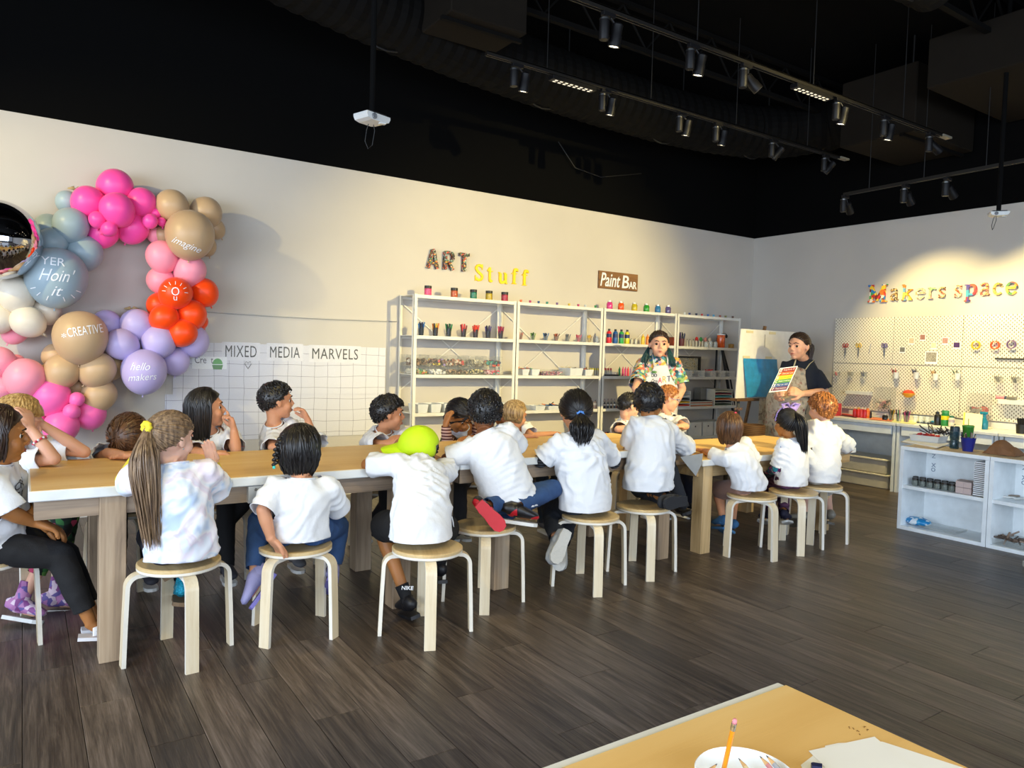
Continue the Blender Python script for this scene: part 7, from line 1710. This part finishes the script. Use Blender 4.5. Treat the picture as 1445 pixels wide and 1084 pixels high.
f = person('child with wavy black ponytail, blue hair tie and white shirt over striped sleeves', k=1.1, hip=W(2.88, 3.45, .53), neck=P(813, 611, 3.52), head=P(812, 581, 3.58), face=(.45, .9, -.2), skin='light', fwd=(.05, 1, 0), sh=.145, fat=1.1,
   arms=[(-1, P(763, 650, 3.60), P(788, 640, 3.84), (.5, .8, 0), (0, 0, -1), .4, {'thumb': -1}), (1, P(866, 652, 3.62), P(845, 634, 3.86), (-.4, .9, 0), (0, 0, -1), .4)], long_sleeve=M_STRB,
   legs=[(-1, P(776, 718, 3.78), P(786, 764, 3.40), (-.62, -.18, -.85)), (1, P(806, 716, 3.80), P(792, 770, 3.46), (-.15, -.25, -1))], pants=M_JEAND, pantlen=.95, shoes=mat('grey mesh', '#9a9c9c', .8), soles=mat('pale grey rubber tread', '#b8b6b0', .7, bump=(60, .5)), seed=13,
   hairf=dict(m=HM['black'], style='pony', tie=(0, -.92, -.38), tail=.20, tailr=.075, n=340, th=.2, bangs=.4, curl=.9, tieband=(plastic('#5c90d8'), .007), taild=(0, -.12, -1), back_low=-.75))
f = person('black-haired boy kneeling on his stool in a loose white shirt, one denim knee up', k=1.1, hip=W(3.45, 3.50, .60), neck=P(921, 592, 3.55), head=P(916, 569, 3.60), face=(.8, .55, -.12), skin='tan', fwd=(.1, 1, 0), sh=.145, fat=1.1,
   arms=[(-1, P(887, 632, 3.64), P(905, 625, 3.86), (.6, .7, 0), (0, 0, -1), .4, {'thumb': -1}), (1, P(972, 636, 3.60), P(955, 628, 3.84), (-.5, .8, 0), (0, 0, -1), .4)],
   legs=[(1, W(3.76, 3.66, .72), P(962, 708, 3.56), (.5, .5, -.1)), (-1, P(903, 690, 3.76), W(3.50, 3.34, .495), (-1, -.05, -.0))], pants=M_JEAND, pantlen=.95, shoes=mat('charcoal canvas', '#222327', .8), soles=mat('charcoal canvas', '#222327', .8), seed=17, hemz=.50, bend=.045,
   hairf=dict(m=HM['black'], style='short', n=380, th=.2, bangs=.4))
f = person('small girl with straight brown shoulder-length hair and a pink clip', k=.92, hip=W(4.40, 3.43, .52), neck=P(1033, 629, 3.48), head=P(1029, 604, 3.52), face=(.45, .9, -.05), skin='light', fwd=(-.1, 1, 0),
   arms=[(-1, P(1003, 640, 3.60), P(994, 636, 3.76), (-.2, 1, 0), (0, 0, -1), .3, {'thumb': -1}), (1, P(1064, 652, 3.58), P(1060, 640, 3.80), (-.2, 1, 0), (0, 0, -1), .3)],
   legs=[(-1, P(1013, 692, 3.72), P(1020, 732, 3.60), (.3, .9, -.2)), (1, P(1036, 694, 3.78), P(1034, 738, 3.62), (.3, .9, -.2))], pants=fabric('#8c6a5c'), pantlen=.45, shoes=mat('blue sock fabric', '#3c6c98', .9), soles=mat('blue sock fabric', '#3c6c98', .9), seed=19, shirt=M_SHIRT,
   hairf=dict(m=HM['brown'], style='bob', length=.13, n=420, th=.2, bangs=.5))
h = f['head']; MB().ell(h.w(.02, -.06, .118), (.010, .008, .006)).build('hair_clip', plastic('#e0486c'), f['root'], smooth=True)
mb = MB()
for i in range(26): a = i*.7; mb.tube([h.w(.03, -.05, .105), h.w(.035+.012*math.cos(a), -.05+.01*math.sin(a), .135), h.w(.05+.03*math.cos(a), -.05+.03*math.sin(a), .150+.01*math.sin(i))], [.003, .004, .001], 4)
mb.build('top_tuft', HM['brown'], f['root'], smooth=True)
f = person('girl with long black ponytail, lilac headband bow and patterned sleeves', k=.93, hip=W(4.86, 3.40, .52), neck=P(1118, 621, 3.43), head=P(1109, 598, 3.46), face=(.25, 1, -.05), skin='tan', fwd=(-.15, 1, 0),
   arms=[(-1, P(1097, 663, 3.46), P(1083, 664, 3.66), (-.1, 1, 0), (0, 0, -1), .4, {'thumb': -1}), (1, P(1146, 655, 3.46), P(1132, 662, 3.66), (-.2, 1, 0), (0, 0, -1), .4)], long_sleeve=M_COLR,
   legs=[(-1, P(1086, 684, 3.68), P(1088, 724, 3.52), (.3, .8, -.2)), (1, P(1104, 684, 3.72), P(1106, 724, 3.50), (.7, .3, -.2))], pants=M_PURP, pantlen=.97, shoes=mat('navy sneaker', '#1c1c34', .7), seed=23,
   hairf=dict(m=HM['black'], style='pony', tie=(.1, -.75, .66), tail=.34, tailr=.05, n=340, th=.18, bangs=.45, taild=(.18, -.14, -1), back_low=-.7))
h = f['head']; lil = mat('lilac ribbon', '#9c86c8', .7)
MB().tube([h.w(.088*math.cos(a), .012, .02+.108*math.sin(a)) for a in [PI*i/14 for i in range(15)]], .007, 8).build('headband', lil, f['root'], smooth=True)
mb = MB()
for sg in (-1, 1): mb.tube([h.w(.03, .0, .13), h.w(.03+sg*.035, -.01, .165), h.w(.03+sg*.07, -.012, .15), h.w(.03+sg*.05, -.01, .115), h.w(.03, 0, .13)], [(.006, .012), (.006, .026), (.006, .028), (.006, .022), (.006, .01)], 8); mb.tube([h.w(.04, -.01, .12), h.w(.06+sg*.02, -.03, .06), h.w(.07+sg*.03, -.035, .02)], [(.004, .012), (.004, .02), (.004, .012)], 8)
mb.build('bow', lil, f['root'], smooth=True)
f = person('red-haired child in a loose white shirt, rightmost at the table', k=1.05, hip=W(5.29, 3.43, .525), neck=P(1163, 599, 3.48), head=P(1159, 577, 3.52), face=(.1, 1, -.08), skin='pale', fwd=(0, 1, 0), sh=.14,
   arms=[(1, P(1200, 632, 3.50), P(1190, 640, 3.72), (-.3, 1, 0), (0, 0, -1), .4), (-1, P(1136, 634, 3.52), P(1132, 638, 3.74), (-.1, 1, 0), (0, 0, -1), .4, {'thumb': -1})],
   legs=[(1, P(1164, 690, 3.66), P(1171, 724, 3.52), (.5, .7, -.1)), (-1, P(1140, 690, 3.74), P(1134, 728, 3.58), (-.2, .9, -.2))], pants=fabric('#b8b4ac'), pantlen=.4, shoes=mat('grey leather flats', '#8a8478', .4), soles=plastic('#4c463c'), seed=29,
   hairf=dict(m=HM['ginger'], style='short', n=460, th=.22, bangs=.35, curl=.35, back_low=-.95))
# ---- left end of the table
f = person('dark-haired girl in profile at the left edge, white shirt and black leggings', k=1.06, hip=W(-.12, 3.93, .535), neck=P(-4, 652, 3.86), head=P(-1, 615, 3.84), face=(1, .12, -.05), skin='tan', fwd=(1, -.15, 0),
   arms=[(1, P(10, 722, 3.74), P(50, 738, 3.80), (1, .1, -.5), (0, 0, -1), .6), (-1, P(30, 712, 4.02), P(62, 740, 3.95), (1, -.1, -.6), (0, 0, -1), .6, {'thumb': -1})],
   legs=[(1, P(84, 784, 3.84), P(128, 878, 3.80), (1, -.1, -.1)), (-1, P(92, 782, 4.0), P(132, 868, 3.92), (1, .0, -.1))], pants=M_BLKC, pantlen=.9, shoes=None, seed=31, sleeve=.95,
   hairf=dict(m=HM['darkbrown'], style='bob', length=.12, n=380, th=.16, bangs=.55))
shirt_text(f, [('CRE', None, .10), ('EA', None, .08)], y=.68, dx=.0)
for (an, td) in ((P(128, 878, 3.80), V((1, -.1, -.1))), (P(132, 868, 3.92), V((1, 0, -.1)))):
    d = td.normalized(); b = an-V((0, 0, .062)); s = d.cross(V((0, 0, 1)))
    MB().prism([(-.05, -.028), (-.05, .028), (.08, .036), (.13, .03), (.145, 0), (.13, -.03), (.08, -.036)], .016, b, d, s).build('sandal', mat('white sandal', '#e0dfe2', .5), f['root'])
    for q in (.02, .075): MB().tube([b+d*q+s*(.036*math.cos(a))+V((0, 0, .01+.045*math.sin(a))) for a in [PI*i/8 for i in range(9)]], [(.004, .011)]*9, 6).build('strap', MATS['white sandal'], f['root'])
f = person('blonde girl at the left end with both hands over her face, leafy leggings', k=1.02, hip=W(-.05, 4.60, .53), neck=P(14, 628, 4.50), head=P(27, 594, 4.42), face=(1, -.15, -.35), skin='fair', fwd=(1, -.2, 0),
   arms=[(1, W(.13, 4.22, .835), P(42, 604, 4.28), (-.2, .25, .9), (-.6, .5, 0), .7, {'hs': 1.4}), (-1, W(.27, 4.42, .835), P(58, 598, 4.44), (-.55, .0, .9), (-.8, 0, 0), .9, {'thumb': -1, 'hs': 1.4})],
   legs=[(1, P(106, 706, 4.42), P(30, 850, 4.36), (.7, -.5, -.1)), (-1, P(100, 700, 4.66), P(78, 842, 4.50), (1, -.2, -.1))], pants=M_FLOR, pantlen=.86, shoes=confetti('pink unicorn-free floral boot', ['#b87cb0', '#8c4c8c', '#e0c8d8', '#6c5ca0'], 40, .6), soles=M_WHITE, high=.08, seed=37, feat=False,
   hairf=dict(m=HM['blonde'], style='bob', length=.10, n=420, th=.18, bangs=.3))
bp = V(W(.13, 4.22, .835))*.42+V(P(42, 604, 4.28))*.58; ba = (P(42, 604, 4.28)-W(.13, 4.22, .835)).normalized(); _, a1, b1 = frame(ba); mb = MB()
for i in range(16): a = i*PI/8; mb.ell(bp+(a1*math.cos(a)+b1*math.sin(a))*.033, (.0062,)*3, nu=8, nv=6)
mb.mi = [(i//48) % 2 for i in range(len(mb.f))]; mb.build('bead_bracelet', [plastic('#c8284c'), plastic('#e0d8e0')], f['root'], smooth=True)
# ---- far side of the table
f = person('brown-haired girl resting her head on folded arms on the table', k=.98, hip=W(.52, 4.86, .52), neck=P(176, 632, 4.72), hk=1.2, head=P(179, 619, 4.56), face=(-.1, -.45, -.9), hup=(.15, -.9, .5), skin='light', fwd=(0, -1, 0), bend=.05,
   arms=[(1, P(152, 640, 4.50), P(178, 643, 4.30), (1, 0, 0), (0, 0, -1), .3), (-1, P(214, 636, 4.50), P(190, 641, 4.36), (-1, .1, 0), (0, 0, -1), .3, {'thumb': -1})],
   legs=[(-1, W(.44, 4.55, .52), W(.44, 4.55, .12), (0, -1, 0)), (1, W(.60, 4.55, .52), W(.60, 4.55, .12), (0, -1, 0))], pants=M_BLKC, shoes=plastic('#3c3c44', .7), seed=41, feat=False, hairf=dict(m=HM['brown'], style='pony', tie=(-.7, -.35, -.6), tail=.14, tailr=.035, n=360, th=.16, bangs=.2, taild=(-1, 0, -.3), back_low=-.8))
f = person('long black-haired girl with a finger at her lips, printed white shirt', k=1.02, hip=W(1.08, 4.80, .525), neck=P(295, 611, 4.72), head=P(292, 577, 4.70), face=(1, -.12, .12), skin='light', fwd=(.45, -.9, 0),
   arms=[(-1, P(333, 636, 4.52), P(330, 606, 4.56), (-.25, .1, 1), (-1, 0, 0), .5, {'thumb': -1, 'point': True}), (1, P(277, 640, 4.50), P(300, 640, 4.38), (1, -.1, 0), (0, 0, -1), .9)],
   legs=[(-1, W(1.14, 4.50, .52), P(268, 792, 4.55), (0, -1, 0)), (1, W(1.0, 4.50, .52), W(1.0, 4.45, .12), (0, -1, 0))], pants=M_BLKC, shoes=plastic('#3c3c44', .7), seed=43, openm=True,
   hairf=dict(m=HM['black'], style='bob', length=.20, n=480, th=.17, bangs=.5, part=.1))
shirt_text(f, [('*', plastic('#d07a86'), .10), ('CRE', None, .09), ('EA', plastic('#a8283c'), .07)], y=.72, h_=.04)
f = person('short-haired boy in profile touching his mouth, in front of the grid paper', k=1.02, hip=W(1.52, 4.86, .525), neck=P(386, 599, 4.74), head=P(391, 566, 4.74), face=(1, -.05, .02), skin='light', fwd=(.8, -.3, 0), sleeve=1.15, fat=1.12, sh=.14,
   arms=[(-1, P(443, 624, 4.60), P(434, 592, 4.62), (-.5, .1, .9), (-1, 0, -.2), 1.0, {'thumb': -1}), (1, P(385, 632, 4.54), P(412, 632, 4.46), (1, 0, 0), (0, 0, -1), .5)],
   legs=[(-1, W(1.6, 4.52, .52), W(1.62, 4.55, .12), (0, -1, 0)), (1, W(1.45, 4.52, .52), W(1.42, 4.5, .12), (0, -1, 0))], pants=M_JEAND, shoes=plastic('#5c5c60', .7), seed=47, hairf=dict(m=HM['black'], style='short', n=420, th=.17, bangs=.5))
f = person('curly black-haired boy leaning on his forearms, watching to the right', k=1.04, hip=W(2.12, 4.88, .525), neck=P(541, 608, 4.74), head=P(549, 584, 4.68), face=(.95, -.32, -.05), skin='light', fwd=(.35, -.9, 0), sh=.14, sleeve=.95, fat=1.08,
   arms=[(1, P(540, 628, 4.50), P(566, 624, 4.40), (.9, .1, .2), (0, 0, -1), .6), (-1, P(588, 625, 4.56), P(572, 618, 4.46), (-.8, -.1, .1), (0, 0, -1), .6, {'thumb': -1})],
   legs=[(-1, W(2.2, 4.55, .52), P(522, 742, 4.55), (0, -1, 0)), (1, W(2.05, 4.55, .52), W(2.05, 4.5, .12), (0, -1, 0))], pants=M_BLKC, shoes=confetti('red and black leather', ['#b01824'], 16, .4), seed=53, hairf=dict(m=HM['black'], style='short', n=440, th=.22, bangs=.45, curl=.8))
f = person('black-haired girl looking down, brown striped sleeves and a green print top', k=1.0, hip=W(2.86, 4.88, .525), neck=P(652, 604, 4.74), head=P(648, 587, 4.64), face=(.35, -.6, -.7), skin='tan', fwd=(.2, -1, 0), long_sleeve=M_STR, sleeve=.3,
   arms=[(1, P(631, 624, 4.54), P(629, 600, 4.52), (.3, .1, 1), (1, 0, 0), .6), (-1, P(684, 620, 4.55), P(668, 618, 4.44), (-1, 0, 0), (0, 0, -1), .4, {'thumb': -1})],
   legs=[(-1, P(648, 690, 4.55), P(650, 742, 4.50), (0, -1, 0)), (1, P(630, 690, 4.55), P(633, 742, 4.50), (0, -1, 0))], pants=mat('grey marl', '#3c3a3c', .9), shoes=plastic('#26262c', .7), seed=59, shirt=confetti('white top with green print', ['#d8d8dc', '#d8d8dc', '#6c9c5c', '#dcdce0', '#a8b89c', '#d8d8dc'], 14, .9),
   hairf=dict(m=HM['black'], style='pony', tie=(-.35, -.7, -.6), tail=.16, tailr=.04, n=340, th=.2, bangs=.4, tieband=(plastic('#3c6cc8'), .007), taild=(.25, -.1, -1)))
f = person('blonde child with a chin-length bob, arm stretched to the right', k=.95, hip=W(3.42, 4.90, .52), neck=P(723, 607, 4.76), head=P(727, 587, 4.74), face=(1, -.12, -.2), skin='light', fwd=(.7, -.6, 0),
   arms=[(-1, P(752, 616, 4.62), P(778, 612, 4.60), (1, 0, 0), (0, 0, -1), .3, {'thumb': -1}), (1, P(722, 618, 4.52), P(742, 616, 4.42), (1, 0, 0), (0, 0, -1), .5)],
   legs=[(-1, W(3.5, 4.55, .52), W(3.5, 4.5, .12), (0, -1, 0)), (1, W(3.35, 4.55, .52), W(3.35, 4.5, .12), (0, -1, 0))], pants=M_JEAND, shoes=plastic('#5c5c60', .7), seed=61, brow=mat('fair brow', '#7a5c3a', .8), hairf=dict(m=HM['blond2'], style='bob', length=.07, n=420, th=.18, bangs=.45))
f = person('boy with cropped black hair and green glasses, half hidden by the kneeling boy', k=1.0, hip=W(4.52, 4.92, .52), neck=P(883, 591, 4.84), head=P(888, 573, 4.80), face=(.95, -.3, -.25), skin='fair', fwd=(.5, -.8, 0),
   arms=[(1, P(872, 606, 4.60), P(895, 604, 4.50), (1, 0, 0), (0, 0, -1), .4), (-1, P(912, 606, 4.64), P(898, 602, 4.54), (-1, 0, 0), (0, 0, -1), .4, {'thumb': -1})],
   legs=[(-1, W(4.6, 4.60, .52), W(4.6, 4.5, .12), (0, -1, 0)), (1, W(4.45, 4.6, .52), W(4.45, 4.5, .12), (0, -1, 0))], pants=M_JEAND, shoes=plastic('#26262c', .7), seed=67, hairf=dict(m=HM['black'], style='short', n=360, th=.10, bangs=.5))
def glasses(h, col, root):
    mb = MB()
    for sg in (-1, 1):
        mb.tube([h.w(sg*.031+.021*math.cos(a), .093-.004*abs(math.cos(a)), .002+.015*math.sin(a)) for a in [i*PI/7 for i in range(15)]], .0022*h.k, 6); mb.tube([h.w(sg*.052, .089, .004), h.w(sg*.078, .05, .006), h.w(sg*.086, -.01, .0)], .0026*h.k, 6)
    mb.tube([h.w(-.010, .096, .004), h.w(.010, .096, .004)], .002*h.k, 6); mb.build('glasses', plastic(col, .3), root, smooth=True)
glasses(f['head'], '#2c8c4c', f['root'])
f = person('boy with short ginger brown hair and blue glasses behind the kneeling boy', k=1.02, hip=W(5.05, 4.94, .53), neck=P(940, 585, 4.90), head=P(943, 562, 4.86), face=(.85, -.5, -.2), skin='fair', fwd=(.4, -.9, 0),
   arms=[(1, P(932, 600, 4.66), P(950, 602, 4.56), (1, 0, 0), (0, 0, -1), .4), (-1, P(968, 602, 4.68), P(956, 602, 4.58), (-1, 0, 0), (0, 0, -1), .4, {'thumb': -1})],
   legs=[(-1, W(5.1, 4.62, .52), P(960, 716, 4.55), (0, -1, 0)), (1, W(4.98, 4.62, .52), W(4.98, 4.5, .12), (0, -1, 0))], pants=M_NAVY, shoes=plastic('#26262c', .7), seed=71, hairf=dict(m=HM['ginger'], style='short', n=360, th=.12, bangs=.55), brow=mat('fair brow', '#7a5c3a', .8))
glasses(f['head'], '#3c6cb0', f['root'])

# ---- the two adults
def apron(fig, m, top, bottom, neckpts=True, wtop=.55, wbot=1.15, off=.014, strap=None, label=None):
    """bib apron wrapped over the front of the torso and hanging to the knees"""
    k, fat = fig['k'], fig['fat']; S, B, up = fig['S'], fig['B'], fig['up']; mb = MB(); vs = []; nj, ni = 26, 18
    z0 = fig['neck'].z; sp = fig['spine']; L = (fig['neck']-sp(0)).length
    so = fig['shirt']; root = fig['root']
    bv = BVHTree.FromPolygons([v.co+root.location for v in so.data.vertices], [tuple(p.vertices) for p in so.data.polygons])
    hb = sp(0)
    for j in range(nj+1):
        t = top+(bottom-top)*j/nj; c = sp(max(t, -.0)) if t >= 0 else hb+V((0, 0, t*L))
        q = (top-t)/(top-.25); half = wtop+(wbot-wtop)*max(0, min(1, q))**1.3
        for i in range(ni+1):
            a = half*(2*i/ni-1); d = (B*math.cos(a)+S*math.sin(a)).normalized()
            hit = bv.ray_cast(c+d*.5, -d, .6)
            base = .150*k*fat
            if hit[0] is not None: r_ = (hit[0]-c).length
            else: r_ = base
            if t < .22: r_ = max(r_ if t > .05 else base, base)+.008*math.sin(a*7)*min(1, .22-t)
            vs.append(c+d*(r_+off))
    mb.add(vs, [(j*(ni+1)+i, j*(ni+1)+i+1, (j+1)*(ni+1)+i+1, (j+1)*(ni+1)+i) for j in range(nj) for i in range(ni)])
    o = mb.build('apron', m, root, smooth=True); s_ = o.modifiers.new('t', 'SOLIDIFY'); s_.thickness = .003
    bva = BVHTree.FromPolygons([V(v) for v in mb.v], mb.f)
    for sg in (-1, 1):
        e = vs[0] if sg < 0 else vs[ni]
        MB().tube([e, e*.5+(fig['neck']+S*(.06*k*sg)+B*.05)*.5+B*.03, fig['neck']+S*(.058*k*sg)+B*.02+up*.02, fig['neck']-B*.055*k+S*.03*sg+up*.02], [(.003, .008)]*4, 6).build('neck_strap', strap or m, root, smooth=True)
    return o, bva
tl = P(931, 484, 5.72)
f = person('teacher with dark hair and teal ends, colourful T-shirt and white apron, standing', k=1.36, hk=1.30, hip=V((P(931, 566, 5.78).x, 5.80, .93)), neck=P(930, 501, 5.78), head=P(930, 486, 5.72), face=(-.60, -.82, -.02), skin='fair', fwd=(-.6, -.8, 0), sh=.175, drop=.075, fat=1.0, standing=True, hs=1.3, bend=.0,
   arms=[(1, P(897, 549, 5.66), P(911, 580, 5.56), (.4, -.3, -.6), (1, .5, 0), .5), (-1, P(963, 549, 5.58), P(947, 580, 5.50), (-.5, -.2, -.6), (-1, .3, 0), .5, {'thumb': -1})],
   legs=[(1, V((P(922, 640, 5.78).x, 5.82, .50)), V((P(922, 640, 5.78).x, 5.84, .09)), (-.5, -.8, 0)), (-1, V((P(942, 640, 5.78).x, 5.78, .50)), V((P(942, 640, 5.78).x, 5.80, .09)), (-.5, -.8, 0))],
   shirt=M_PRINT, sleeve=.80, pants=M_NAVY, shoes=M_BLKC, seed=73, foldamp=.005,
   hairf=dict(m=HM['darkbrown'], style='short', n=460, th=.10, bangs=.55, back_low=-.8))
h = f['head']; r = random.Random(4)
for sg in (-1, 1):
    mb = MB()
    for i in range(70):
        a = r.uniform(-.02, .012); p0 = h.w(sg*.078, -.02+a, -.03+r.uniform(-.02, .02)); x1 = sg*(.088+r.uniform(-.01, .03)); mb.tube([p0, h.w(x1, -.02+a, -.08), h.w(x1+sg*r.uniform(0, .03), .0+a*2, -.125-r.uniform(0, .03)), h.w(x1+sg*r.uniform(.0, .04), .02+a*2, -.165-r.uniform(0, .03))], [.004, .006, .006, .001], 4)
    mb.build('teal_hair_ends', HM['teal'], f['root'], smooth=True)['label'] = 'teal dyed lower lengths of hair'
ap, bva = apron(f, mat('white apron cotton', '#d0cfd6', .85, bump=(120, .15)), .80, -.75, wtop=.50, wbot=1.2)
S, B, up = f['S'], f['B'], f['up']; u = up.cross(B).normalized(); c = f['spine'](.50)
x = -.125
for s, mcol, wd, hh, xx, yy in (('Cre', M_INK, .075, .052, -.11, -.04), ('A', plastic('#c02c34'), .04, .058, -.03, -.035), ('R', plastic('#d8b01c'), .04, .066, .018, -.028), ('T', plastic('#3c4468'), .045, .062, .065, -.022), ('00', M_INK, .07, .035, -.11, .03)):
    decal('lettering', s, mcol, bva, c+u*xx+up*yy, u, up, f['root'], wd=wd, ht=hh, lift=.005)
MB().ell(c+u*(-.075)+up*.085+B*.172, (.03, .012, .014), R=Matrix((u, B, up)).transposed()).build('green_patch', plastic('#4c7c3c'), f['root'], smooth=True)
f = person('teacher with brown ponytail and navy T-shirt holding the rainbow poster', k=1.40, hk=1.30, hip=W(6.83, 4.88, .93), neck=P(1138, 508, 4.84), head=P(1127, 489, 4.80), face=(-.98, .0, -.03), skin='fair', fwd=(-.85, -.35, 0), sh=.17, drop=.11, fat=1.0, standing=True, hs=1.25, bend=.0,
   arms=[(-1, P(1164, 553, 4.62), P(1131, 556, 4.50), (-.8, .3, .25), (.1, .8, -.3), .9, {'thumb': 1}), (1, P(1110, 549, 4.90), P(1096, 560, 4.68), (-.5, -.5, .35), (.5, -.2, .0), .9, {'thumb': -1})],
   legs=[(1, W(6.74, 4.98, .50), W(6.76, 5.0, .09), (-.85, -.3, 0)), (-1, W(6.84, 4.80, .50), W(6.86, 4.8, .09), (-.85, -.3, 0))],
   shirt=mat('dark navy jersey', '#151c2a', .9, bump=(200, .1)), sleeve=.86, pants=M_JEAND, shoes=M_BLKC, seed=79, foldamp=.005,
   hairf=dict(m=HM['darkbrown'], style='pony', tie=(0, -.97, .25), tail=.26, tailr=.05, n=420, th=.09, bangs=.6, taild=(.05, -.03, -1), back_low=-.6))
ap, bva = apron(f, M_SPLAT, .72, -.85, wtop=.42, wbot=1.25, strap=mat('cream cord', '#cfc39a', .8))
# rainbow poster held in front of her
TL_, TR_, BL_ = P(1101, 519.5, 4.55), P(1126, 516.5, 4.42), P(1085, 554, 4.50)
eu = (TR_-TL_); ev = (TL_-BL_); nn = eu.cross(ev).normalized(); 
if nn.dot(V((0, 0, H))-TL_) < 0: nn = -nn
t = thing('poster', 'rainbow striped poster with white writing held by the navy-shirted teacher', 'poster', BL_)
def quad(a0, a1, b0, b1, lift, name, m):
    p = [BL_+eu*a+ev*b+nn*lift for a, b in ((a0, b0), (a1, b0), (a1, b1), (a0, b1))]
    return MB().add([tuple(q) for q in p]+[tuple(q-nn*.0008) for q in p], [(0, 1, 2, 3), (7, 6, 5, 4)]+[(k_, (k_+1) % 4, 4+(k_+1) % 4, 4+k_) for k_ in range(4)]).build(name, m, t)
quad(0, 1, 0, 1, 0, 'sheet', M_PAPER)
rows = (('#5c1c54', 'Treat everyone', 'T'), ('#1c4c94', 'Pay or ask', 'S'), ('#4c8c3c', 'Enjoy creating', 'C'), ('#d8c81c', 'Use kind words', 'E'), ('#c8581c', 'Clean your spot', 'r'), ('#8c1424', 'Keep hands off', 'E'))
for i, (col, s, c1) in enumerate(rows):
    b0 = .04+i*.153; quad(.05, .95, b0, b0+.150, .0012, 'stripe', plastic(col, .5))
    q = BL_+nn*.0022; mcol = M_PAPER if i != 3 else plastic('#6c640c')
    vs, fs = text_mesh(s, (0, 0, 0), (1, 0, 0), (0, 1, 0), wd=.62, ht=.075); MB().add([tuple(q+eu*(.28+x_)+ev*(b0+.035+y_)) for x_, y_, z_ in vs], fs).build('lettering', mcol, t)
    vs, fs = text_mesh(c1, (0, 0, 0), (1, 0, 0), (0, 1, 0), wd=.10, ht=.11, bold=.02); MB().add([tuple(q+eu*(.10+x_)+ev*(b0+.02+y_)) for x_, y_, z_ in vs], fs).build('lettering', M_PAPER, t)
